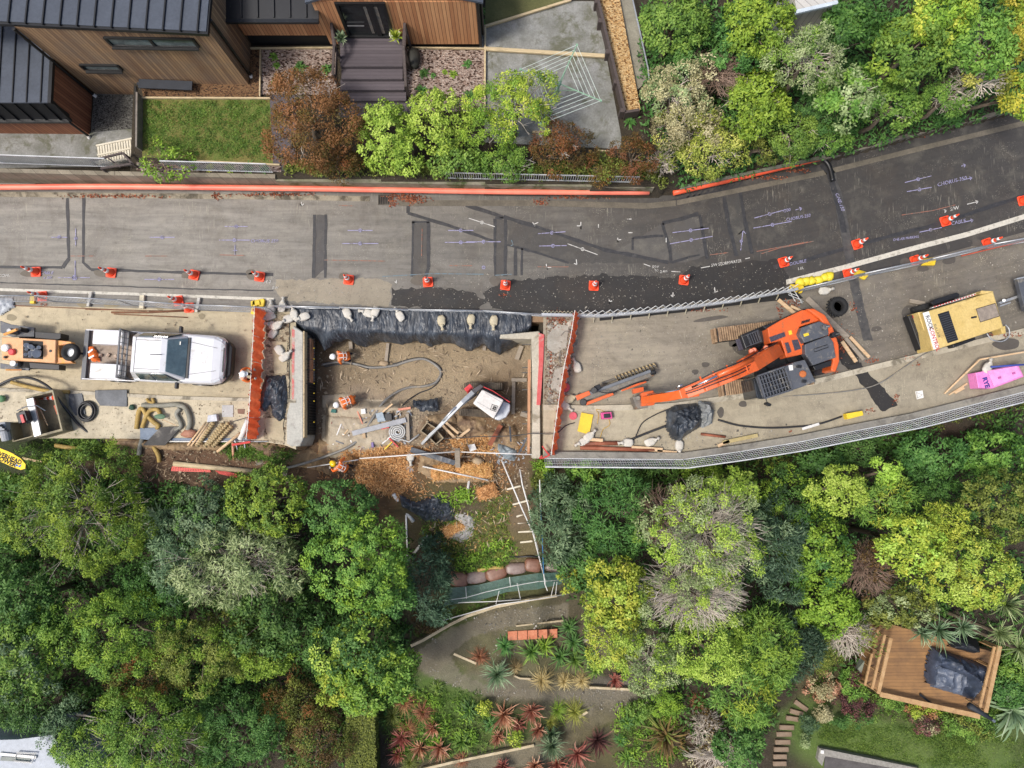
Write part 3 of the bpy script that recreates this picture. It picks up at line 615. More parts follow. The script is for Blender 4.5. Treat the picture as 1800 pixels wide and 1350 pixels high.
def edging(pts, z, w, lab, name='timber_edging', m=timber, h=.1, cat='garden edging', grp='timber edgings in the upper garden'):
 q = PL(pts, z); b = MB()
 for i in range(len(q)-1):
  a_, c_ = q[i], q[i+1]; dd = (c_-a_).normalized(); e = dd*(w*.45 if 0 < i else 0); b.bar(a_-e, c_, w, h-.001*i)
 return tag(b.build(name, m, bev=.006), lab, cat, grp)
edging([(244, 172), (476, 173)], 1.2, .06, 'pale board edging between lawn and brown bark under the cedar wall'); edging([(458, 86), (457, 170)], 1.21, .05, 'thin board crossing the mulch bed beside house downpipe')
edging([(440, 85), (592, 84)], 1.2, .05, 'board along the black base of the house left of stairs'); edging([(716, 84), (853, 86)], 1.2, .05, 'board along the cedar wall right of stairs')
edging([(853, 48), (852, 196)], 1.21, .07, 'board between right mulch bed and grey gravel yard'); edging([(826, 196), (853, 196)], 1.2, .05, 'short board at the bottom corner of right mulch bed')
edging([(852, 47), (1004, 0)], 1.22, .09, 'slanting board between mossy grass and gravel yard'); edging([(853, 86), (1066, 99)], 1.22, .14, 'thick pale timber crossing the gravel yard'); edging([(936, 232), (975, 233)], 1.2, .06, 'short board showing between shrubs below clothesline')
edging([(340, 283), (492, 290)], 1.2, .06, 'board between the lawn and roadside planting strip'); edging([(1050, 265), (1072, 266)], 1.2, .05, 'tiny board end beside the rust shrubs')
dkt = M('dark_timber', '443B38', '5A4E4A', sc=5, stretch=(1, 4, 4), bump=.25)
rw = thing('garden_retaining_wall', 'dark timber retaining wall with posts holding the wood chip bed', 'retaining wall', P(1070, 100, 1.1))
b = MB(); pts = PL([(1044, -20), (1097, 202), (1122, 198)], 1.45)
for i in range(2): b.bar(pts[i], pts[i+1], .1, .5)
b.build('boards', dkt, rw)
for (x, y) in ((1050, 10), (1056, 44), (1069, 98), (1083, 150), (1094, 200)): MB().box(P(x, y, 1.35)+Vector((-.06, 0, 0)), (.13, .16, .62)).build('post', dkt, rw)
edging([(1110, -10), (1139, 120), (1142, 146)], 1.6, .05, 'white topped wire fence line beside the bush on gravel yard edge', 'wire_fence', M('galv', 'B9BCBE', rough=.4, metal=.5), .05, 'fence', None)
edging([(245, 166), (244, 262)], 1.35, .07, 'grey timber rail on the left edge of the lawn', m=M('grey_timber', '6E665E', '8D857A', sc=5), h=.4)
edging([(239, 152), (240, 235)], 1.5, .08, 'dark steel handrail post line beside sunken gravel', 'handrail', blk, .08, 'handrail', None)
# stairs and landing
ds = thing('entry_deck', 'dark stained timber landing with four wide steps before the glazed door', 'steps', P(650, 120, 1.1))
deckm = boards('dark_deck', '474044', '5E565A', pitch=.12, gap=.07, axis=1, tones=.4)
def deckbox(x0, x1, y0, y1, z, th, name='tread'):
 b = MB(); b.px([(x0, y0), (x1, y0), (x1, y1), (x0, y1)], z, z-th); return b.build(name, deckm, ds, bev=.008)
deckbox(598, 708, 64, 117, 1.9, .25, 'landing')
for i, (y0, y1, z) in enumerate(((117, 139, 1.72), (138, 158, 1.54), (157, 177, 1.36), (176, 206, 1.2))): deckbox(600-i*1.5, 708+i*3, y0-1, y1, z, .2)
for side, xs in (('l', (582, 587)), ('r', (711, 709))):
 b = MB(); top = [P(xs[0], 42, 2.75), P(xs[1], 80, 2.75), P(xs[1]+(-2 if side == 'l' else 4), 150 if side == 'r' else 130, 2.0)]
 for i in range(2): b.bar(top[i], top[i+1], .09, .05)
 for q, zb in ((top[0], 1.2), (top[1], 1.2), (top[2], 1.2)): b.bar(q, (q.x, q.y, zb), .09, .09)
 for i in range(2): b.bar(top[i]-Vector((0, 0, .4)), top[i+1]-Vector((0, 0, .4)), .03, .12)
 b.build('handrail', dkt, ds)
b = MB(); b.px([(716, 176), (736, 176), (736, 226), (716, 226)], 1.16, 1.08); tag(b.build('boardwalk', deckm), 'short dark boardwalk between the two bright green shrubs', 'boardwalk')
# front fence on the retaining wall
ret = thing('retaining_wall', 'weathered timber and concrete wall with wire mesh rail above orange pipe', 'wall', P(500, 320, 0))
rm = boards('wall_boards', '6F6656', '9D9380', pitch=.45, gap=.03, dirt='4E4A3C', tones=.3);
def wallrun(pts, w, h, z0, m, name='panel'):
 b = MB(); q = PL(pts, 0)
 for i in range(len(q)-1):
  a_, c_ = q[i].copy(), q[i+1].copy(); a_.z = c_.z = z0+h/2; b.bar(a_, c_+(c_-a_).normalized()*.02, w, h)
 return b.build(name, m, ret)
wallrun([(-300, 306), (0, 318), (230, 324), (500, 329)], .16, 1.16, 0, rm); wallrun([(500, 330), (700, 334), (940, 338), (1140, 342)], .2, 1.0, 0, M('mossy_concrete', '8F8878', '6A6A4C', sc=2.5, dirt='3F4A22', dlo=.5))
wallrun([(1190, 338), (1440, 284)], .12, .5, 0, M('mossy_concrete2', '8A8778', '585B40', sc=2.5)); wallrun([(1440, 284), (1620, 236), (1800, 192), (2000, 130)], .14, .35, 0, M('low_kerb', '6E685C', '8A8374', sc=2))
mesh_m = M('galv_mesh', 'C4C6C6', rough=.45, metal=.3, bump=0)
b = MB(); z1, z2 = 1.22, 2.0
for seg in (((-60, 304), (235, 314)), ((325, 318), (498, 323)), ((790, 333), (1110, 340))):
 p0, p1 = P(*seg[0]), P(*seg[1]); L = (p1-p0).length; dd = (p1-p0)/L; n = int(L/.085)
 if seg[0][0] > 700: z2 = 1.75
 for i in range(n+1): q = p0+dd*(L*i/n); b.bar((q.x, q.y, z1), (q.x, q.y, z2), .022, .022, up=(0, 1, 0))
 for z in (z1, z2): b.bar((p0.x, p0.y, z), (p1.x, p1.y, z), .035, .035)
b.build('mesh_rail', mesh_m, ret)
# orange pipes along the wall foot
orp = M('orange_pipe', 'E8705A', 'F08A70', sc=.8, rough=.45, bump=.02, var=.05)
orp2 = M('orange_pipe_red', 'DE5430', 'E86844', sc=.8, rough=.45, bump=.02, var=.05)
def pipe(pts, z, r, m, lab, name='pipe', cat='pipe', grp=None, n=8, cap=None):
 b = MB(); b.tube(bez(PL(pts, z), n) if len(pts) > 2 else PL(pts, z), r, 9); o = b.build(name, m, smooth=True); return tag(o, lab, cat, grp)
pipe([(-200, 330), (0, 329), (200, 328), (500, 331), (700, 334), (900, 337), (1141, 338)], .5, .11, orp, 'long orange plastic pipe lying along foot of the left retaining wall')
pipe([(1183, 339), (1300, 312), (1441, 278)], .3, .11, orp2, 'shorter orange pipe along the bushy bank to the right')
pipe([(1441, 278), (1452, 284), (1459, 296), (1464, 318)], .22, .09, M('black_pipe', '1A1A1B', rough=.4, bump=0), 'black flexible pipe bending off the orange pipe end onto the road')
dg = thing('storm_drain', 'iron storm drain grate in the gutter beside red leaves', 'drain grate', P(677, 351, 0))
b = MB(); c = P(677, 351, .03)
for i in range(8): b.box(c+Vector((-.24+i*.068, 0, 0)), (.025, .36, .03))
b.box(c+Vector((0, .19, 0)), (.56, .03, .032)); b.box(c+Vector((0, -.19, 0)), (.56, .03, .032)); b.build('bars', M('iron', '6B655C', '4A443C', rough=.6, metal=.4), dg)
MB().box(c+Vector((0, 0, -.014)), (.55, .38, .006)).build('pit', blk, dg)
# white slatted stair and dark gate by the fence
st = thing('wooden_stair', 'pale slatted wooden stair with dark balustrade in the sunken corner by the fence', 'stair', P(205, 270, .3))
pale = M('pale_timber', 'CFC6AE', 'E2DAC6', sc=4, bump=.1); b = MB(); o_, u_, v_ = P(170, 255, .9), P(244, 240, .9)-P(170, 255, .9), P(174, 292, .9)-P(170, 255, .9)
b = MB()
for i in range(16): b.bar(o_+u_*((i+.5)/16), o_+u_*((i+.5)/16)+v_, .07, .04)
b.build('slats', pale, st); b = MB()
for t in (.05, .5, .95): b.bar(o_+v_*t+Vector((0, 0, .04)), o_+v_*t+u_+Vector((0, 0, .04)), .06, .04)
b.build('rail', pale, st); b = MB()
q = [P(158, 283, 1.5), P(215, 269, 1.5), P(233, 288, 1.5), P(178, 296, 1.5)]
for i in range(3): b.bar(q[i], q[i+1], .07, .07)
for p in q: b.bar(p, (p.x, p.y, .4), .07, .07)
b.bar(P(188, 276, 1.5), P(212, 294, 1.5), .05, .05); b.build('balustrade', dkt, st)
# rotary clothesline
cl = thing('clothesline', 'green rotary clothesline with white wires over the gravel yard', 'clothesline', P(977, 175, 1.1))
gp = M('green_paint', '7FA487', '8FB498', rough=.4, bump=0); ch = P(983, 147, 2.9)
b = MB(); b.cyl((ch.x, ch.y, 1.1), (ch.x, ch.y, 2.95), .03, r2=.025); b.lathe([(.02, 2.85), (.07, 2.88), (.07, 2.96), (.02, 3.0)], (ch.x, ch.y, 0), 10); b.build('mast', gp, cl)
tips = [P(1014, 79, 3.1), P(1056, 177, 3.1), P(950, 218, 3.1), P(915, 122, 3.1)]; b = MB()
for t in tips: b.cyl(ch, t, .02, 6)
for t in tips: b.cyl((ch.x, ch.y, 2.4), ch.lerp(t, .4), .012, 5)
for t in tips: b.box(t, (.07, .07, .05))
b.build('arm', gp, cl); b = MB()
for k in range(5):
 f_ = 1-k*.13
 for i in range(4): b.cyl(ch.lerp(tips[i], f_), ch.lerp(tips[(i+1) % 4], f_), .008, 4)
b.build('wire', M('line_wire', 'C9D6CC', bump=0, var=.03), cl)
# ============================================================ TREES AND PLANTS
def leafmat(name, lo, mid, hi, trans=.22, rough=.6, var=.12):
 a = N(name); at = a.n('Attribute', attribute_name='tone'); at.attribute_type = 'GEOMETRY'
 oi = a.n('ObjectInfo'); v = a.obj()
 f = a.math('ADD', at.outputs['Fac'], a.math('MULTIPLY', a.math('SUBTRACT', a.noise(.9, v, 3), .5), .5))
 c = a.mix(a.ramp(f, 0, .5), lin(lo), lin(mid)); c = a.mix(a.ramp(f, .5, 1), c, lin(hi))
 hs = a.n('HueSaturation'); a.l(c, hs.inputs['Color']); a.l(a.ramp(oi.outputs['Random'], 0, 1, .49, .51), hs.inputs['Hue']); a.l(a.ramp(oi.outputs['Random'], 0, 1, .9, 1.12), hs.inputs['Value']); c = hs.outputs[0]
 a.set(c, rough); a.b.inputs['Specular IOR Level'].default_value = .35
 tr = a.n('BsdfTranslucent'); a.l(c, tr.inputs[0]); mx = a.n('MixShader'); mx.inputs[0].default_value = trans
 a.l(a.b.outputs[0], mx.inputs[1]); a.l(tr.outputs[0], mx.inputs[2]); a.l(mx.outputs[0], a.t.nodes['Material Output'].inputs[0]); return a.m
LM = {
 'lime': leafmat('leaf_lime', '6A8A34', '9DBB45', 'C2D668'), 'green': leafmat('leaf_green', '45662A', '6C923C', '90AE4C'), 'deep': leafmat('leaf_deep', '33552A', '4F7838', '6E9448'),
 'dark': leafmat('leaf_dark', '2C4A20', '466A2C', '64863A'), 'blue': leafmat('leaf_blue', '2E4430', '55704C', '8AA076'), 'teal': leafmat('leaf_teal', '23382A', '3E573E', '678264'), 'sage': leafmat('leaf_sage', '55663E', '8C9E66', 'BAC692'),
 'olive': leafmat('leaf_olive', '3E481D', '697630', '98A048'), 'moss': leafmat('leaf_moss', '4E6A22', '7A9A34', 'A0B842'), 'gold': leafmat('leaf_gold', '5F7428', '9CAF3C', 'CBCB54'), 'yel': leafmat('leaf_yellow', '74802A', 'A8A83A', 'CCC24A'),
 'rust': leafmat('leaf_rust', '56431F', '805833', 'A06B48'), 'brown': leafmat('leaf_brown', '352A18', '5E4A28', '80683A'), 'rolive': leafmat('leaf_rust_olive', '40381A', '6A5A28', '9A6238'), 'straw': leafmat('leaf_straw', '6F6A45', 'ABA37A', 'D5CDA2'), 'yolive': leafmat('leaf_yellow_olive', '565F22', '99A244', 'CDC86C'),
 'pink': leafmat('leaf_pink', '7A4E3A', 'B87F64', 'DDB698'), 'rosy': leafmat('leaf_rosy', '74403A', 'AC685A', 'D29C88'), 'purp': leafmat('leaf_purple', '2E1E1E', '5C3C3C', '96605A'), 'tan': leafmat('leaf_tan', '7E6C40', 'B5A069', 'DCCB98'), 'cop': leafmat('leaf_copper', '5A3A24', '9A6845', 'C08E68'),
 'yucca': leafmat('leaf_yucca', '4C6644', '809A72', 'B6C6A0'), 'grass': leafmat('leaf_grass', '33501E', '5C7C2E', '8BA548')}
barkm = M('bark', '6A5C4C', '857868', sc=4, stretch=(4, 4, 1), bump=.5); twigm = M('twig_pale', 'B8AC9C', 'D6CCBF', sc=3, bump=0); twigd = M('twig_dark', '7B6456', '98806E', sc=3, bump=0)
def leaves(cen, nrm, L, Wd, r, tone, flat=.7):
 """cen (n,3) leaf bases, nrm (n,3) rough facing; returns diamond quads"""
 n = len(cen); nn = nrm*flat+r.normal(0, .55, (n, 3))*.8+np.array([0, 0, .35]); nn /= np.linalg.norm(nn, axis=1)[:, None]
 a = r.normal(0, 1, (n, 3))+nrm*.9; a -= nn*(a*nn).sum(1)[:, None]; a /= np.linalg.norm(a, axis=1)[:, None]; b = np.cross(nn, a)
 l = (L*r.uniform(.65, 1.3, n))[:, None]; w = (Wd*r.uniform(.7, 1.25, n))[:, None]
 v = np.stack([cen, cen+a*l*.5+b*w*.5, cen+a*l, cen+a*l*.5-b*w*.5], 1).reshape(-1, 3)
 return v, np.arange(4*n).reshape(n, 4), tone
def crown_pts(r, R3, ncl, clr, nlf, lob=.16, low=-.15, inner=.25, gaps=0):
 th = r.uniform(0, 2*np.pi, ncl*2); u = r.uniform(low, 1, ncl*2); ph = r.uniform(0, 6.28, 4)
 if gaps:
  keep = np.sin(3.1*th+ph[0])*np.sin(5*u+ph[1]) < 1-gaps; th, u = th[keep], u[keep]
 th, u = th[:ncl], u[:ncl]; s = np.sqrt(np.clip(1-u*u, 0, 1))
 k = 1+lob*np.sin(3*th+ph[2])+lob*.8*np.sin(5*th+ph[3])+r.normal(0, .05, len(th)); k = np.where(r.random(len(th)) < inner, k*r.uniform(.5, .85, len(th)), k)
 c = np.stack([s*np.cos(th)*R3[0]*k, s*np.sin(th)*R3[1]*k, u*R3[2]*k], 1)
 o = c/np.array(R3); o /= np.linalg.norm(o, axis=1)[:, None]+1e-6
 m = len(c); ct = r.uniform(-.28, .28, m)
 d = r.normal(0, 1, (m, nlf, 3))+o[:, None, :]*.9; d /= np.linalg.norm(d, axis=2)[..., None]
 rad = clr*r.uniform(.7, 1.25, m)[:, None, None]*r.uniform(.35, 1.0, (m, nlf, 1))**.6
 p = c[:, None, :]+d*rad*np.array([1, 1, .75]); tn = .42+ct[:, None]+.22*d[:, :, 2]+r.normal(0, .14, (m, nlf))
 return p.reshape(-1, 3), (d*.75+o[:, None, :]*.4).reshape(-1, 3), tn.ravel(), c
def limbs(base, top, cr, n, r, rad=.09, ends=None, n2=0):
 b = MB(); base, top = Vector(base), Vector(top); mid = base.lerp(top, .5)+Vector((r.normal(0, .15), r.normal(0, .15), 0))
 b.tube([base, mid, top], [rad*1.4, rad, rad*.55], 7)
 for i in range(n):
  t = r.uniform(.35, .95); s = base.lerp(top, t); a = r.uniform(0, 6.28)
  e = Vector(ends[r.integers(len(ends))])+top if ends is not None else s+Vector((math.cos(a)*cr, math.sin(a)*cr, cr*.6))
  m = s.lerp(e, .5)+Vector((0, 0, .12*(e-s).length)); b.tube([s, m, s.lerp(e, .93)], [rad*.5, rad*.3, rad*.1], 5)
 return b
def twigs(cen, R3, n, r, up=.5, rad=.012, seg=3, out=1.0, kids=3, focus=None):
 """bare branching twigs spraying from near the crown's centre to its skin"""
 b = MB(); cen = Vector(cen)
 for i in range(n):
  a = r.uniform(0, 6.28) if focus is None else R(focus[0])+r.normal(0, R(focus[1])); u = r.uniform(.05, .9)
  s = math.sqrt(1-u*u); e = cen+Vector((math.cos(a)*s*R3[0], math.sin(a)*s*R3[1], u*R3[2]))*out*r.uniform(.85, 1.08)
  st = cen+(e-cen)*r.uniform(.05, .45)+Vector(r.normal(0, .12, 3)); m = st.lerp(e, .5)+Vector(r.normal(0, .07, 3))*(e-st).length*1.5
  b.tube([st, m, e], [rad*1.5, rad, rad*.4], 3)
  for k in range(kids):
   t = r.uniform(.3, .85); q = (st.lerp(m, t*2) if t < .5 else m.lerp(e, t*2-1)); L = (e-st).length*r.uniform(.25, .5)
   d = ((e-st).normalized()+Vector(r.normal(0, .45, 3))).normalized(); b.tube([q, q+d*L*.5+Vector(r.normal(0, .03, 3)), q+d*L], [rad*.8, rad*.5, rad*.25], 3)
 return b
# kind: leaf length, width, clump radius, leaves per clump, clump density, flat, lobes
KIND = {'fine': (.092, .042, .26, 88, 14, .5, .14), 'broad': (.135, .068, .25, 56, 15, .75, .1), 'dome': (.10, .06, .2, 52, 21, .85, .06), 'long': (.2, .042, .3, 62, 11, .5, .12), 'feather': (.09, .034, .33, 110, 11, .4, .14), 'sparse': (.12, .06, .26, 34, 5.5, .5, .22)}
tn = 0
def tree(name, lab, px, py, rpx, kind, mat, zc=-.6, rz=None, ry=None, cat='tree', grp=None, bare=0, twm=None, mat2=None, base=None, nbr=7, dens=1., gaps=.12, focus=None, trunk=True, inner=.25):
 """crown centre seen at (px, py) with radius rpx photo pixels at height zc"""
 global tn; tn += 1; r = np.random.default_rng(100+tn)
 c = P(px, py, zc); rx = rpx*mpp(zc); ry_ = (ry or rpx)*mpp(zc); rz = rz or (rx+ry_)*.36
 zb = base if base is not None else min(hz(c.x, c.y), zc-rz*.8); t = thing(name, lab, cat, (c.x, c.y, zb), 0, grp)
 L, Wd, clr, nl, dn, flat, lob = KIND[kind]
 if max(rx, ry_) < .9: clr *= .8; L *= .9; Wd *= .9
 ncl = max(8, int(dn*(rx*ry_*math.pi)*1.15*dens)+6)
 p, o, tone, cs = crown_pts(r, (max(rx-clr*.5, .15), max(ry_-clr*.5, .15), rz), ncl, clr, nl, lob, gaps=gaps, inner=inner)
 v, f, tone = leaves(p+np.array(c), o, L, Wd, r, tone, flat)
 mats = [LM[mat]]+([LM[mat2]] if mat2 else []); ob = npmesh('crown', v, f, mats, t, attr=tone)
 if mat2:
  idx = np.repeat((r.random(len(cs)) < .33).astype(np.int32), nl); ob.data.polygons.foreach_set('material_index', idx)
 if trunk: limbs((c.x, max(c.y, float(NY(c.x))+.7) if zc > 1.5 else c.y, zb-.15), (c.x, c.y, zc-.1), rx, nbr, r, .05+.035*rx, [tuple(q*.85) for q in cs]).build('trunk', barkm, t, smooth=True)
 if bare: twigs((c.x, c.y, zc-.25*rz), (rx, ry_, rz*1.3), bare, r, rad=.012, focus=focus).build('twigs', twm or twigm, t)
 return t
def undergrowth(name, lab_kind, polys, n, mat, L=.14, Wd=.06, clr=.22, nl=26, seed=0, lift=.1, dz=0):
 r = np.random.default_rng(seed); P3 = []
 while len(P3) < n:
  q = polys[r.integers(len(polys))]; xs = [a for a, b in q]; ys = [b for a, b in q]; x, y = r.uniform(min(xs), max(xs)), r.uniform(min(ys), max(ys))
  ins = False
  for i in range(len(q)):
   (x1, y1), (x2, y2) = q[i], q[(i+1) % len(q)]
   if (y1 > y) != (y2 > y) and x < (x2-x1)*(y-y1)/(y2-y1)+x1: ins = not ins
  if ins: g = G(x, y); P3.append((g.x, g.y, g.z+lift+dz))
 c = np.array(P3); d = r.normal(0, 1, (n, nl, 3)); d[..., 2] = np.abs(d[..., 2]); d /= np.linalg.norm(d, axis=2)[..., None]
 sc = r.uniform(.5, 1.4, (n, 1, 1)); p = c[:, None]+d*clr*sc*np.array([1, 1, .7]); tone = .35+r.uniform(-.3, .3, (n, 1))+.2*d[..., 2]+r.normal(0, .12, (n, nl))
 v, f, t_ = leaves(p.reshape(-1, 3), d.reshape(-1, 3), L, Wd, r, tone.ravel(), .6); o = npmesh(name, v, f, LM[mat], attr=t_); return tag(o, kind='stuff')
def rosette(name, lab, px, py, rpx, mat, n=34, w=.05, kind='aloe', z=None, cat='plant', grp=None, h=None, dzc=0, stem=0):
 """a plant of curving strap leaves"""
 global tn; tn += 1; r = np.random.default_rng(900+tn); g = G(px, py) if z is None else P(px, py, z); Rm = rpx*mpp(g.z)*1.13
 V, Fq, T = [], [], []; m = 5
 for i in range(n):
  a = i*2.39996+r.normal(0, .3); e = (i+.5)/n; el = {'aloe': R(15+60*(1-e)), 'yucca': R(2+84*(1-e)**.8), 'tuss': R(25+50*(1-e)), 'flax': R(25+50*(1-e))}[kind]
  L = Rm*r.uniform(.75, 1.1)*{'aloe': 1.15, 'yucca': 1.05, 'tuss': 1.6, 'flax': 1.35}[kind]*r.uniform(.8, 1.1); dr = {'aloe': -.1, 'yucca': .05, 'tuss': 1.0, 'flax': .75}[kind]*L*r.uniform(.6, 1.2)
  bd = r.normal(0, .25); base = len(V); tt = np.clip(.5+r.normal(0, .22), 0, 1); hd = L*math.cos(el); hv = L*math.sin(el)
  for k in range(m):
   t = k/(m-1); rad = hd*t*(1 if kind != 'aloe' else 1); zz = hv*t-dr*t*t; aa = a+bd*t*t
   c = np.array([math.cos(aa)*rad, math.sin(aa)*rad, zz+.02]); sd = np.array([-math.sin(aa), math.cos(aa), 0])*w*.5*(1-t**2.2)*(.6+.8*min(1, t*3) if kind == 'flax' else 1)+1e-4
   V += [c+sd, c-sd]
  for k in range(m-1): Fq.append((base+2*k, base+2*k+1, base+2*k+3, base+2*k+2)); T.append(tt+.25*(k/(m-1)-.4))
 V = np.array(V)+np.array([g.x, g.y, g.z+stem]);
 if stem:
  t = thing(name, lab, cat, (g.x, g.y, g.z), 0, grp); npmesh('crown', V, np.array(Fq), LM[mat], t, attr=np.array(T)); MB().cyl(g, (g.x, g.y, g.z+stem+.05), .07, 7).build('trunk', barkm, t); return t
 o = npmesh(name, V-np.array([g.x, g.y, g.z]), np.array(Fq), LM[mat], attr=np.array(T)); o.location = g; return tag(o, lab, cat, grp)
# ---- shrubs in front of the house
GF = 'trees and shrubs along the upper garden wall'
def T(*a, **k): return tree(*a, **k)
ug = dict(base=1.1, grp=GF)
T('maple', 'wide rust orange feathery maple left of the entry stairs', 548, 215, 78, 'feather', 'rust', 2.9, ry=84, bare=5, twm=twigm, mat2='rolive', dens=1.5, nbr=3, gaps=0, **ug)
T('shrub', 'low dark rust and olive bush under the rust maple', 590, 290, 50, 'feather', 'rolive', 1.9, cat='shrub', ry=26, **ug)
T('round_shrub', 'bright lime round shrub at foot of the entry stairs', 676, 240, 52, 'dome', 'lime', 2.4, ry=62, cat='shrub', **ug)
T('round_shrub', 'bright lime domed shrub right of the short boardwalk', 775, 215, 58, 'dome', 'lime', 2.4, ry=56, cat='shrub', **ug)
T('round_shrub', 'lower lime shrub bulging toward the orange pipe', 720, 276, 38, 'dome', 'lime', 2.2, ry=34, cat='shrub', **ug)
T('shrub', 'mid green leafy shrub between lime shrub and wispy tree', 800, 285, 50, 'broad', 'green', 1.9, ry=30, cat='shrub', **ug)
T('wispy_tree', 'yellow green wispy tree overlapping the clothesline', 905, 190, 74, 'fine', 'gold', 3.2, ry=62, bare=26, mat2='moss', gaps=.2, dens=.85, **ug)
T('wispy_tree', 'yellow green wispy crown leaning over the right lime shrub', 862, 232, 46, 'fine', 'moss', 2.6, ry=44, bare=10, **ug)
T('shrub', 'mossy green shrub with pale twigs at the foot of wispy tree', 890, 290, 52, 'fine', 'green', 1.8, ry=26, cat='shrub', bare=16, **ug)
T('maple', 'olive and rust feathery bush below the clothesline', 988, 258, 56, 'feather', 'rolive', 2.3, ry=50, bare=10, mat2='rust', cat='shrub', **ug)
T('maple', 'dark rust feathery bush beside end of the wood chip bed', 1110, 278, 42, 'feather', 'rolive', 2.2, ry=42, mat2='rust', cat='shrub', **ug)
T('shrub', 'low olive bush between the two rust bushes', 1050, 300, 45, 'feather', 'rolive', 1.7, ry=24, mat2='olive', cat='shrub', **ug)
T('vine_bush', 'sparse green bush growing over the wall onto the orange pipe', 290, 290, 50, 'sparse', 'moss', 1.6, ry=38, bare=22, twm=twigd, cat='bush', base=.9, grp=GF, rz=.35)
# ---- the bush on the north east bank
NB = 'trees on the bank above the road'; nb = dict(grp=NB)
LB = [('pale straw flowering bush at the end of wood chip bed', 1188, 170, 55, 'fine', 'straw', 3.2, dict(ry=60, bare=24, mat2='sage')), ('pale twiggy bush with cream flower heads near the road', 1210, 225, 62, 'fine', 'straw', 2.6, dict(ry=46, bare=30, mat2='yolive')),
 ('yellow olive twiggy bush overhanging the orange pipe', 1245, 265, 62, 'fine', 'yolive', 2.2, dict(ry=46, bare=26)), ('bare grey purple twiggy bush behind pale straw bush', 1265, 132, 48, 'sparse', 'straw', 3.6, dict(ry=40, bare=110, dens=.35, twm=twigd)),
 ('grey twiggy bush at the corner where the orange pipes meet', 1160, 285, 30, 'sparse', 'olive', 1.6, dict(ry=30, bare=60, dens=.5)), ('mid green tree beside the wire fence at top', 1185, 40, 58, 'broad', 'green', 3.6, dict(ry=60)), ('bushy green tree above the straw bush', 1225, 90, 48, 'broad', 'deep', 3.2, dict(ry=42)),
 ('deep green leafy tree near top edge left of pale roof', 1330, 45, 66, 'broad', 'moss', 4.2, dict(ry=62)), ('glossy green tree left of the sage tree', 1290, 90, 44, 'broad', 'deep', 3.8, {}), ('sage green twiggy tree in middle of the bank', 1415, 105, 66, 'fine', 'sage', 4.4, dict(ry=58, bare=46, mat2='green')),
 ('green and twiggy tree left of the sage tree over the road', 1325, 185, 58, 'broad', 'moss', 3.4, dict(ry=60, bare=14)), ('dark green tree behind the orange pipe end', 1385, 235, 56, 'fine', 'green', 2.7, dict(ry=44, bare=12)), ('olive yellow shrub above the short orange pipe', 1345, 262, 44, 'fine', 'olive', 2.0, dict(ry=28)),
 ('sage and green tree leaning over the road kerb', 1490, 170, 56, 'broad', 'green', 4.0, dict(ry=52, mat2='sage', bare=12)), ('dark green tree behind the sage tree at top', 1490, 50, 60, 'broad', 'dark', 4.2, dict(ry=48)), ('fresh green shrub beside the kerb under the gap', 1570, 185, 46, 'broad', 'green', 3.0, dict(ry=42, bare=6)),
 ('large bright green tree right of the dark gap', 1600, 90, 70, 'broad', 'green', 4.6, dict(ry=58, mat2='moss')), ('yellow green tree near the top edge right of centre', 1655, 35, 62, 'broad', 'moss', 4.8, dict(ry=44, mat2='gold')), ('leafy green tree at top right beside yellow tree', 1725, 80, 58, 'broad', 'green', 4.4, dict(ry=60, bare=16)),
 ('yellow leaved tree at the top right corner', 1785, 45, 40, 'broad', 'yel', 4.2, dict(ry=60, mat2='moss')), ('yellow flowered bush overhanging the kerb at right edge', 1785, 170, 28, 'broad', 'yel', 3.4, dict(ry=42, mat2='moss')), ('pale lime twiggy bush with long bare branches at right', 1722, 140, 52, 'sparse', 'yolive', 3.8, dict(ry=36, bare=60)),
 ('dark green tree above fence post on the bank', 1440, 195, 40, 'fine', 'deep', 3.0, {}), ('green shrub with white twigs next to kerb at right', 1665, 170, 44, 'fine', 'green', 3.2, dict(ry=36, bare=34)), ('small green bush beside the kerb under the sage tree', 1450, 245, 40, 'fine', 'green', 2.2, dict(ry=28, bare=10))]
for lab, x, y, rr, kd, mt, zc, kw in LB: T('bush' if rr < 50 else 'tree', lab, x, y, rr, kd, mt, zc, grp=NB, cat='bush' if rr < 50 else 'tree', **kw)
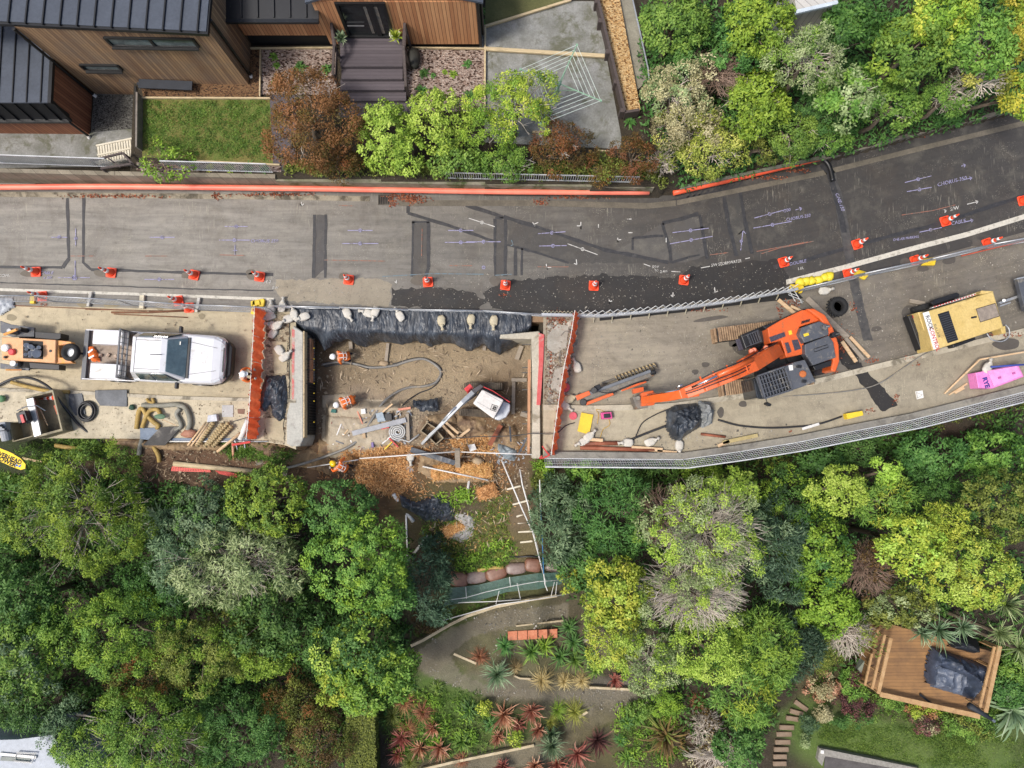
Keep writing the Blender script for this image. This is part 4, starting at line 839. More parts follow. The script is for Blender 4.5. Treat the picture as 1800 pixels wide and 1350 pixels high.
# ---- trees below the site on the left
LS = [('huge yellow green fine leaved tree beside overhead power flag', 150, 893, 118, 'fine', 'moss', .2, dict(ry=102, bare=46, mat2='green')), ('round grey green dense tree right of the white flax', 362, 905, 52, 'dome', 'blue', .4, dict(ry=62, mat2='deep')), ('bright variegated round tree below the scaffold poles', 470, 880, 76, 'dome', 'moss', .2, dict(ry=58, mat2='green')),
 ('sage wispy tree hanging grey twigs below the round trees', 420, 985, 108, 'long', 'sage', -.3, dict(ry=74, bare=120, gaps=.2)), ('blue green wispy branch crown under grey green tree', 315, 970, 50, 'long', 'blue', -.4, dict(ry=66, bare=14)), ('deep green smooth crowned tree below yellow helmet worker', 600, 893, 62, 'dome', 'deep', .1, dict(ry=48)),
 ('mid green rounded tree in front of the deep green tree', 632, 985, 84, 'dome', 'green', .4, dict(ry=84, mat2='moss')), ('glossy deep green crown behind the mid green rounded tree', 690, 1040, 36, 'broad', 'deep', -.4, dict(ry=46)), ('dark blue green narrow shrub left of brown compost bags', 757, 1020, 36, 'long', 'teal', -2.2, dict(ry=72)),
 ('dark green tree at the left edge under the huge tree', 30, 1060, 76, 'broad', 'deep', -.6, dict(ry=60)), ('mid green crown at left edge beside white roof house', 45, 1150, 76, 'broad', 'green', -.4, dict(ry=72, mat2='blue')), ('yellow green fine crown over the dark hollow', 190, 1110, 110, 'fine', 'moss', -.6, dict(ry=66, mat2='green')),
 ('shadowed dark green tree between the wispy and yellow green crowns', 290, 1030, 74, 'fine', 'dark', -1.0, dict(ry=50)), ('olive green wide crown left of centre bottom', 360, 1140, 84, 'fine', 'olive', -.7, dict(ry=62, mat2='moss')), ('dark leafy tree below the sage wispy tree', 480, 1080, 80, 'broad', 'dark', -.6, dict(ry=62, mat2='deep')),
 ('mid olive crown above the mossy understorey', 460, 1150, 56, 'fine', 'moss', -1.0, dict(ry=40)), ('bright leaf tipped tree above the brown grass plants', 625, 1140, 78, 'broad', 'deep', -.5, dict(ry=52, mat2='lime')), ('large green tree with pale yellow shoots at its lower left', 650, 1190, 76, 'broad', 'green', -.8, dict(ry=52, mat2='moss')),
 ('pale yellow shooting crown hanging over the hedge', 600, 1205, 40, 'broad', 'gold', -.6, dict(ry=30)), ('low dark brown green tree in the shadow under the canopy', 265, 1190, 60, 'feather', 'rolive', -2.6, dict(ry=40, mat2='olive')), ('wide ferny green tree at the bottom left', 250, 1290, 118, 'fine', 'green', -1.6, dict(ry=72, bare=34, mat2='moss')),
 ('dark green tree at the bottom between fern tree and hedge', 420, 1270, 70, 'fine', 'deep', -2.4, dict(ry=66)), ('brown green feathery bush left of the hedge top', 520, 1230, 60, 'feather', 'rolive', -3.0, dict(ry=40, mat2='olive', cat='bush')), ('mossy brown bush beside the hedge bottom', 560, 1290, 60, 'feather', 'brown', -3.2, dict(ry=56, mat2='olive', cat='bush')),
 ('dark shrub with orange flowers above the white roof', 45, 1240, 56, 'long', 'deep', -2.0, dict(ry=36, cat='bush')), ('grey green shrub against the right end of white roof', 118, 1285, 34, 'fine', 'blue', -1.8, dict(ry=52, cat='bush')), ('dark bush at left edge under overhead power flag', 18, 890, 34, 'long', 'dark', -1.6, dict(ry=56, cat='bush')), ('dark green bush tucked under left edge of the huge tree', 20, 985, 40, 'broad', 'dark', -1.6, dict(ry=44, cat='bush'))]
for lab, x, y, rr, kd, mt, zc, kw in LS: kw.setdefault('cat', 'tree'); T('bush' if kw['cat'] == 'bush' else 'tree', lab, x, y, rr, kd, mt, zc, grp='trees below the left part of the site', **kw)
# ---- trees below the site on the right
RS = [('blue green strap leaved shrub right of the rope line', 985, 915, 48, 'long', 'blue', -1.2, dict(ry=78, cat='bush')), ('deep green dense tree right of the blue green shrub', 1082, 900, 62, 'long', 'deep', -.6, dict(ry=72)), ('dark green crown below the dense tree at the mesh fence', 1030, 990, 46, 'broad', 'deep', -1.2, dict(ry=44)), ('small yellow bush at the right end of the mesh fence', 1003, 1018, 22, 'broad', 'gold', -1.5, dict(cat='bush')),
 ('yellow lime tree left of the big twiggy tree', 1085, 1040, 56, 'broad', 'gold', .1, dict(ry=56, mat2='lime')), ('lime tree drooping over the garden path', 1075, 1120, 52, 'fine', 'gold', -.5, dict(ry=54, mat2='lime', bare=14)), ('big sage lime tree full of bare grey twigs', 1240, 935, 96, 'fine', 'lime', .9, dict(ry=92, bare=240, mat2='sage', gaps=.25, dens=.75)), ('grey bare branched side of the big twiggy tree', 1165, 905, 58, 'sparse', 'sage', .3, dict(ry=58, bare=150, dens=.4, twm=twigd)),
 ('lower half of big twiggy tree with spraying pale branches', 1215, 1040, 92, 'fine', 'sage', .5, dict(ry=66, bare=300, mat2='lime', dens=.42, gaps=.2)), ('soft lime crown below the spraying branches', 1240, 1140, 70, 'fine', 'lime', .1, dict(ry=52)), ('pale sage crown drooping at the red leaved plants', 1150, 1160, 62, 'fine', 'sage', -.4, dict(ry=48, bare=40, mat2='lime')),
 ('bright yellow green small tree touching the site wall mesh', 1290, 855, 36, 'broad', 'lime', .2, dict(ry=30)), ('dark blue green tree right of the big twiggy tree', 1360, 960, 54, 'long', 'teal', -.2, dict(ry=86, mat2='blue')), ('deep green tree filling the gap below the rail', 1395, 880, 62, 'fine', 'dark', -.8, dict(ry=56, mat2='moss')), ('green tree in the middle right of the thicket', 1430, 975, 58, 'broad', 'moss', -.4, dict(ry=72, mat2='deep')),
 ('round lime tree standing out in dark thicket', 1470, 860, 50, 'dome', 'lime', .5, dict(ry=40)), ('small lime tuft crown right of round lime tree', 1556, 828, 24, 'broad', 'lime', .2, dict(ry=24, cat='bush')), ('green tree with yellow shoots right of round lime tree', 1550, 880, 54, 'long', 'green', -.1, dict(ry=36, mat2='gold')), ('bare brown branched bush in the thicket', 1520, 1000, 56, 'sparse', 'brown', -.9, dict(ry=52, bare=170, dens=.35, twm=twigd, cat='bush')),
 ('golden yellow tree with dense shoots', 1600, 955, 56, 'broad', 'gold', .6, dict(ry=54, mat2='lime')), ('yellow shooting crown above golden tree', 1655, 915, 40, 'long', 'gold', .3, dict(ry=30)), ('large bright lime domed tree above the timber deck', 1700, 1000, 76, 'dome', 'lime', .6, dict(ry=66, mat2='gold')), ('olive grey tree at right edge of the thicket', 1755, 890, 62, 'dome', 'olive', 0, dict(ry=62, mat2='dark')),
 ('glossy green bush under the pink bin by the rail', 1635, 800, 56, 'broad', 'deep', -1.2, dict(ry=40)), ('dark green bush at the right edge below the rail', 1745, 800, 60, 'broad', 'green', -1.4, dict(ry=46, mat2='dark')), ('dark green crown below the rail left of lime tree', 1440, 810, 40, 'broad', 'deep', -1.2, dict(ry=22, cat='bush')), ('green shrub between lime tuft and the rail', 1510, 790, 40, 'fine', 'deep', -1.4, dict(ry=26, cat='bush')),
 ('dense green tree above the sleeper steps', 1345, 1130, 54, 'long', 'green', -.3, dict(ry=60, mat2='moss')), ('bright green tree with yellow buds beside sleeper steps', 1308, 1212, 48, 'long', 'green', -.6, dict(ry=60, mat2='gold')), ('dark teal shrub between green tree and bare twigs', 1400, 1130, 36, 'long', 'teal', -1.0, dict(ry=56)), ('mid green crown hanging below the thicket', 1450, 1070, 52, 'broad', 'moss', -1.0, dict(ry=40)),
 ('light green small leaved tree overhanging the deck', 1580, 1065, 58, 'dome', 'olive', -.6, dict(ry=36, mat2='sage')), ('grey weeping bare tree left of the deck', 1490, 1110, 44, 'sparse', 'olive', -1.6, dict(ry=46, bare=130, dens=.5)), ('olive bush beneath the weeping bare tree', 1440, 1130, 34, 'feather', 'olive', -2.4, dict(ry=46, cat='bush')), ('dark green tree between golden tree and dark thicket', 1640, 860, 44, 'fine', 'dark', -1.0, dict(ry=40)),
 ('low green shrub at the foot of green trees by steps', 1300, 1312, 40, 'broad', 'deep', -2.6, dict(ry=40, cat='bush')), ('green scrubby bush just below rail by the red tape', 1130, 825, 60, 'fine', 'dark', -1.6, dict(ry=18, cat='bush')), ('light green small bush below the rail end', 1025, 825, 30, 'broad', 'green', -1.4, dict(ry=18, cat='bush')), ('yellowish green scrub below middle of the rail', 1230, 822, 46, 'fine', 'moss', -1.6, dict(ry=20, cat='bush'))]
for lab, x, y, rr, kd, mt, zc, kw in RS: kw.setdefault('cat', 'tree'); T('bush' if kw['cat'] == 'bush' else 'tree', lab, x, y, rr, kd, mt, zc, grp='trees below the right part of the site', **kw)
# ---- ground cover nobody could count
undergrowth('undergrowth', '', [[(-60, 840), (260, 840), (540, 900), (720, 950), (720, 1190), (600, 1350), (-60, 1350)], [(960, 830), (1200, 828), (1800, 720), (1800, 1120), (1400, 1180), (1340, 1280), (1250, 1340), (1150, 1200), (1000, 1040)]], 2600, 'dark', seed=3, L=.2, Wd=.08, clr=.32)
undergrowth('undergrowth', '', [[(1140, 0), (1800, 0), (1800, 190), (1440, 275), (1200, 330), (1130, 200)]], 900, 'deep', seed=4, L=.18, Wd=.07, clr=.3)
undergrowth('ground_cover', '', [[(500, 305), (1140, 315), (1180, 330), (1130, 290), (500, 290)], [(960, 815), (1200, 815), (1400, 790), (1800, 705), (1800, 720), (1400, 810), (1200, 835), (960, 835)]], 460, 'olive', seed=5, clr=.16, L=.1, Wd=.05)
undergrowth('grass', '', [[(730, 900), (900, 870), (905, 980), (800, 1000), (740, 960)], [(890, 1000), (800, 1010), (850, 960), (900, 960)], [(0, 800), (120, 760), (200, 790), (60, 830)], [(400, 775), (520, 795), (500, 805), (380, 790)], [(780, 1050), (900, 1020), (900, 1040), (740, 1120), (725, 1110)]], 900, 'grass', seed=6, L=.13, Wd=.025, clr=.09, nl=14, lift=.02)
undergrowth('grass', '', [[(690, 1220), (830, 1210), (870, 1240), (870, 1320), (700, 1340), (670, 1280)], [(1090, 1260), (1150, 1240), (1230, 1330), (1100, 1350)], [(1420, 1180), (1560, 1225), (1700, 1260), (1560, 1270), (1420, 1230)], [(1700, 1130), (1800, 1120), (1800, 1280), (1740, 1260)]], 900, 'grass', seed=8, L=.13, Wd=.03, clr=.1, nl=16, lift=.02)
# ============================================================ MACHINES AND VEHICLES
steel = M('steel', 'A6A8AA', rough=.3, metal=.8, bump=0); galv = M('galv', 'B9BCBE', rough=.4, metal=.5); rub = M('rubber', '222222', var=.25, rough=.85, bsc=80, bump=.3, dirt='5A5348', dlo=.6)
org = M('machine_orange', 'DC6228', var=.1, sc=2.5, rough=.4, bump=.06, dirt='94623F', dsc=4, dlo=.58, coat=.3); dgr = M('machine_grey', '54575D', var=.12, rough=.45, bump=.05, dirt='7F7A70', dsc=4, dlo=.55); mblk = M('machine_black', '1E1F22', var=.2, rough=.45, dirt='4B463E', dsc=4, dlo=.62)
wpaint = M('white_paint', 'CFCFD1', var=.04, rough=.28, bump=0, coat=.5, dirt='A9A498', dsc=2.5, dlo=.57); dirty = M('dirty_steel', '6A665F', '8B867C', rough=.6, metal=.3, dirt='7A5A3C', dlo=.52); lamp = M('lamp_glass', 'C9CED2', rough=.1, bump=0)
redl = M('red_plastic', 'C2383A', var=.05, rough=.4, bump=0); ylw = M('yellow_plastic', 'E6C534', var=.08, rough=.5, bump=.02, dirt='A9903A', dlo=.64); chrome = M('chrome', 'D8DADC', rough=.12, metal=1, bump=0)
def poly(name, pts, z1, z0, m, par, bev=.012, seg=2): return MB().px(pts, z1, z0).build(name, m, par, bev=bev, seg=seg)
# ---- the orange excavator
zx = zoomer(1240, 500, 5.625)
ex = thing('excavator', 'large orange and grey excavator parked across the yard with its arm pointing left', 'excavator', P(1395, 620, 0))
def track(name, a_, b_, wpx, ztop, par, n=38, pad='tan'):
 A, B = P(*a_, ztop), P(*b_, ztop); d = (B-A).normalized(); w = wpx*mpp(ztop); L = (B-A).length; s = Vector((-d.y, d.x, 0)); r = ztop/2; up = Vector((0, 0, 1))
 b = MB(); c0, c1 = A+d*r-up*r, B-d*r-up*r
 prof = [c0+(-d*math.sin(t)+up*math.cos(t))*r*.88 for t in np.linspace(0, math.pi, 7)]+[c1+(d*math.sin(t)-up*math.cos(t))*r*.88 for t in np.linspace(0, math.pi, 7)]
 b.hexa([p-s*w*.45 for p in prof], [p+s*w*.45 for p in prof]); o = b.build(name, rub, par); k = MB()
 for i in range(n):
  q = A+d*(r*.6+(L-1.2*r)*i/(n-1)); k.box(q-up*.02, (L/n*.62, w, .05), rot=Matrix((d, s, up)).transposed())
 for c, sg in ((c0, -1), (c1, 1)):
  for t in np.linspace(.5, 2.6, 6): e = d*sg*math.sin(t)+up*math.cos(t); k.box(c+e*r*.95, (.09, w, .05), rot=Matrix((e.cross(s), s, e)).transposed())
 k.build('track_pad', M('rusty_pad', '8A6F55', 'B79A78', rough=.7, metal=.2, sc=5, dirt='4E3E30'), o); return o
track('track', (1256, 589), (1424, 568), 25, .78, ex); track('track', (1268, 684), (1436, 662), 25, .78, ex)
b = MB(); c = P(1368, 622, .7); b.box(c, (1.9, 1.5, .3), rz=R(7)); b.lathe([(.75, -.02), (.78, .1), (.74, .3)], c, 24); b.build('undercarriage', mblk, ex)
body = zx(560, 420, 740, 345, 960, 243, 1060, 236, 1180, 300, 1262, 430, 1318, 600, 1325, 760, 1292, 862, 1085, 905, 1030, 760, 830, 770, 800, 720, 640, 575)
b = MB(); b.px(body, 1.25, 1.0); b.build('platform', mblk, ex, bev=.02)
sh = lambda pts, k: [(sum(p[0] for p in pts)/len(pts)+(p[0]-sum(q[0] for q in pts)/len(pts))*k, sum(p[1] for p in pts)/len(pts)+(p[1]-sum(q[1] for q in pts)/len(pts))*k) for p in pts]
cw = zx(1000, 240, 1075, 236, 1185, 300, 1265, 430, 1322, 600, 1328, 760, 1290, 866, 1240, 850, 1262, 760, 1258, 610, 1200, 450, 1130, 340)
poly('counterweight', cw, 2.0, 1.05, org, ex, .05, 3)
poly('body_panel', zx(750, 350, 960, 250, 1060, 262, 1150, 350, 930, 420, 925, 480, 975, 585, 960, 690, 800, 725, 750, 560, 640, 580, 615, 430), 1.82, 1.2, org, ex, .03, 3)
poly('body_panel', zx(560, 412, 740, 350, 760, 395, 600, 445), 1.7, 1.2, mblk, ex, .04, 3)
poly('engine_cover', zx(950, 425, 1130, 362, 1212, 402, 1222, 498, 978, 580, 930, 485), 2.12, 1.7, dgr, ex, .035, 3); poly('engine_cover', zx(982, 592, 1222, 502, 1268, 572, 1292, 722, 1062, 802, 986, 690), 2.08, 1.7, dgr, ex, .035, 3)
poly('engine_cover', zx(1062, 808, 1290, 730, 1270, 800, 1085, 850), 1.9, 1.5, mblk, ex, .02)
b = MB(); b.tube([P(*q, 2.1) for q in zx(1070, 640, 1205, 595, 1215, 620, 1080, 668)], .012, 5, closed=True); b.build('cover_rib', mblk, ex)
for pts, z in ((zx(635, 520, 780, 470, 795, 512, 650, 570), 1.86), (zx(855, 552, 915, 542, 946, 635, 886, 655), 1.85), (zx(785, 578, 820, 570, 852, 665, 815, 682), 1.85)): poly('grip_plate', pts, z, z-.06, M('grip', '2E2A38', '57525E', sc=30, bump=.6, rough=.5), ex, .006)
poly('decal', zx(968, 490, 1018, 476, 1026, 502, 976, 518), 2.127, 2.11, ylw, ex, 0); poly('decal', zx(820, 460, 850, 452, 860, 490, 830, 500), 1.835, 1.8, ylw, ex, 0)
b = MB()
for i in range(6): q = zx(955+i*14, 375-i*4)[0]; b.box(P(*q, 1.83), (.035, .1, .02), rz=R(-15))
b.build('louvre', mblk, ex)
for (x, y) in zx(1155, 432, 1250, 505):
 b = MB(); g = P(x, y, 2.05); b.cyl(g, g+Vector((0, 0, .28)), .1, 12); b.cyl(g+Vector((0, 0, .28)), g+Vector((.12, .02, .34)), .05, 8); b.build('exhaust' if x < 1450 else 'air_filter', dgr if x < 1450 else mblk, ex, bev=.01)
# right side steps and guard
poly('side_box', zx(350, 500, 520, 430, 580, 412, 625, 560, 440, 620, 400, 640), 1.25, .85, mblk, ex, .03); poly('step', zx(300, 545, 375, 520, 412, 635, 335, 655), 1.0, .9, M('grip', '2E2A38'), ex)
b = MB(); q = [P(x, y, 1.75) for x, y in zx(410, 500, 520, 455, 555, 560, 450, 600)]; b.tube(q, .02, 6, closed=True); [b.cyl(p, (p.x, p.y, 1.2), .018, 6) for p in q]
for i in range(5): t = i/5+.1; b.cyl(q[0].lerp(q[1], t), q[3].lerp(q[2], t), .012, 5)
b.build('guard_rail', dgr, ex)
# cab
cabm = dgr; cb_lo = zx(398, 975, 520, 905, 880, 768, 985, 742, 1092, 960, 945, 1018, 600, 1128, 470, 1132)
poly('cab', zx(780, 812, 880, 768, 985, 742, 1092, 960, 945, 1018, 858, 1045), 2.78, 1.1, cabm, ex, .03, 3)
poly('cab', zx(470, 930, 520, 908, 782, 812, 858, 1045, 600, 1122, 510, 1125), 2.5, 1.1, M('cab_glass', '15181C', '2C333B', rough=.08, bump=0, sc=1), ex, .04, 3)
b = MB(); z = 2.82; a_, c_, d_, e_ = [P(x, y, z) for x, y in zx(520, 905, 785, 815, 860, 1040, 590, 1125)]
for q1, q2 in ((a_, c_), (c_, d_), (d_, e_), (e_, a_)): b.bar(q1, q2, .06, .05)
for i in range(1, 9): t = i/9; b.bar(a_.lerp(c_, t), e_.lerp(d_, t), .028, .05)
for i in range(1, 5): t = i/5; b.bar(a_.lerp(e_, t)+Vector((0, 0, .022)), c_.lerp(d_, t)+Vector((0, 0, .022)), .022, .02)
f0, f1 = [P(x, y, 1.35) for x, y in zx(430, 985, 500, 1130)]
b.bar(a_, f0, .05, .05); b.bar(e_, f1, .05, .05)
for i in range(1, 9): t = i/9; b.bar(a_.lerp(f0, t), e_.lerp(f1, t), .03, .03)
for i in range(1, 3): t = i/3; b.bar(a_.lerp(e_, t), f0.lerp(f1, t), .02, .02)
b.build('roof_guard', dgr, ex)
b = MB(); g = P(*zx(962, 885)[0], 2.8); b.lathe([(.0, -.02), (.115, -.02), (.12, .02), (.09, .05), (0, .06)], g, 18); b.build('cab_cap', M('cap_orange', 'C06A34', bump=0), ex)
b = MB(); b.px(zx(822, 800, 862, 796, 868, 846, 832, 852), 2.795, 2.78); b.build('sticker', white_t, ex)
for pts in (zx(910, 795, 955, 800, 950, 825, 905, 820), zx(960, 940, 1003, 945, 1000, 972, 958, 968)): poly('work_light', pts, 2.86, 2.78, mblk, ex)
b = MB(); m0, m1 = P(*zx(596, 1120)[0], 2.4), P(*zx(615, 1185)[0], 2.3); b.cyl(m0, m1, .015, 6); mi = b.build('mirror_arm', mblk, ex); b = MB(); b.box(m1, (.2, .1, .26), rz=R(-25)); b.build('mirror', mblk, mi, bev=.03)
# boom, arm and their rams
def beam(st, name, m, par, bev=.02):
 """st: (px, py, z, width, height) stations"""
 b = MB(); rings = []
 cs = [P(s[0], s[1], s[2]) for s in st]
 for i, (c, s) in enumerate(zip(cs, st)):
  d = (cs[min(i+1, len(cs)-1)]-cs[max(i-1, 0)]).normalized(); sd = d.cross(Vector((0, 0, 1))).normalized(); u = sd.cross(d).normalized(); w, h = s[3]/2, s[4]/2
  rings.append([c-sd*w-u*h, c+sd*w-u*h, c+sd*w+u*h, c-sd*w+u*h])
 vs = [p for r_ in rings for p in r_]; n = len(rings); fs = [(3, 2, 1, 0), (4*n-4, 4*n-3, 4*n-2, 4*n-1)]
 for i in range(n-1):
  for k in range(4): fs.append((4*i+k, 4*i+(k+1) % 4, 4*i+4+(k+1) % 4, 4*i+4+k))
 b.add(vs, fs); return b.build(name, m, par, bev=bev, seg=2)
beam([(1368, 616, 1.9, .4, .3), (1345, 628, 2.5, .46, .5), (1318, 644, 3.0, .46, .62), (1280, 660, 3.25, .44, .6), (1240, 677, 3.15, .4, .48), (1206, 691, 2.85, .36, .34)], 'boom', org, ex)
beam([(1226, 684, 2.98, .5, .12), (1200, 692, 2.85, .3, .42), (1180, 697, 2.4, .3, .46), (1150, 701, 1.7, .28, .36), (1132, 704, 1.2, .26, .26)], 'arm', org, ex)
b = MB(); b.cyl(P(1322, 632, 3.4), P(1262, 660, 3.62), .085, 12); b.build('ram', org, ex, smooth=True); b = MB(); b.cyl(P(1262, 660, 3.62), P(1216, 681, 3.2), .04, 10); b.build('ram_rod', chrome, ex, smooth=True)
for o1, o2 in ((12, 10), (-10, -9)):
 b = MB(); b.cyl(P(1330, 624+o1+4, 1.6), P(1298, 648+o1, 2.5), .08, 10); b.build('ram', org, ex, smooth=True)
for i, o in enumerate((-9, -6, 6, 9, 12)):
 MB().tube(bez([P(1368, 610+o, 2.2), P(1340, 624+o, 2.95), P(1300, 645+o, 3.55), P(1258, 662+o, 3.58), P(1222, 678+o*.8, 3.2), P(1195, 688+o*.6, 2.9)], 6), .018, 5).build('hose', org if i % 2 else mblk, ex, smooth=True)
b = MB()
for x, y, z in ((1310, 642, 3.42), (1282, 654, 3.55), (1258, 665, 3.5), (1235, 674, 3.35)): b.bar(P(x-5, y-12, z), P(x+5, y+13, z), .05, .05)
b.build('hose_clamp', org, ex)
b = MB(); b.px([(1128, 690), (1148, 686), (1156, 700), (1150, 712), (1128, 714)], 1.25, .8); b.build('link', org, ex, bev=.02)
b = MB(); b.px([(1112, 698), (1132, 694), (1140, 716), (1120, 719)], 1.0, .25); b.cyl(P(1122, 700, 1.02), P(1122, 700, 1.1), .09, 10); b.build('quick_hitch', dirty, ex, bev=.015)
b = MB(); b.cyl(P(1138, 694, 1.3), P(1196, 686, 2.6), .035, 8); b.cyl(P(1188, 682, 3.0), P(1200, 676, 3.1), .03, 6); b.build('ram_rod', chrome, ex, smooth=True)
b = MB(); g = P(1318, 629, 1.3)
for q in zx(455, 660, 480, 650, 520, 690, 600, 625): b.cyl(P(*q, 1.3), P(*q, 1.75), .1, 10)
b.px(zx(460, 650, 540, 690, 600, 615, 680, 640, 640, 720, 480, 730), 1.62, 1.2); b.build('boom_foot', org, ex, bev=.02)
# ---- drill mast lying in front
dm = thing('drill_mast', 'orange and steel drilling mast lying on the yard in front of the excavator arm', 'drill mast', P(1080, 685, 0)); zm_ = zoomer(940, 500, 4.5)
beam([(1022, 703, .32, .16, .22), (1080, 682, .4, .2, .26), (1147, 657, .42, .18, .26)], 'mast', dirty, dm); beam([(1024, 696, .55, .12, .08), (1144, 652, .62, .12, .06)], 'rail', M('grey_rail', '6C7075', rough=.5), dm)
beam([(1013, 700, .5, .2, .16), (1037, 690, .55, .16, .12)], 'cylinder_guard', org, dm); beam([(1030, 710, .35, .12, .14), (1078, 692, .42, .12, .14)], 'cylinder_guard', org, dm); beam([(1092, 687, .6, .06, .05), (1136, 670, .62, .1, .07)], 'rail', org, dm)
b = MB(); b.cyl(P(1025, 707, .2), P(1025, 707, .5), .13, 12); b.cyl(P(1044, 686, .4), P(1044, 686, .9), .12, 10); b.box(P(1050, 681, .7), (.22, .18, .25), rz=R(20)); b.cyl(P(1143, 657, .5), P(1152, 653, .5), .1, 8); b.build('drive_head', mblk, dm, bev=.015)
b = MB(); b.px([(1112, 684), (1131, 680), (1132, 688), (1114, 692)], .6, .3); b.build('bracket', org, dm); MB().tube(bez([P(1050, 688, .9), P(1075, 690, .85), P(1110, 676, .8), P(1140, 668, .7)], 6), .022, 5).build('hose', mblk, dm, smooth=True)
au = thing('auger', 'long muddy auger screw lying beside the drilling mast', 'auger', P(1110, 660, 0)); mud = M('dry_mud', 'B09C74', 'CDBB93', sc=5, bump=.6, dirt='7B694A', dlo=.5)
A, B = P(1058, 674, .14), P(1154, 642, .14); b = MB(); b.cyl(A, B, .05, 8); b.build('shaft', dirty, au); d = (B-A).normalized(); s = Vector((-d.y, d.x, 0)); b = MB(); vs, fs = [], []; n = 110
for i in range(n+1):
 t = i/n; th = t*26*math.pi*.9; c = A.lerp(B, .25+.75*t); e = s*math.cos(th)+Vector((0, 0, 1))*math.sin(th); vs += [c+e*.04, c+e*.13]
fs = [(2*i, 2*i+1, 2*i+3, 2*i+2) for i in range(n)]; b.add(vs, fs); b.add([v+d*.012 for v in vs], [f[::-1] for f in fs]); b.build('flight', mud, au)
# ---- white ute
uc = P(274, 628, .9); ut = thing('pickup_truck', 'white double cab utility truck with tray boxes parked beside the orange barrier', 'pickup truck', (uc.x, uc.y, 0), R(-2.4))
def lpart(mb, name, m, par=ut, **k): mb.T = MATX[par.name]; vs = [par_m @ Vector(v) for v in mb.v]; mb.v = [tuple(v) for v in vs]; return mb.build(name, m, par, **k)
par_m = MATX[ut.name]
def loft(st):
 b = MB(); rings = [[(x, y, z) for y, z in pr]+[(x, -y, z) for y, z in pr[::-1]] for x, pr in st]; n = len(rings[0]); vs = [p for r_ in rings for p in r_]
 fs = [tuple(range(n)), tuple(range((len(rings)-1)*n, len(rings)*n))[::-1]]
 for i in range(len(rings)-1):
  for k in range(n): fs.append((i*n+k, (i+1)*n+k, (i+1)*n+(k+1) % n, i*n+(k+1) % n))
 return b.add(vs, fs)
lpart(loft([(-.66, [(.86, .42), (.91, .7), (.9, 1.05), (.86, 1.12)]), (0, [(.88, .42), (.93, .75), (.92, 1.05), (.88, 1.13)]), (1.2, [(.88, .42), (.93, .75), (.91, 1.02), (.86, 1.12)]), (1.5, [(.88, .42), (.93, .78), (.9, 1.0), (.84, 1.09)]), (2.15, [(.86, .42), (.92, .75), (.87, .95), (.76, 1.05)]), (2.42, [(.8, .42), (.84, .72), (.79, .9), (.66, .98)]), (2.56, [(.64, .42), (.7, .7), (.64, .84), (.5, .9)])]), 'body', wpaint, smooth=False, bev=.05, seg=3)
lpart(loft([(-.64, [(.86, 1.08), (.82, 1.15)]), (-.46, [(.84, 1.1), (.64, 1.74)]), (-.3, [(.84, 1.1), (.62, 1.8)]), (.62, [(.86, 1.1), (.62, 1.81)]), (.8, [(.86, 1.1), (.6, 1.76)]), (1.22, [(.84, 1.08), (.78, 1.16)])]), 'cab', wpaint, bev=.03, seg=2)
b = MB(); b.add([(.82, .58, 1.765), (.82, -.58, 1.765), (1.27, -.73, 1.165), (1.27, .73, 1.165), (.79, .56, 1.74), (.79, -.56, 1.74), (1.24, -.71, 1.14), (1.24, .71, 1.14)], [(3, 2, 1, 0), (4, 5, 6, 7), (0, 1, 5, 4), (1, 2, 6, 5), (2, 3, 7, 6), (3, 0, 4, 7)]); lpart(b, 'windscreen', M('windscreen', '4F646C', '74898F', rough=.05, bump=0, sc=.8, coat=.5), bev=.01)
b = MB(); b.box((1.3, 0, 1.13), (.09, 1.5, .05)); lpart(b, 'cowl', mblk)
for sg in (1, -1):
 b = MB(); b.add([(-.38, sg*.86, 1.16), (.2, sg*.875, 1.16), (.2, sg*.7, 1.66), (-.32, sg*.69, 1.64), (-.38, sg*.80, 1.16), (.2, sg*.80, 1.16), (.2, sg*.6, 1.66), (-.32, sg*.6, 1.64)], [(0, 1, 2, 3)[::sg], (4, 7, 6, 5)[::sg], (0, 4, 5, 1), (3, 2, 6, 7)]); lpart(b, 'side_window', glass)
 b = MB(); b.add([(.26, sg*.875, 1.16), (1.02, sg*.875, 1.16), (.76, sg*.7, 1.66), (.26, sg*.7, 1.66), (.26, sg*.8, 1.16), (1.02, sg*.8, 1.16), (.7, sg*.6, 1.64), (.26, sg*.6, 1.64)], [(0, 1, 2, 3)[::sg], (4, 7, 6, 5)[::sg], (0, 4, 5, 1), (3, 2, 6, 7)]); lpart(b, 'side_window', glass)
 b = MB(); b.box((1.0, sg*1.03, 1.2), (.12, .24, .17)); lpart(b, 'mirror', mblk, bev=.04, seg=2)
 b = MB(); b.box((2.3, sg*.72, .9), (.3, .2, .12), rz=-sg*R(28)); lpart(b, 'headlight', lamp, bev=.03)
 b = MB(); b.box((-1.58, sg*.62, 1.13), (1.08, .54, .48)); lpart(b, 'tray_box', wpaint, bev=.03, seg=2)
 for wx in (-1.5, 1.58):
  b = MB(); b.cyl((wx, sg*.72, .38), (wx, sg*.94, .38), .38, 20); w = lpart(b, 'wheel', rub, bev=.03); b = MB(); b.cyl((wx, sg*.9, .38), (wx, sg*.952, .38), .22, 14); lpart(b, 'rim', steel, w)
lpart(loft([(2.35, [(.86, .35), (.9, .62), (.86, .7)]), (2.62, [(.66, .33), (.7, .62), (.66, .72)]), (2.72, [(.5, .33), (.54, .6), (.5, .7)])]), 'bull_bar', mblk, bev=.03, seg=2)
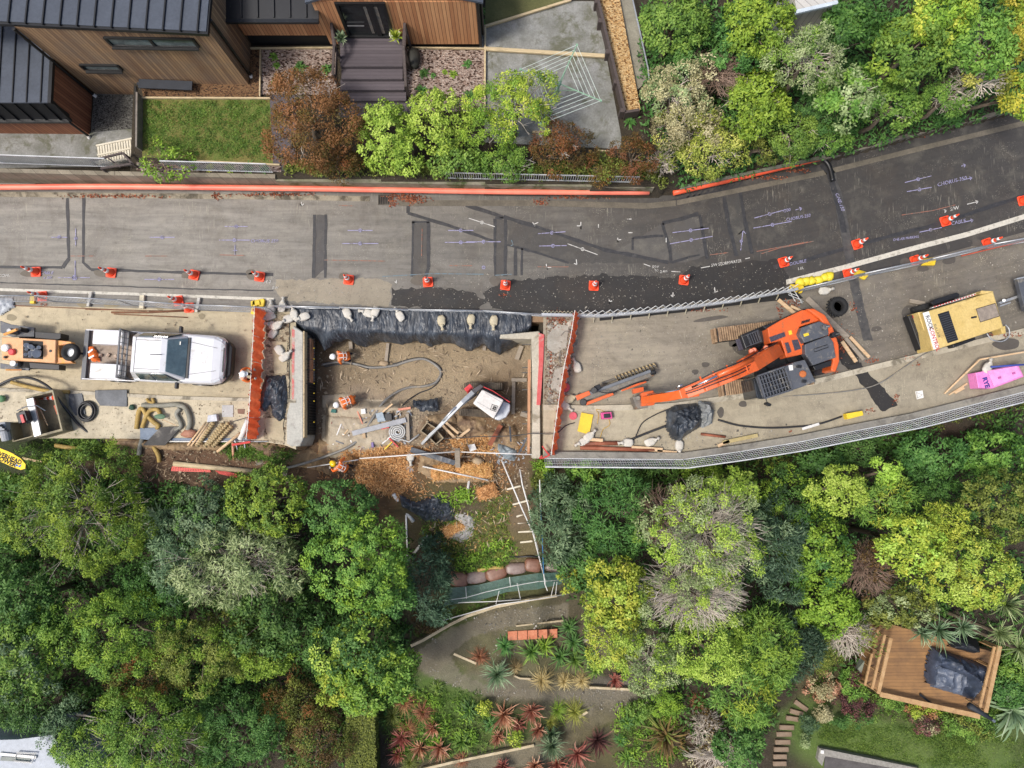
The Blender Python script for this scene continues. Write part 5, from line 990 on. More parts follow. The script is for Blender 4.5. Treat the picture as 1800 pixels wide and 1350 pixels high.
b = MB(); b.tube([(2.45, .72, .7), (2.62, .6, .95), (2.66, 0, 1.0), (2.62, -.6, .95), (2.45, -.72, .7)], .035, 7); lpart(b, 'bull_bar_hoop', mblk, smooth=True)
b = MB(); b.box((-1.65, 0, .72), (1.98, 1.84, .06)); lpart(b, 'tray_floor', M('tray_floor', '8B7B6A', 'A5968A', sc=3, bump=.3, dirt='5A4A3E'))
b = MB(); b.box((-1.65, .91, .82), (1.98, .03, .26)); b.box((-1.65, -.91, .82), (1.98, .03, .26)); lpart(b, 'tray_side', wpaint); b = MB(); b.box((-2.68, 0, .72), (.24, 1.86, .05)); b.box((-2.57, 0, .8), (.04, 1.86, .2)); lpart(b, 'tailgate', dgr)
b = MB()
for sg in (1, -1): b.bar((-.86, sg*.86, .8), (-.86, sg*.86, 1.85), .05, .05); b.bar((-.86, sg*.86, 1.84), (-.72, sg*.7, 1.84), .05, .05)
for z in (1.86, 1.6, 1.3): b.bar((-.86, -.88, z), (-.86, .88, z), .05, .05)
for k in range(9): b.bar((-.86, -.8+k*.2, 1.05), (-.86, -.8+k*.2, 1.84), .02, .02)
lpart(b, 'headboard', dgr); b = MB(); [b.bar((1.34, s_*.6, 1.115), (2.3, s_*.42, 1.035), .012, .008) for s_ in (1, -1)]; [b.bar((x_, s_*.885, 1.09), (x_, s_*.93, .6), .012, .012) for x_ in (.22, 1.1) for s_ in (1, -1)]; b.bar((-.3, -.62, 1.806), (-.3, .62, 1.806), .012, .012); [b.bar((-.28, s_*.52, 1.812), (.6, s_*.52, 1.815), .014, .012) for s_ in (1, -1)]; lpart(b, 'panel_seam', mblk); b = MB(); b.box((2.5, 0, .86), (.06, .9, .16)); lpart(b, 'grille', mblk); b = MB(); [b.box((-2.1+.28*k_, .1*math.sin(k_*3), .79), (.12, .1, .1), rz=k_) for k_ in range(4)]; lpart(b, 'tray_load', M('mixed_load', 'C8B8A4', '7A5444', sc=8)); b = MB(); b.cyl((.25, 0, 1.81), (.7, .02, 1.86), .012, 5); lpart(b, 'aerial', mblk)
b = MB(); b.box((1.1, .5, 1.42), (.006, .12, .1), rot=Matrix.Rotation(R(53), 3, 'Y')); lpart(b, 'sticker', white_t)
# ---- drilling trailer on the left
zt = zoomer(0, 500, 5); tyel = M('trailer_yellow', 'E59A34', 'EDB272', var=.08, sc=2, rough=.45, dirt='C98A5C', dsc=2, dlo=.5); t_top = M('trailer_top', 'E6B487', 'D99C66', sc=3, dirt='A77B55', dlo=.6)
tl = thing('pump_trailer', 'orange yellow pump trailer with open engine bay and a spare wheel on its drawbar', 'trailer', P(60, 612, 0))
fr = zt(15, 462, 490, 487, 620, 505, 640, 690, 480, 693, 15, 660)
b = MB(); b.px(zt(15, 462, 490, 487, 485, 690, 15, 660), 1.1, .75); b.build('chassis', t_top, tl, bev=.02)
b = MB(); b.px(zt(490, 487, 625, 503, 628, 522, 515, 535, 520, 640, 600, 650, 640, 690, 485, 693), 1.0, .75); b.build('drawbar', tyel, tl, bev=.02)
b = MB(); b.px(zt(202, 490, 378, 500, 378, 658, 202, 650), 1.106, 1.101); b.build('engine_bay', M('pit_black', '141210'), tl); b = MB()
for i in range(14): x, y = zt(225+random.random()*125, 515+random.random()*115)[0]; b.cyl(P(x, y, 1.1), P(x, y, 1.2+random.random()*.12), .04+random.random()*.06, 9)
b.cyl(P(55, 615, 1.15), P(70, 618, 1.2), .06, 8); b.cyl(P(64, 622, 1.12), P(64, 622, 1.38), .15, 14); b.build('engine', steel, tl, bev=.008)
poly('tool_box', zt(308, 415, 535, 430, 532, 475, 500, 485, 308, 468), .95, .45, mblk, tl); poly('tool_box', zt(255, 685, 520, 705, 520, 750, 262, 735), .8, .4, mblk, tl); poly('mudguard', zt(0, 318, 90, 350, 300, 378, 300, 460, 100, 460, 0, 420), .7, .6, dgr, tl); poly('mudguard', zt(0, 690, 260, 735, 250, 755, 0, 740), .6, .5, dgr, tl)
b = MB(); b.lathe([(.1, 0), (.3, 0), (.33, .06), (.33, .18), (.3, .23), (.19, .24), (.17, .19)], P(128, 620, .82), 24); w = b.build('spare_wheel', rub, tl, smooth=True); b = MB(); b.lathe([(0, 0), (.18, 0), (.18, .03), (.12, .05), (0, .05)], P(128, 620, .98), 18);
b.build('rim', steel, w)
for x, y, r_, h, m in ((12, 612, .14, .14, white_t), (23, 619, .12, .12, redl), (11, 628, .05, .1, mblk), (89, 617, .05, .02, mblk), (32, 585, .12, .5, steel), (50, 582, .09, .5, mblk), (32, 640, .16, .3, steel)): b = MB(); z_ = 1.1 if y > 598 and y < 635 else .6; b.lathe([(r_, 0), (r_, h*.8), (r_*.7, h)], P(x, y, z_), 14); b.build('fitting', m, tl)
for y in (596, 640): b = MB(); b.cyl(P(52, y-8, .33), P(52, y+8, .33), .33, 18); b.build('wheel', rub, tl, bev=.03)
b = MB(); b.bar(P(128, 620, .7), P(148, 622, .5), .08, .08); b.build('coupling', mblk, tl); b = MB(); b.cyl(P(8, 588, 1.0), P(30, 579, 1.4), .05, 8); b.cyl(P(10, 650, .9), P(38, 650, .7), .03, 8); b.build('lever', tyel, tl)
# ---- compressor trailer on the right
zc_ = zoomer(1480, 460, 3.97); cp = thing('air_compressor', 'cream yellow trailer air compressor parked behind the excavator', 'air compressor', P(1690, 563, 0)); crm = M('cream_paint', 'CBAF68', 'D9BE7C', sc=1.5, rough=.4, bump=.03, coat=.2, dirt='A98E58', dsc=3, dlo=.57)
poly('canopy', zc_(575, 352, 1058, 205, 1130, 460, 632, 622, 608, 470), 1.55, .55, crm, cp, .05, 3); poly('canopy_end', zc_(530, 352, 582, 348, 640, 616, 620, 622), 1.25, .5, crm, cp, .02); poly('canopy_end', zc_(975, 200, 1060, 205, 1045, 225, 960, 228), 1.5, .6, crm, cp, .02)
b = MB(); b.px(zc_(563, 358, 606, 346, 680, 600, 640, 614), 1.556, 1.552); b.build('stripe', white_t, cp); poly('bumper', zc_(462, 378, 528, 360, 612, 612, 552, 618), .85, .45, mblk, cp, .02)
for pts in (zc_(495, 372, 520, 368, 527, 390, 502, 394), zc_(575, 588, 600, 584, 606, 606, 582, 610)): poly('tail_light', pts, .9, .84, redl, cp, .005)
b = MB(); b.px(zc_(668, 366, 745, 342, 812, 545, 738, 570), 1.557, 1.552); g = b.build('grille', mblk, cp); b = MB(); a_, c_, d_, e_ = [P(x, y, 1.575) for x, y in zc_(668, 366, 745, 342, 812, 545, 738, 570)]
for i in range(1, 14): t = i/14; b.bar(a_.lerp(e_, t), c_.lerp(d_, t), .012, .025)
b.build('slat', dgr, g); b = MB(); b.px(zc_(936, 330, 1070, 290, 1100, 380, 965, 422), 1.558, 1.552); b.build('hatch', M('hatch_mesh', '9B8E80', '7E7368', sc=8, bump=.3), cp); poly('hatch_latch', zc_(905, 385, 940, 378, 942, 390, 908, 396), 1.6, 1.55, mblk, cp, 0)
b = MB(); q = [P(x, y, 1.56) for x, y in zc_(936, 330, 1070, 290, 1100, 380, 965, 422)]; b.tube(q, .012, 4, closed=True); b.build('seal', mblk, cp)
ang = math.atan2(*(lambda a_, c_: (c_.y-a_.y, c_.x-a_.x))(P(*zc_(575, 360)[0]), P(*zc_(655, 600)[0])))
text3('ROCK', P(*zc_(582, 378)[0], 1.558), .2, ang, M('text_dark', '4A4A52', bump=0), 'lettering', cp, sx=.98, offset=.004); text3('CONTROL', P(*zc_(607, 462)[0], 1.558), .2, ang, M('text_red', 'B83238', bump=0), 'lettering', cp, sx=.92, offset=.004); text3('SULLAIR', P(*zc_(640, 436)[0], 1.558), .12, ang, M('text_dark', '4A4A52'), 'lettering', cp, sx=1.2)
ps = ang+R(90); text3('ROCK CONTROL', P(*zc_(622, 345)[0], 1.25), .16, ps, M('text_red', 'B83238'), 'lettering', cp, sx=1.2) if 0 else None
b = MB(); b.px(zc_(625, 325, 972, 222, 990, 214, 975, 206, 630, 318), 1.2, 1.05); b.build('side_banner', white_t, cp); b = MB()
for i in range(16): x, y = zc_(640+i*20, 318-i*6)[0]; b.px([(x, y-1.6), (x+3, y-2.6), (x+4, y-1), (x+1, y)], 1.206, 1.202)
b.build('banner_lettering', M('text_red', 'B83238'), cp)
poly('mudguard', zc_(620, 285, 650, 262, 800, 215, 822, 222, 822, 245, 640, 306), .75, .4, mblk, cp, .03, 3); poly('mudguard', zc_(770, 578, 930, 525, 935, 545, 780, 602), .75, .4, mblk, cp, .03)
for pts in (((1600, 547), (1634, 537)), ((1640, 535), (1680, 523))): b = MB(); a_, c_ = P(*pts[0], .3), P(*pts[1], .3); m_ = (a_+c_)/2; s = Vector((-(c_-a_).y, (c_-a_).x, 0)).normalized(); b.cyl(m_-s*.11, m_+s*.11, .33, 20); b.build('wheel', rub, cp, bev=.03)
b = MB(); b.bar(P(*zc_(1095, 290)[0], .5), P(*zc_(1235, 240)[0], .45), .09, .09); b.bar(P(*zc_(1100, 310)[0], .5), P(*zc_(1175, 285)[0], .5), .05, .05); b.cyl(P(*zc_(1130, 270)[0], .5), P(*zc_(1130, 270)[0], .8), .05, 8); b.build('drawbar', galv, cp)
MB().tube(bez([P(x, y, .4) for x, y in zc_(1010, 500, 1050, 545, 1120, 555, 1165, 520, 1165, 470, 1140, 440)], 6), .022, 6).build('air_hose', galv, cp, smooth=True)
poly('leg_stand', zc_(1105, 455, 1140, 448, 1145, 500, 1118, 503), .6, .05, crm, cp)
t2 = thing('trailer', 'dark grey trailer corner at right edge coupled to the compressor', 'trailer', P(1800, 520, 0)); poly('deck', [(1788, 489), (1830, 480), (1850, 560), (1802, 545)], .8, .6, dgr, t2); poly('rail', [(1787, 489), (1830, 480), (1830, 482), (1787, 491)], .95, .8, galv, t2, 0)
# ---- mini digger in the pit
zk = zoomer(680, 520, 5); md = thing('mini_excavator', 'white mini excavator down in the pit reaching its thin arm to lower left', 'mini excavator', P(858, 708, -1.55)); FL = -1.55; cream = M('cab_white', 'CFCAC3', 'DAD6CF', sc=1.5, rough=.35, bump=.02, dirt='B7AFA6', dlo=.66, coat=.2)
for a_, c_ in (((815, 679), (886, 679)), ((806, 724), (870, 728))):
 A, B = P(*a_, FL+.42), P(*c_, FL+.42); d = (B-A).normalized(); s = Vector((-d.y, d.x, 0)); b = MB(); prof = []
 r = .21; up = Vector((0, 0, 1)); c0, c1 = A+d*r-up*r, B-d*r-up*r
 prof = [c0+(-d*math.sin(t)+up*math.cos(t))*r for t in np.linspace(0, math.pi, 7)]+[c1+(d*math.sin(t)-up*math.cos(t))*r for t in np.linspace(0, math.pi, 7)]; b.hexa([p-s*.14 for p in prof], [p+s*.14 for p in prof])
 for i in range(20): b.box(A+d*(.1+((B-A).length-.2)*i/19)+up*.01, (.04, .28, .04), rot=Matrix((d, s, up)).transposed())
 b.build('track', M('muddy_rubber', '4A4136', '6B5E4C', sc=6, bump=.5), md)
poly('platform', zk(760, 940, 830, 800, 1060, 900, 1090, 960, 1060, 1050, 975, 1095), FL+.75, FL+.42, mblk, md, .03)
poly('cab_glass', zk(765, 942, 840, 832, 1020, 920, 935, 1072), .68, FL+.75, M('cab_glass', '15181C'), md, .02); roofp = zk(755, 945, 838, 822, 1028, 915, 940, 1082); poly('cab_roof', roofp, .8, .68, cream, md, .05, 4)
poly('engine_cover', zk(1020, 925, 1085, 950, 1082, 1010, 1050, 1065, 985, 1095, 940, 1082), .1, FL+.7, M('cover_silver', 'C6CBD0', rough=.35, bump=0, coat=.3), md, .06, 4)
b = MB(); b.tube([P(x, y, .815) for x, y in zk(925, 955, 975, 970, 955, 1018, 910, 1000)], .012, 4, closed=True); bd = b.build('badge', mblk, md); b = MB()
for pts in (zk(930, 975, 965, 987), zk(925, 988, 958, 1000), zk(945, 968, 932, 1003), zk(958, 972, 945, 1008)): b.bar(P(*pts[0], .812), P(*pts[1], .812), .03, .008)
b.build('badge_mark', mblk, bd); b = MB(); b.bar(P(*zk(862, 850)[0], .806), P(*zk(1010, 935)[0], .806), .008, .006); b.bar(P(*zk(790, 930)[0], .806), P(*zk(930, 1010)[0], .806), .008, .006); b.build('roof_groove', dgr, md)
b = MB(); q = [P(x, y, .55) for x, y in zk(850, 800, 930, 835, 1080, 935)]; b.tube(q, .02, 6); b.build('handrail', redl, md)
beam([(845, 680, FL+.9, .14, .16), (829, 692, .2, .18, .22), (812, 708, .42, .16, .24), (790, 731, .42, .14, .2), (772, 750, .1, .13, .16)], 'boom', M('boom_silver', 'C9CCCC', rough=.35, metal=.2, dirt='8A8A86', dlo=.6), md); beam([(774, 748, .15, .1, .2), (757, 764, -.4, .12, .16), (742, 780, -1.0, .1, .1)], 'arm', M('boom_silver', 'C9CCCC'), md)
b = MB(); b.cyl(P(838, 692, -.2), P(806, 716, .1), .05, 8); b.cyl(P(800, 716, .62), P(778, 740, .42), .04, 8); b.build('ram', galv, md, smooth=True); b = MB(); b.cyl(P(824, 690, -.2), P(822, 684, .3), .07, 8); b.box(P(824, 683, -.3), (.3, .2, .3), rz=R(40)); b.build('swing_post', redl, md)
# bucket of the mini digger (steel box shape on the ground)
bk = thing('digger_bucket', 'muddy steel digging buckets under the mini excavator arm', 'bucket', P(762, 770, -1.2))
def openbox(pts, z1, z0, th, m, par, name):
 C = sh(pts, 1); inner = sh(pts, th); b = MB(); n = len(pts); o1, i1 = [P(*p, z1) for p in pts], [P(*p, z1) for p in inner]; o0 = [Vector((p.x, p.y, z0)) for p in o1]; i0 = [Vector((p.x, p.y, z0+.04)) for p in i1]
 vs = o1+i1+o0+i0; fs = []
 for k in range(n): j = (k+1) % n; fs += [(k, j, n+j, n+k), (2*n+k, 2*n+j, j, k), (n+k, n+j, 3*n+j, 3*n+k)]
 fs += [tuple(3*n+k for k in range(n)), tuple(2*n+k for k in range(n))[::-1]]; b.add(vs, fs); return b.build(name, m, par)
mbk = M('muddy_bucket', '83735A', 'A39478', sc=4, rough=.7, bump=.4)
openbox(zk(350, 1110, 440, 1165, 370, 1245, 290, 1190), -.8, -1.3, .82, mbk, bk, 'bucket_shell'); openbox(zk(440, 1180, 500, 1250, 430, 1310, 370, 1250), -.8, -1.3, .82, mbk, bk, 'bucket_shell')
# ============================================================ THE SITE: barriers, cones, bags, walls, people, clutter
co_o = M('cone_orange', 'F0502C', var=.05, rough=.45, bump=0, dirt='B9563C', dsc=6, dlo=.66); co_w = M('cone_white', 'ECEAE6', var=.03, rough=.4, bump=0)
def cone(name, lab, p, rz=0, grp='traffic cones', tilt=None, m=co_o, cat='traffic cone'):
 t = thing(name, lab, cat, p, rz, grp); Tm = MATX[t.name]
 def lp(b, nm, mm, **k): b.v = [tuple(Tm @ Vector(v)) for v in b.v]; return b.build(nm, mm, t, **k)
 b = MB(); s = .19; q = []
 for cx, cy, a0 in ((s, s, 0), (-s, s, 90), (-s, -s, 180), (s, -s, 270)):
  for k in range(4): a = R(a0+k*30); q.append((cx*.75+math.cos(a)*s*.25*1.0, cy*.75+math.sin(a)*s*.25))
 b.prism(q, 0, .045); lp(b, 'base', m, bev=.01)
 pr = lambda z: .135-(.135-.026)*z/.86; b = MB(); b.lathe([(pr(0)+.03, .045), (pr(.06), .08), (pr(.3), .3), (pr(.6), .6), (pr(.86), .86), (pr(.86)*.6, .88)], n=18); lp(b, 'cone_body', m, smooth=True)
 for z0, z1 in ((.34, .46), (.58, .72)): b = MB(); b.lathe([(pr(z0)+.004, z0), (pr(z1)+.004, z1)], n=18); lp(b, 'reflective_band', co_w, smooth=True)
 return t
CN = [(64, 478, 'first cone from the left on the road beside lilac cable writing'), (196, 479.5, 'second cone from the left on the road between tar seams'), (342, 483.5, 'third cone from the left on the road by a dark wet stain'), (457, 486.5, 'fourth cone from the left on road near white written numbers'), (613.5, 492, 'cone on the pale patch at left end of the black tarp'), (752.5, 496, 'cone in front of the outlined trench at black asphalt start'),
 (888.6, 501.5, 'cone with a red leaf pile on the notch between black patches'), (1043.7, 502.5, 'cone alone in the middle of the black patch'), (1202, 492.5, 'cone below the crosshatched patch on the black asphalt'), (1377, 461, 'cone at right end of the black patch by double writing'), (1506, 429.5, 'cone on the wide tar trench line of the road'), (1661, 389, 'cone below white letters on the right of the road'), (1797, 353, 'cone cut by the right edge of the photo'),
 (75, 521, 'cone under left mesh fence beside yellow block'), (314, 529, 'upper of two cones behind the left mesh fence'), (333, 541, 'lower of two cones behind the left mesh fence'), (1490.5, 481.5, 'cone behind right fence beside yellow foot on tar trench'), (1608.5, 458, 'cone behind the right fence next to yellow foot'), (1735, 428, 'rightmost cone behind the silver fence beyond the edge line')]
c0 = None
for i, (x, y, l) in enumerate(CN):
 p = P(x, y, .02);
 if c0 is None: c0 = cone('traffic_cone', 'orange '+l, p, R(3))
 else: dup(c0, p, R(random.uniform(-12, 12)) if x < 1300 else R(15+random.uniform(-5, 5)), 'orange '+l)
o = dup(c0, P(108, 697, .3), R(0), 'fallen orange cone lying against the skip bin and black hose'); o.rotation_euler = (0, R(-98), R(4)); o.location = P(108, 698, .22)
pale_c = M('cone_pale', 'D9B27A', var=.1, rough=.5, bump=0); fc = cone('traffic_cone', 'pale orange cone holding the yellow overhead power flag', P(46, 834, -1.2), 0, None, m=pale_c)
# wet stains around cones are wear of the surfaces
stain = asphalt('wet_stain_and_shadow', '6E675B', '55504A', X(300), X(1400), 0, .2, '8A8272'); stainb = M('damp_concrete', '8E8266', '7A7056', sc=3, rough=.6)
def ell(x, y, rx, ry, z, m, par, nm='stain', ang=0):
 n = 18; q = []
 for k in range(n): t = 2*math.pi*k/n; u, v = rx*math.cos(t)*(1+.12*math.sin(3*t+x)), ry*math.sin(t)*(1+.12*math.cos(2*t+y)); q.append((x+u*math.cos(R(ang))+v*math.sin(R(ang)), y-u*math.sin(R(ang))+v*math.cos(R(ang))))
 b = MB(); b.prism(PL(q, z), z-.002, z); return b.build(nm, m, par)
for x, y, rx, ry, a_ in ((50, 480, 14, 6, 0), (178, 481, 15, 5, -10), (328, 484, 10, 6, 0), (444, 485, 10, 7, 0), (440, 478, 8, 5, 0), (604, 485, 9, 6, 0), (735, 492, 13, 9, 0), (870, 494, 10, 8, 0)): ell(x, y, rx, ry, .026, stain, road, ang=a_)
yl = bpy.data.objects['pavement']; yr = bpy.data.objects['pavement.001']; fl_, fr_ = bpy.data.objects['footpath'], bpy.data.objects['footpath.001']
for x, y, rx, ry in ((144, 532, 9, 8), (196, 535, 15, 6), (281, 539, 8, 7), (302, 534, 8, 7), (355, 556, 6, 5), (58, 527, 8, 6), (20, 558, 9, 6), (398, 540, 7, 4)): ell(x, y, rx, ry, .006, stainb, yl)
for x, y, rx, ry, a_ in ((1307, 612, 20, 12, -20), (1290, 604, 10, 6, 0), (1462, 552, 14, 9, 20), (1540, 578, 9, 5, 10), (1600, 552, 14, 16, 0), (1467, 478, 10, 7, 0), (1592, 462, 10, 8, 0), (1622, 472, 10, 6, 0), (1669, 458, 12, 7, 15), (1717, 427, 9, 7, 0), (1240, 641, 7, 5, 0), (1222, 654, 6, 5, 0), (1000, 560, 20, 5, 0), (1250, 560, 30, 4, 8)): ell(x, y, rx, ry, .006, stain, yr, ang=a_)  # the oval just left of the compressor is its shadow, painted on
for x, y, rx, ry in ((1267, 725, 6, 9), (1306, 710, 7, 6), (1230, 717, 5, 4), (1770, 605, 24, 10), (1745, 590, 16, 6)): ell(x, y, rx, ry, .096, stain, fr_)
sheet('asphalt_or_shade_patch', [(1490, 642), (1512, 638), (1578, 712), (1550, 724)], .1, black, fr_, 2)
sheet('asphalt_or_shade_patch', [(1462, 592), (1500, 600), (1512, 640), (1492, 648), (1470, 630)], .007, black, yr, 2); sheet('broken_surface', [(468, 552), (508, 552), (508, 700), (500, 782), (464, 774)], .056, chipmat('broken_left', '9C8E74', 'B9AB90', '6E5E4A', 6, .8), yl, 1); sheet('concrete_slab', [(478, 600), (505, 602), (504, 655), (482, 658)], .09, M('slab_tan', 'B5A78A', 'A39678', sc=3, bump=.6), yl, 1); sheet('concrete_slab', [(464, 735), (498, 732), (500, 776), (472, 770)], .09, M('slab_tan', 'B5A78A'), yl, 1.5)
b = MB(); b.prism(PL([(1054, 552), (1200, 538), (1400, 512), (1412, 524), (1330, 532), (1200, 549), (1054, 564)], .012), .004, .012); b.build('asphalt_or_shade_patch', M('trench_shade_black', '191817', var=.4, sc=4), yr)  # flat black band paints the shade in the trench below the lattice rail
b = MB(); b.px([(960, 556), (1012, 556), (1006, 640), (990, 712), (956, 714)], .0065, .003); b.build('broken_surface', chipmat('broken_ground', '8B816E', 'A39883', '6E5545', 9, .8), yr)
for pts in ([(962, 590), (980, 570), (1000, 572), (996, 610), (975, 622), (962, 612)], [(975, 650), (1000, 640), (1000, 668), (985, 690), (968, 680)]): b = MB(); b.px(pts, .05, .0); b.build('concrete_slab', M('broken_concrete', 'A8A69C', '8B867A', sc=3, bump=.6), yr, bev=.01)
for pts in ([(1020, 640), (1060, 610), (1130, 640), (1120, 668), (1040, 672)], ): pass
LIT = leafmat('leaf_litter', '4A2C1C', '8A4A30', 'B0704C')
# leaf litter (stuff)
def litter(lab, spots, n, seed, m=LM['rust'], L=.07):
 r = np.random.default_rng(seed); V = []
 for (x, y, rx, ry, z) in spots:
  k = max(4, int(n*rx*ry/900)); a = r.uniform(0, 6.28, k); q = np.sqrt(r.random(k))*r.uniform(.4, 1.1, k)
  for i in range(k): p = P(x+rx*q[i]*math.cos(a[i]), y+ry*q[i]*math.sin(a[i]), z); V.append((p.x, p.y, p.z+r.uniform(0, .02)))
 c = np.array(V); nr = np.tile([0, 0, 1.], (len(c), 1)); v, f, t = leaves(c, nr, L, L*.6, r, r.uniform(0, 1, len(c)), 1.6); o = npmesh('fallen_leaves', v, f, m, attr=t); return tag(o, kind='stuff')
litter('', [(725, 350, 38, 10, .03), (690, 356, 10, 9, .03), (700, 345, 30, 4, .03), (950, 356, 18, 5, .03), (1010, 347, 80, 2.5, .03), (380, 345, 14, 7, .03), (200, 345, 120, 3, .03), (480, 342, 100, 3, .03), (1330, 312, 60, 4, .03), (1470, 272, 30, 3, .05), (1590, 240, 40, 3, .05), (1650, 222, 20, 5, .05), (1400, 300, 30, 5, .03), (1720, 200, 20, 3, .05)], 420, 1, LIT, .08)
litter('', [(1390, 535, 26, 12, .02), (1370, 548, 8, 14, .02), (1478, 600, 24, 30, .02), (1530, 634, 14, 8, .02), (1500, 540, 8, 12, .02), (1470, 655, 10, 8, .02), (1770, 588, 40, 5, .12), (1600, 628, 20, 4, .1), (1610, 640, 10, 4, .1), (1530, 722, 10, 6, .1), (1575, 700, 8, 12, .1), (885, 518, 12, 5, .02), (980, 570, 20, 30, .02), (968, 640, 6, 60, .02), (75, 535, 9, 6, .02), (700, 545, 18, 3, .02), (1240, 545, 60, 2, .02), (1300, 670, 60, 6, .02), (1390, 760, 6, 4, .1)], 260, 2, LIT, .07)
# ---- pit edges: walls
conc = M('fresh_concrete', 'A9A89F', 'BDBBB0', sc=1.5, bump=.4, dirt='86827A', dlo=.54); concp = M('pale_concrete', 'AFA896', 'C2BBA8', sc=1.5, bump=.4, dirt='857D6A', dlo=.52); pnk = M('pink_paint', 'C9605C', 'B98078', sc=6, dirt='A9A296', dsc=4, dlo=.5)
pw = thing('pit_wall', 'grey concrete capping wall along the left edge of the pit with pink paint', 'wall', P(522, 690, -1.5)); MB().px([(515, 572), (533, 584), (533, 770), (528, 784), (512, 786), (503, 780), (503, 730), (514, 690)], .06, -1.6).build('wall', conc, pw, bev=.03)
MB().px([(513, 578), (518, 580), (517, 700), (513, 706)], .065, .055).build('painted_edge', pnk, pw); MB().px([(533, 582), (535, 582), (535, 768), (533, 770)], .1, -.3).build('timber_lip', timber, pw)
pe = thing('pit_wall', 'pale concrete capping wall with red painted top along the right edge of the pit', 'wall', P(942, 690, -1.5)); MB().px([(934, 585), (949, 583), (950, 806), (935, 806), (936, 690)], .05, -1.6).build('wall', concp, pe, bev=.02)
MB().px([(947, 585), (957, 588), (955, 640), (950, 712), (943, 712), (947, 640)], .075, -.1).build('painted_edge', M('red_paint', 'BF4A4A', 'C96A66', sc=4, dirt='A39A8E', dlo=.55), pe, bev=.01); MB().px([(880, 588), (948, 582), (948, 594), (934, 596), (878, 595)], .052, -1.6).build('wall', concp, pe, bev=.02)
wal = M('waler_timber', 'B07B58', 'C79A76', sc=3, stretch=(5, 1, 5), dirt='6E5442', dlo=.55); MB().px([(928, 632), (933, 632), (931, 800), (927, 800)], -.25, -.7).build('waler', wal, pe)
b = MB()
for y in (606, 646, 655, 685, 724, 745): b.bar(P(934, y, -.4), P(918, y, -.5), .03, .03)
b.build('tie_rod', mblk, pe)
rc = thing('rebar_cage', 'black reinforcement cage standing against left wall of the pit', 'rebar cage', P(540, 680, -1.5)); b = MB()
for x in (534.5, 538, 541.5):
 for z in (-.3, -.7, -1.1): b.bar(P(x+.5, 594, z), P(x, 765, z), .02, .02)
y = 594
while y < 765: b.bar(P(534, y, -.3), P(543, y, -.3), .02, .02); b.bar(P(534, y, -.32), (P(534, y, -.3).x, P(534, y, -.3).y, -1.4), .018, .018); b.bar(P(543, y, -.32), (P(543, y, -.3).x, P(543, y, -.3).y, -1.4), .018, .018); y += 5
b.build('bars', mblk, rc); b = MB(); b.px([(534, 668), (543.5, 668), (543, 764), (534, 764)], -.45, -1.4); b.build('drainage_mat', M('mat_black', '151515', var=.3, sc=20, bump=.8), rc); b = MB(); b.px([(542.5, 595), (546.5, 595), (545.5, 672), (541.5, 672)], -.4, -.8); b.build('timber_waler', wal, rc)
b = MB()
for y in (631, 650, 674): b.bar(P(533, y, 0), P(551, y+1, -.3), .02, .02)
b.build('tie_rod', mblk, rc); b = MB()
for y in (612, 631, 650, 674, 691, 705, 742): b.cyl(P(551, y, -.35), P(553, y, -.35), .018, 8)
b.build('yellow_cap', ylw, rc)
MB().prism([(P(500, 548).x, P(0, 548).y), (P(960, 548).x, P(0, 548).y), (P(960, 548).x, P(0, 566).y), (P(500, 548).x, P(0, 566).y)], -1.7, -.03).build('pit_edge', M('clay', '7B6046', '94795A', sc=2, bump=.8)); tag(bpy.data.objects['pit_edge'], kind='structure')
# ---- black sheets
tarpm = N('black_polythene'); v = tarpm.obj((2.4, .7, .7)); c = tarpm.mix(tarpm.ramp(tarpm.noise(1.5, v, 6, .7), .45, .7), lin('2C3138'), lin('50575F')); c = tarpm.mix(tarpm.ramp(tarpm.noise(3, v, 6, .7, 1.5), .6, .68, 0, .5), c, lin('98A0A9')); tarpm.set(c, .42); tarpm.bump(tarpm.noise(1.6, v, 3, .4, 2.5), 1, .07); tarpm = tarpm.m  # pale blue-grey tones paint the sky's sheen onto the black sheet
def ridged(x, y, s, k=0):
 q = Vector((x*s+k, y*s-k, k*.37)); return 1-abs(mnoise.noise(q)*2.2)
bt = thing('tarpaulin', 'long black plastic sheet draped over the top edge of the pit', 'tarpaulin', P(720, 570, 0)); nu, nv = 190, 26; V = np.zeros((nv, nu, 3))
top = lambda x: np.interp(x, [510, 560, 700, 850, 934], [541, 543, 545, 547, 553]); edge = lambda x: np.interp(x, [510, 540, 600, 700, 900, 934], [563, 574, 578, 583, 585, 572])
bot = lambda x: np.interp(x, [510, 530, 556, 570, 576, 590, 640, 680, 760, 810, 828, 850, 880, 905, 934], [568, 588, 599, 616, 610, 599, 606, 601, 604, 606, 616, 606, 620, 610, 584])
for i in range(nu):
 x = 510+424*i/(nu-1); ya, yb, yc = top(x), edge(x), bot(x)
 for j in range(nv):
  t = j/(nv-1)
  if t < .55: u = t/.55; p = P(x, ya+(yb-ya)*u, .07); p.z += .06*max(0, ridged(p.x, p.y*.5, 1.6))*(.4+.6*u)-.05*u*u
  else:
   u = (t-.55)/.45; p0 = P(x, yb, .05); ztip = -1.0-.25*math.sin(x*.05); z = .05+(ztip-.05)*u; pb = P(x, yc+3*math.sin(x*.11), ztip); p = Vector((p0.x+(pb.x-p0.x)*u, p0.y+(pb.y-p0.y)*u**.6, z)); w = .07*ridged(p.x*2.2, z*.5, 1.3, 3); p.y -= w*(.3+.7*u)
  q = .03*(ridged(p.x, p.y*.4, 3.1, 5)-.5); V[j, i] = (p.x, p.y-(q if t > .55 else 0), p.z+(q if t < .55 else 0))
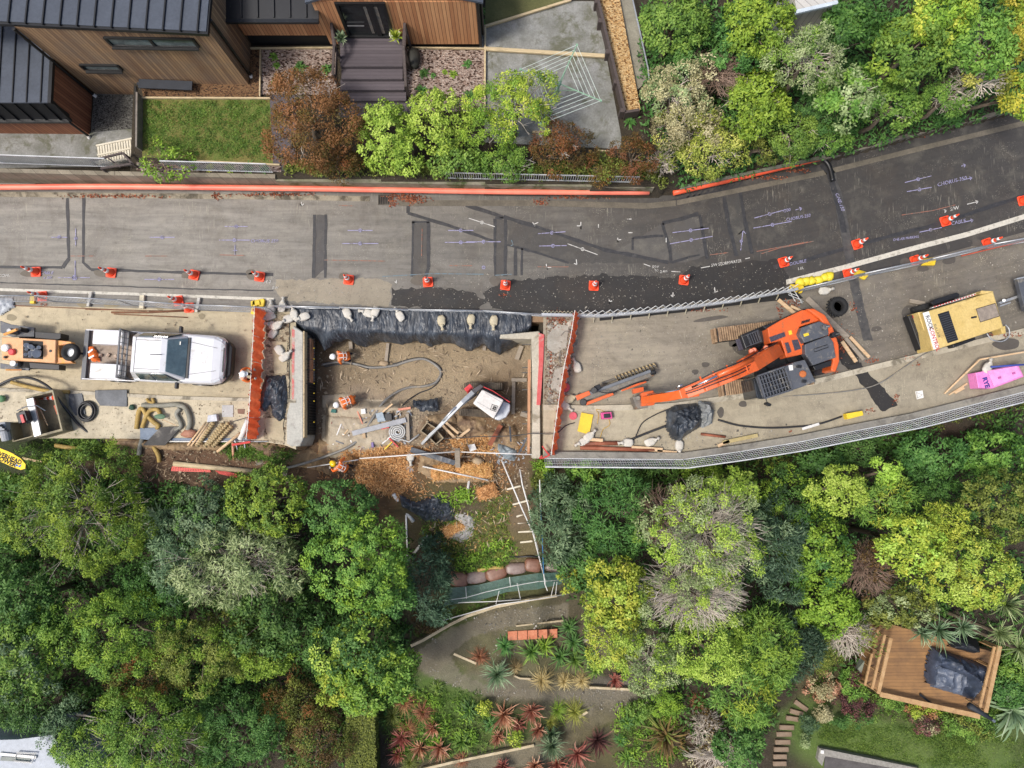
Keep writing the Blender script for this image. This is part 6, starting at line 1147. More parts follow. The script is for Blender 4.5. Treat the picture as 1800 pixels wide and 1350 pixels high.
ii, jj = np.meshgrid(np.arange(nu-1), np.arange(nv-1)); b_ = (jj*nu+ii).ravel(); o = npmesh('sheet', V.reshape(-1, 3), np.stack([b_+nu, b_+nu+1, b_+1, b_], 1), tarpm, bt, smooth=True)
m_ = o.modifiers.new('s', 'SOLIDIFY'); m_.thickness = .004
def crumple(name, lab, cat, pts, z0, h, m=tarpm, seed=0, sc=2.4, grp=None, res=.045, ragged=.1, flatz=None):
 q = PL(pts, z0+h*.5); xs = [p.x for p in q]; ys = [p.y for p in q]; gx_ = np.arange(min(xs), max(xs)+res, res); gy_ = np.arange(min(ys), max(ys)+res, res); idx = {}; vs = []; fs = []
 def inside(x, y):
  c = False; d = 9
  for i in range(len(q)):
   a_, b2 = q[i], q[(i+1) % len(q)]
   if (a_.y > y) != (b2.y > y) and x < (b2.x-a_.x)*(y-a_.y)/(b2.y-a_.y)+a_.x: c = not c
   e = Vector((b2.x-a_.x, b2.y-a_.y)); w = Vector((x-a_.x, y-a_.y)); t = max(0, min(1, w.dot(e)/max(e.dot(e), 1e-9))); d = min(d, (w-e*t).length)
  return d if c else -d
 for i, x in enumerate(gx_):
  for j, y in enumerate(gy_):
   nx = x+.05*mnoise.noise(Vector((x*5, y*5, seed))); ny = y+.05*mnoise.noise(Vector((x*5, y*5, seed+9)))
   d = inside(nx, ny)
   if d > -res*.6:
    zb = (hz(nx, ny) if flatz is None else flatz); k = min(1, max(0, d)/.22)**.6
    idx[i, j] = len(vs); vs.append((nx, ny, max(zb, z0 if flatz is None and False else zb)+.012+h*k*(.45+.3*ridged(nx, ny, sc, seed)+.25*ridged(nx, ny, sc*2.3, seed+4))))
 for (i, j), a_ in idx.items():
  if (i+1, j) in idx and (i, j+1) in idx and (i+1, j+1) in idx: fs.append((a_, idx[i+1, j], idx[i+1, j+1], idx[i, j+1]))
 me = bpy.data.meshes.new(name); me.from_pydata(vs, [], fs); me.update(); o = link(name, me, m, smooth=False); s = o.modifiers.new('s', 'SOLIDIFY'); s.thickness = .005; return tag(o, lab, cat, grp)
crumple('tarpaulin', 'crumpled black plastic sheet lying beside orange barrier at left of the pit', 'tarpaulin', [(466, 660), (500, 660), (504, 700), (498, 735), (490, 742), (477, 730), (474, 708), (464, 724), (455, 718), (456, 690)], .05, .28, seed=2, flatz=.06)
crumple('tarpaulin', 'black and silver sheet heaped over the grey spoil bag near the rail', 'tarpaulin', [(1175, 720), (1190, 711), (1225, 708), (1240, 725), (1235, 750), (1210, 765), (1196, 778), (1182, 770), (1172, 750)], .1, .75, seed=5, sc=1.9, flatz=.12)
crumple('tarpaulin', 'glossy black sheet bundle in the pit beside grey rods', 'tarpaulin', [(724, 703), (745, 704), (768, 699), (771, 722), (745, 728), (724, 729)], -1.2, .3, seed=8, flatz=-1.3)
crumple('tarpaulin', 'torn black weed sheet on the slope below the straw', 'tarpaulin', [(703, 866), (730, 882), (772, 868), (795, 880), (804, 900), (796, 918), (748, 918), (730, 902), (708, 890)], -2, .3, seed=9)
greysheet = M('geotextile', '9A9691', 'B8B5B0', sc=3, bump=.5, dirt='6E6860'); crumple('geotextile_sheet', 'pale grey fabric sheet spilling under straw bale on the slope', 'fabric sheet', [(792, 898), (826, 898), (838, 915), (832, 942), (812, 957), (790, 948), (782, 935), (812, 922)], -2.5, .22, greysheet, 11)
crumple('geotextile_sheet', 'small torn grey fabric beside the straw heap', 'fabric sheet', [(716, 812), (724, 818), (730, 828), (720, 832), (710, 824)], -1.6, .12, greysheet, 12); crumple('geotextile_sheet', 'silver blue crumpled fabric at the corner right of the pit steps', 'fabric sheet', [(872, 775), (890, 782), (910, 790), (905, 812), (885, 806), (874, 792)], -1.5, .35, M('silver_sheet', '6F7A80', '9BA5A9', sc=3, rough=.4, dirt='4D5150'), 13)
crumple('white_sheet', 'crumpled off white sheet lying at left edge under the mesh fence', 'fabric sheet', [(-20, 521), (18, 522), (22, 538), (0, 552), (-20, 556)], .02, .3, M('white_sheet', 'C9CDD0', 'B0B6BC', rough=.4), 14, flatz=.02)
crumple('spoil_bag', 'round grey bag of spoil partly under the black heap', 'bulk bag', [(1232, 704), (1250, 705), (1259, 722), (1255, 745), (1238, 752), (1225, 735)], .1, .7, M('grey_bag', '7B7F80', 'A5A8A6', sc=5, bump=.5, dirt='4E504E'), 15, flatz=.1)
for pts, s, l in (([(562, 694), (600, 690), (640, 700), (700, 702), (702, 720), (640, 735), (570, 730), (562, 715)], 21, 'upper part of the dusty brown geotextile laid over the pit bench'), ([(562, 730), (640, 737), (690, 735), (690, 780), (640, 800), (575, 806), (560, 780)], 22, 'lower part of the dusty brown geotextile laid over the pit bench')): crumple('dusty_sheet', l, 'ground sheet', pts, -1.2, .14, M('dusty_sheet', 'A3957E', 'B9AC95', sc=2.5, bump=.7, dirt='857662'), s, 1.2)
# ---- sandbags
bagw = M('bag_white', 'BDB8AC', 'CFCBC0', sc=6, bump=.4, bsc=25, dirt='A9A294', dlo=.6); bagt = M('bag_tan', 'AFA488', 'C4BA9E', sc=6, bump=.4, bsc=25, dirt='9A8E72', dlo=.58)
def sandbag(name, lab, p, rz, m, seed, grp):
 b = MB(); b.blob((0, 0, .07), (.21, .155, .085), amp=.1, seed=seed, sq=.75, freq=2, sub=3); b.tube([(.17, 0, .1), (.26, .01, .1), (.31, .02, .09), (.36, .03, .07)], [.1, .045, .05, .085], 7)
 b.v = [tuple(Vector(v)) for v in b.v]; o = b.build(name, m, world=False, smooth=True); o.location = p; o.rotation_euler = (0, 0, rz); return tag(o, lab, 'sandbag', grp)
G1 = 'white sandbags around the pit'
sb = [sandbag('sandbag', 'white sandbag first in the row on the black sheet, at its left end', P(518, 554, .12), R(100), bagw, 1, G1), sandbag('sandbag', 'white sandbag under the top end of orange barrier on the left', P(476, 557, .03), R(200), bagw, 2, G1), sandbag('sandbag', 'tan sandbag on the sheet, second from its right end', P(828, 562, .12), R(-95), bagt, 3, G1)]
for k, (x, y, z, a_, w, l) in enumerate([(508, 561, .12, 20, 0, 'white sandbag touching the leftmost bag on the sheet'), (536, 557, .14, 200, 1, 'white sandbag just right of the leftmost pair on the black sheet'), (611, 551, .12, -60, 0, 'white sandbag fourth along the black sheet'), (648, 551, .12, 160, 1, 'smaller white sandbag fifth along the black sheet'), (660, 549, .15, 250, 0, 'white sandbag sixth along the black sheet beside the fifth'), (704, 556, .14, 120, 1, 'long necked white sandbag on the sheet under the leaf pile'),
  (776, 564, .14, -85, 2, 'tan sandbag in middle of the right half of the sheet'), (868, 564, .13, -95, 2, 'tan sandbag nearest right end of the black sheet'), (482, 573, .06, 160, 0, 'white sandbag in the pile by orange barrier, uppermost'), (487, 573, .2, 30, 1, 'white sandbag resting on the uppermost pile bag'), (481, 586, .06, 60, 1, 'white sandbag at bottom of the pile by orange barrier'), (478, 545, .05, 90, 0, 'small white sandbag between fence and orange barrier'), (492, 616, .08, -50, 0, 'white sandbag on the slab beside the left pit wall'), (501, 628, .08, 40, 1, 'white sandbag below the slab bag beside left pit wall'),
  (497, 540, .05, 80, 1, 'greyish sandbag behind the fence at left end of sheet'), (1014, 646, .04, 110, 0, 'white sandbag alone right of the right orange barrier'), (992, 712, .1, -40, 1, 'white sandbag under the right orange barrier at the kerb'), (1000, 702, .12, 20, 2, 'round tan sandbag beside right barrier near the kerb'), (1034, 768, .14, 40, 0, 'white sandbag under the yellow board'), (1026, 776, .12, 200, 1, 'white sandbag left of the rusty pipes at the rail'), (1193, 783, .14, -90, 0, 'white sandbag hanging from the black heap to the rail'),
  (1142, 777, .14, 20, 1, 'grey white sandbag at the end of the rusty pipes'), (1103, 778, .14, 180, 0, 'white sandbag on the middle of rusty pipes'), (1733, 647, .5, 60, 0, 'white sandbag on the left end of the pink bin'), (722, 802, -1.45, -90, 0, 'white sandbag by the black beam above the straw'), (1447, 512, .05, 10, 0, 'white bag bundle with blue bottles by the yellow bags')]): dup(sb[w], P(x, y, z), R(a_), l)
ybg = M('bag_yellow', 'E6D02C', 'F0DC44', sc=5, rough=.5, bump=.2); yb = None
for k, (x, y, a_) in enumerate([(1405, 497, 20), (1415, 495, 200), (1425, 495, 40), (1437, 493, 190), (1448, 489, 20), (1456, 487, 80)]):
 l = 'yellow sandbag %s in the row along the white edge line' % ['first from left', 'second from left', 'third from left', 'fourth from left', 'fifth from left', 'last at right'][k]
 if yb is None: b = MB(); b.blob((0, 0, .12), (.2, .17, .13), amp=.18, seed=5); yb = b.build('yellow_bag', ybg, world=False, smooth=True); yb.location = P(x, y, .02); tag(yb, l, 'sandbag', 'yellow bags')
 else: dup(yb, P(x, y, .02), R(a_), l)
# ---- fences
def meshfence(name, lab, a_, c_, h, m=galv, z=.05, grp='mesh fence panels', step=.12, feet=True, r=.02, hb=.0):
 A, B = P(*a_, z), P(*c_, z); t = thing(name, lab, 'fence', A, 0, grp); up = Vector((0, 0, 1)); b = MB(); b.tube([A, B, B+up*h, A+up*h], r, 6, closed=True); b.build('frame', m, t, smooth=True)
 L = (B-A).length; b = MB(); n = max(2, int(L/step))
 for i in range(1, n): q = A.lerp(B, i/n); b.bar(q, q+up*h, .007, .007, up=(0, 1, 0))
 for i in range(1, 7): b.bar(A+up*h*i/7, B+up*h*i/7, .006, .006)
 b.build('mesh', m, t)
 return t
FP = [((-60, 530), (95, 530)), ((95, 530), (235, 537)), ((235, 537), (350, 545)), ((350, 545), (485, 550))]
for i, (a_, c_) in enumerate(FP): meshfence('mesh_fence', ['left end', 'second', 'third', 'fourth'][i]+' galvanised mesh panel of the left roadside fence', a_, c_, 1.15)
FP = [((485, 541), (600, 543)), ((600, 543), (720, 547)), ((720, 547), (850, 549)), ((850, 549), (960, 556))]
for i, (a_, c_) in enumerate(FP): meshfence('mesh_fence', ['leftmost', 'second', 'third', 'rightmost'][i]+' low barrier panel standing along top of the black sheet', a_, c_, .35, step=.3, r=.03)
FP = [((1400, 514), (1500, 490)), ((1500, 490), (1615, 465)), ((1615, 465), (1720, 440)), ((1720, 440), (1830, 420))]
for i, (a_, c_) in enumerate(FP): meshfence('mesh_fence', ['first', 'second', 'third', 'fourth'][i]+' silver fence panel from the left beside the white edge line', a_, c_, .9, r=.028)
b = MB(); b.bar(P(1690, 450, .1), P(1810, 421, .1), .04, .04); tag(b.build('red_foot_rail', M('red_rail', 'B8543C', bump=0)), 'thin red rail at the foot of the right fence', 'pipe')  # a thin red rail, not a pipe
fb = M('fence_foot', 'B9B6AC', 'CFCCC2', sc=3, bump=.3); ft = [((158, 526), 26, 5, 80, fb, 'slanted grey fence foot near left end of the mesh fence'), ((250, 531), 8, 24, 0, M('cream_block', 'D9CFB4'), 'cream timber fence foot in middle of left mesh fence'), ((348, 536), 26, 5, 80, fb, 'slanted grey fence foot right of the two cones'), ((58, 525), 8, 18, 0, ylw, 'yellow fence block beside the left fence cone')]
for (x, y), w, h, a_, m, l in ft: b = MB(); b.box(P(x, y, .08), (w*mpp(0), h*mpp(0), .12), rz=R(a_)); tag(b.build('barrier_block', m, bev=.01), l, 'barrier block', 'fence feet')
yf = [((1513, 482), -20, 'yellow plastic foot on the trench line behind right fence'), ((1632, 460), 5, 'yellow plastic foot beside the second cone of right fence'), ((1400, 507), -10, 'yellow plastic foot under left end of the yellow bags'), ((449, 541), 80, 'yellow plastic foot at the top of left orange barrier'), ((454, 533), 10, 'pale yellow foot above the left orange barrier')]
for (x, y), a_, l in yf: b = MB(); c = P(x, y, .06); rt = Matrix.Rotation(R(a_), 4, 'Z'); b.T = Matrix.Translation(c) @ rt; b.prism([(-.28, -.13), (.2, -.17), (.28, .05), (.24, .14), (-.26, .12)], -.06, .07); b.prism([(-.1, -.1), (.1, -.1), (.1, .08), (-.1, .08)], .07, .13); tag(b.build('barrier_block', ylw, bev=.02), l, 'barrier block', 'yellow fence feet')
# rusty rods and timber along the left fence
def rods(lab, pts, r=.012, m=None, z=.03, name='steel_rod', cat='steel rod', grp=None):
 b = MB(); b.tube(PL(pts, z), r, 5); return tag(b.build(name, m or M('rusty_steel', '6E4A34', '93664A', sc=4), smooth=True), lab, cat, grp)
rods('long rusty rod lying under the left mesh fence', [(22, 537), (120, 541), (250, 546), (330, 547)], .018); rods('dark rod bundle beneath the cream fence foot', [(196, 549), (260, 549), (322, 546)], .04); rods('thin rusty rod below the dark rod bundle', [(200, 552), (330, 558)], .02); rods('second thin rusty rod by the two left cones', [(150, 544), (300, 547)], .014)
# lattice guard along the trench
gl = thing('lattice_barrier', 'galvanised rail with white crossed lattice along the dark trench edge', 'barrier', P(1200, 545, 0)); path = [(952, 553), (1056, 555), (1130, 549), (1200, 541), (1290, 529), (1372, 514), (1402, 508)]; q = [P(*p, .45) for p in path]; b = MB()
for i in range(len(q)-1): b.bar(q[i], q[i+1], .1, .12); b.bar(q[i]-Vector((0, 0, .3)), q[i+1]-Vector((0, 0, .3)), .05, .05)
b.build('rail', galv, gl); b = MB(); rs = resample(path, 70)
for i in range(10, 68, 2): a_, c_ = P(*rs[i], .5), P(*rs[i+2 if i+2 < 70 else 69], .5); u = Vector((0, .12, .42)); b.bar(a_, c_+u, .022, .022); b.bar(c_, a_+u, .022, .022)
b.build('lattice', M('lattice_white', 'C9CBC8', bump=0), gl); b = MB()
for i in range(0, 10): a_, c_ = P(*rs[i], .3), P(*rs[i+1], .3); u = Vector((0, .12, .2)); b.bar(a_, c_+u, .016, .016); b.bar(c_, a_+u, .016, .016)
for i in range(14, 68, 5): p = P(*rs[i], .4); b.bar(p, p+Vector((.02, -.2, -.38)), .03, .03)  # support struts of the rail, built into this lattice mesh
b.build('lattice', M('lattice_and_strut_cream', 'BDB79E', bump=0), gl)
b = MB()
for pts in (((1378, 512), (1402, 520)), ((1386, 518), (1410, 528)), ((1384, 505), (1398, 530)), ((1394, 508), (1410, 533)), ((1402, 533), (1412, 530))): b.bar(P(*pts[0], .5), P(*pts[1], .3), .022, .022)
tag(b.build('barrier_end', M('lattice_white', 'C9CBC8')), 'loose lattice end hanging by the yellow foot', 'barrier')
# orange fabric barriers
orf = N('orange_fabric'); v = orf.obj(); c = orf.mix(orf.ramp(orf.noise(2, v, 5, .7), .35, .65), lin('D9562E'), lin('EE7A50')); orf.set(c, .5); tr = orf.n('BsdfTranslucent'); orf.l(c, tr.inputs[0]); mx = orf.n('MixShader'); mx.inputs[0].default_value = .45; orf.l(orf.b.outputs[0], mx.inputs[1]); orf.l(tr.outputs[0], mx.inputs[2]); orf.l(mx.outputs[0], orf.t.nodes['Material Output'].inputs[0]); orf.bump(orf.noise(6, v, 3), .5, .03); orf = orf.m
def orange_barrier(lab, base, h, lean=0):
 q = [P(*p, .05) for p in base]; t = thing('orange_barrier', lab, 'barrier', q[0], 0, 'orange fabric barriers')
 for i in range(len(q)-1):
  A, B = q[i], q[i+1]; L = (B-A).length; d = (B-A)/L; s = Vector((-d.y, d.x, 0)); nu, nv = 14, 7; vs = []
  for j in range(nv):
   for k in range(nu): w = .05*math.sin(k*1.3+i*2+j*.4)+.03*math.sin(k*2.7+j); vs.append(A+d*L*k/(nu-1)+s*(w-lean*j/(nv-1))+Vector((0, 0, h*j/(nv-1))))
  b = MB(); b.add(vs, [(j*nu+k, j*nu+k+1, (j+1)*nu+k+1, (j+1)*nu+k) for j in range(nv-1) for k in range(nu-1)]); b.build('panel', orf, t, smooth=True)
  b = MB(); u = Vector((0, 0, h))-s*lean; b.tube([A, B, B+u, A+u], .011, 5, closed=True); b.build('frame', white_t, t)
orange_barrier('tall orange fabric barrier left of the pit where the worker stands', [(466, 546), (464, 596), (461, 640), (459, 690), (456, 735), (452, 772)], 1.05, .03)
orange_barrier('narrow orange fabric barrier right of the pit', [(1017, 556), (1010, 600), (999, 650), (991, 700), (984, 750), (977, 800)], 1.1, .24)
# south rail of the right side
sr = thing('edge_wall', 'concrete edge wall carrying a white mesh guard rail above the trees', 'wall', P(1200, 800, 0)); S1 = [(957, 794), (1200, 796), (1300, 782), (1400, 766), (1500, 746), (1600, 727), (1700, 702), (1800, 677), (1990, 625)]
for i in range(len(S1)-1): (x0, y0), (x1, y1) = S1[i], S1[i+1]; MB().px([(x0, y0), (x1, y1), (x1, y1+12), (x0, y0+12)], .3, -2.2).build('wall_panel', M('edge_concrete', '7C7972', '928D80', sc=1.5, dirt='646058', dlo=.52), sr)
for i in range(len(S1)-1):
 a0, a1 = P(S1[i][0], S1[i][1]+12, .28), P(S1[i+1][0], S1[i+1][1]+12, .28); u = Vector((0, -.28, .75)); b = MB(); b.tube([a0, a1, a1+u, a0+u], .028, 6, closed=True); L = (a1-a0).length; n = int(L/.09)
 for k in range(1, n): c = a0.lerp(a1, k/n); b.bar(c, c+u, .014, .014, up=(0, 1, 0))
 for k in range(1, 5): b.bar(a0+u*k/5, a1+u*k/5, .012, .012)
 b.build('mesh_panel', M('mesh_white', 'D2D4D4', rough=.4, metal=.2, bump=0), sr)
# ---- people
skin = M('skin', 'C48E70', var=.05, bump=0, rough=.5); navy = M('navy_cloth', '262B38', var=.15, bump=.2); hiv = M('hivis_orange', 'F0702A', 'FF8638', sc=6, rough=.6, bump=.2, bsc=20); boot = M('boot', '3A2C22'); helw = M('helmet_white', 'E8E8E6', var=.03, rough=.25, bump=0); hely = M('helmet_yellow', 'F2C51E', var=.03, rough=.25, bump=0); band = M('reflective', 'E2E2DC', bump=0, var=.03)
def person(lab, p, rz, sc_=.93, lean=20, arms=((.35, -.25), (.35, .25)), helm=helw, legs=navy, squat=0., look=0, hand_z=.9, hvl=False):
 t = thing('person', lab, 'person', p, rz); Tm = MATX[t.name] @ Matrix.Diagonal((sc_, sc_, sc_, 1)); L = R(lean); s, c = math.sin(L), math.cos(L); ph = .92-squat
 up = lambda k, side=0, f=0: Vector((s*k+f*c, side, ph+c*k-f*s)); pel = Vector((0, 0, ph)); V, E, Rd = [], [], []
 def add(v, r, par=None):
  V.append(Vector(v)); Rd.append(r);
  if par is not None: E.append((par, len(V)-1))
  return len(V)-1
 r0 = add(pel, .155); sp = add(up(.2), .145, r0); ch = add(up(.4), .17, sp); nk = add(up(.51), .075, ch); hd = add(up(.56), .06, nk); hands = []
 for sd, (ax, ay) in zip((-1, 1), arms):
  sh_ = add(up(.47, sd*.17), .085, ch); hz_ = hand_z if not isinstance(hand_z, tuple) else hand_z[0 if sd < 0 else 1]; hd_ = Vector((ax, ay, hz_)); S_ = V[sh_]; dv = hd_-S_
  if dv.length > .56: hd_ = S_+dv.normalized()*.56
  el = S_.lerp(hd_, .5)+Vector((-.05, sd*.1, -.05)); e = add(el, .052, sh_); add(hd_, .034, e); hands.append((hd_, (hd_-el).normalized()))
  hp = add((0, sd*.1, ph-.04), .1, r0); kn = add((.06+squat*.5, sd*.13, (ph-.04)*.52+.02), .066, hp); an = add((-.03-squat*.2 if sd < 0 else .04, sd*.14, .1), .048, kn); add((.14 if sd > 0 else .08, sd*.15, .05), .045, an)
 me = bpy.data.meshes.new('sk'); me.from_pydata(V, E, []); o = bpy.data.objects.new('sk', me); COL.objects.link(o); o.modifiers.new('s', 'SKIN')
 for i, dd in enumerate(me.skin_vertices[0].data): dd.radius = (Rd[i], Rd[i]*(.72 if i in (1, 2, 0) else 1)); dd.use_root = i == 0
 m = o.modifiers.new('u', 'SUBSURF'); m.levels = m.render_levels = 2; bpy.context.view_layer.update(); m2 = bpy.data.meshes.new_from_object(o.evaluated_get(bpy.context.evaluated_depsgraph_get())); bpy.data.objects.remove(o)
 for pl_ in m2.polygons:
  q = pl_.center; k = (q-pel).dot(Vector((s, 0, c))); pl_.material_index = 3 if (q-V[nk]).dot(Vector((s, 0, c))) > .0 and (q-V[nk]).length < .2 else (0 if k > -.06 or any((q-h).length < .5 and q.z > ph-.1 for h, _ in hands) and (q-pel).length > .24 else (2 if q.z < .13 else 1))
 m2.name = 'body'; m2.transform(Tm); bo = link('body', m2, [hiv, hiv if hvl else legs, boot, skin], t, smooth=True)
 lb = lambda b, nm, mm, **kk: (setattr(b, 'v', [tuple(Tm @ Vector(x)) for x in b.v]), b.build(nm, mm, t, **kk))[1]
 hc = up(.66, look*.02, .04); b = MB(); b.blob(hc, (.085, .072, .115), amp=.02, sub=2); b.blob(hc+Vector((.085, 0, -.01)), (.02, .014, .025), amp=0, sub=1); [b.blob(hc+Vector((0, sg*.075, -.01)), (.02, .012, .03), amp=0, sub=1) for sg in (1, -1)]; b.box(hc+Vector((.078, 0, -.055)), (.012, .045, .012)); [b.blob(hc+Vector((.078, sg*.03, .02)), (.01, .012, .008), amp=0, sub=1) for sg in (1, -1)]; lb(b, 'head', skin, smooth=True)
 hm = hc+Vector((s*.04, 0, .05)); rt = Matrix.Rotation(L*.6, 4, 'Y'); b = MB(); b.T = Matrix.Translation(hm) @ rt; b.lathe([(.135, -.01), (.13, .02), (.118, .06), (.085, .1), (.04, .12), (0, .124)], n=20); b.prism([(.08, -.09), (.17, -.06), (.185, 0), (.17, .06), (.08, .09)], -.012, .004); b.box((0, 0, .115), (.16, .02, .02)); lb(b, 'helmet', helm, smooth=False)
 for k, rr in ((.14, .158), (.3, .172)):
  b = MB(); ct = up(k); n = 18; ring_ = [ct+Vector((c*rr*.74*math.cos(a_), rr*1.08*math.sin(a_), -s*rr*.74*math.cos(a_))) for a_ in np.linspace(0, 2*math.pi, n, endpoint=False)]; b.tube(ring_, .013, 4, closed=True); lb(b, 'reflective_band', band)
 b = MB(); b.tube([up(.16, .09, -.125), up(.34, .09, -.14), up(.47, .09, -.1), up(.49, .09, .02)], .018, 4); lb(b, 'reflective_band', band); b = MB(); b.tube([up(.16, -.09, -.125), up(.34, -.09, -.14), up(.47, -.09, -.1), up(.49, -.09, .02)], .018, 4); lb(b, 'reflective_band', band)
 for (h, d), sd in zip(hands, (-1, 1)):
  b = MB(); sd_v = d.cross(Vector((0, 0, 1))).normalized(); u = sd_v.cross(d).normalized(); b.blob(h+d*.04, (.045, .04, .028), amp=.0, sub=1)
  for k in range(4): o_ = sd_v*(.027-.018*k); l_ = (.06, .072, .068, .052)[k]; b.tube([h+d*.055+o_, h+d*(.055+l_*.6)+o_-u*.008, h+d*(.055+l_)+o_-u*.03], [.011, .01, .008], 6)
  b.tube([h+d*.02-sd_v*.03*sd, h+d*.05-sd_v*.055*sd, h+d*.075-sd_v*.052*sd-u*.015], [.013, .011, .009], 6); lb(b, 'hand', M('glove', 'A7A29A'), smooth=True)
 return t
person('worker in white helmet and orange jacket crouching at the top left of pit', P(618, 628, -1.5), R(190), lean=48, arms=((.5, -.1), (.45, .2)), squat=.3, hand_z=.35)
person('worker in white helmet bending over on the dusty bench in the pit', P(626, 703, -1.5), R(205), lean=62, arms=((.55, -.12), (.55, .15)), squat=.12, hand_z=.3, hvl=True)
person('worker in yellow helmet stooping beside the straw heap with raised arm', P(616, 823, -1.65), R(150), lean=40, arms=((.35, -.35), (.5, .25)), helm=hely, squat=.1, hand_z=(.7, 1.1))
person('worker in white helmet leaning on the tall orange barrier', P(443, 665, .0), R(8), lean=16, arms=((.45, -.18), (.45, .2)), squat=0, hand_z=1.08)
crumple('jacket', 'orange high visibility jacket with white bands thrown over the ute tailgate', 'jacket', [(152, 608), (160, 608), (170, 622), (172, 634), (160, 636), (152, 625)], .8, .3, hiv, 31, flatz=.8);
for k, pts in enumerate(([(155, 620), (163, 614)], [(156, 630), (165, 625)])): b = MB(); b.bar(P(*pts[0], 1.12), P(*pts[1], 1.12), .06, .02); o = b.build('reflective_band', band); o.parent = bpy.data.objects['jacket']
# ---- hoses
hsm = M('hose_grey', '6E6C68', '8B8983', sc=3, rough=.5, bump=.1, dirt='9A8E78', dlo=.55); hsb = M('hose_black', '2C2C2E', rough=.45, bump=.05, dirt='5A564E', dlo=.6)
def hose(lab, pts, r, m=hsm, z=None, n=8, name='hose', cat='hose'):
 q = [(G(*p[:2], r) if z is None and len(p) == 2 else P(p[0], p[1], p[2] if len(p) > 2 else z+r)) for p in pts]; b = MB(); b.tube(bez(q, n), r, 7); return tag(b.build(name, m, smooth=True), lab, cat)
hose('thick grey delivery hose curling through the pit and out to lower left', [(565, 641, -1.5), (600, 636, -1.5), (630, 641, -1.5), (652, 646, -1.5), (690, 643, -1.5), (720, 634, -1.5), (745, 631, -1.5), (766, 642, -1.5), (775, 655, -1.5), (766, 672, -1.5), (745, 679, -1.5), (720, 681, -1.5), (698, 689, -1.45), (675, 706, -1.2), (655, 735, -1.05), (636, 766, -1.05), (612, 786, -1.0), (570, 803, -1.2), (530, 816, -.9), (500, 823, -.8), (460, 828, -.9), (420, 820, -.9), (380, 808, -.7), (335, 803, -.6), (305, 814, -.8), (285, 830, -1)], .055)
hose('thin black hose running beside the grey hose in the pit', [(690, 640, -1.52), (735, 629, -1.52), (768, 640, -1.52), (777, 658, -1.52), (762, 680, -1.52), (735, 692, -1.5), (712, 708, -1.3), (702, 725, -1.1), (697, 745, -1.1)], .025, hsb)
hose('short double hose end by the first pit worker', [(570, 645, -1.5), (590, 641, -1.5), (620, 640, -1.5), (648, 648, -1.5)], .03, hsb)
hose('black hose arcing over the skip bin from the pump trailer', [(-10, 681, .1), (25, 665, .2), (55, 665, .4), (85, 680, .6), (105, 705, .5), (125, 730, .15), (140, 748, .1), (170, 770, -.1), (215, 800, -.5), (240, 825, -.9)], .05, hsb)
b = MB(); cc = P(153, 723, .12)
for k in range(5): rr = .34-.028*k; b.tube([cc+Vector((math.cos(t)*rr+.02*math.sin(k*2), math.sin(t)*rr*1.12, .045*(k % 3))) for t in np.linspace(0, 2*math.pi, 30, endpoint=False)], .032, 6, closed=True)
tag(b.build('hose_coil', hsb, smooth=True), 'black hose coil lying on the grey plates below the ute', 'hose coil')
b = MB(); cc = P(699, 759, -1.02); b.tube([cc+Vector((math.cos(t)*(.05+t*.0125), math.sin(t)*(.05+t*.0125)*.95, .02*math.sin(t))) for t in np.linspace(0, 24, 110)]+[cc+Vector((.45, -.4, 0)), cc+Vector((.85, -.1, 0))], .035, 6); tag(b.build('hose_coil', M('hose_white', 'A9A9A6', 'C9C8C4', rough=.5), smooth=True), 'pale grey flat spiral hose coil in the pit clutter', 'hose coil')
hose('black cable lying from the pit wall over the right footpath', [(770, 772, -1), (830, 768, -.6), (900, 766, 0), (935, 762, .2), (975, 762, .3), (995, 748, .15), (1010, 743, .12)], .018, hsb)
hose('black cable from the black heap to the drilling mast', [(1085, 782, .12), (1112, 775, .12), (1128, 745, .12), (1150, 730, .12), (1178, 718, .2)], .022, hsb); hose('corrugated hose from the heap down to the rail', [(1110, 772, .12), (1140, 760, .12), (1172, 748, .2)], .045, hsb); hose('dark hose on footpath right of the black heap', [(1262, 738, .13), (1300, 748, .13), (1350, 752, .13), (1400, 750, .13), (1440, 745, .13), (1480, 732, .13)], .035, hsb)
hose('long thin grey hose crossing under the excavator to compressor', [(1280, 690, .05), (1340, 697, .05), (1420, 694, .1), (1500, 686, .14), (1545, 674, .14), (1590, 645, .14), (1625, 622, .14), (1660, 610, .2)], .022, hsm)
hose('yellow extension cord around the small pink pump', [(1050, 745, .12), (1052, 728, .13), (1048, 720, .13), (1062, 724, .13), (1072, 745, .13), (1060, 755, .13), (1055, 770, .12)], .01, M('cord_yellow', 'C9A23C'), name='cord', cat='cord')
hose('grey cable loop beside the concrete slab', [(985, 590, .1), (995, 582, .12), (1005, 590, .12), (1008, 610, .1), (1000, 640, .06)], .012, hsm, name='cord', cat='cord')
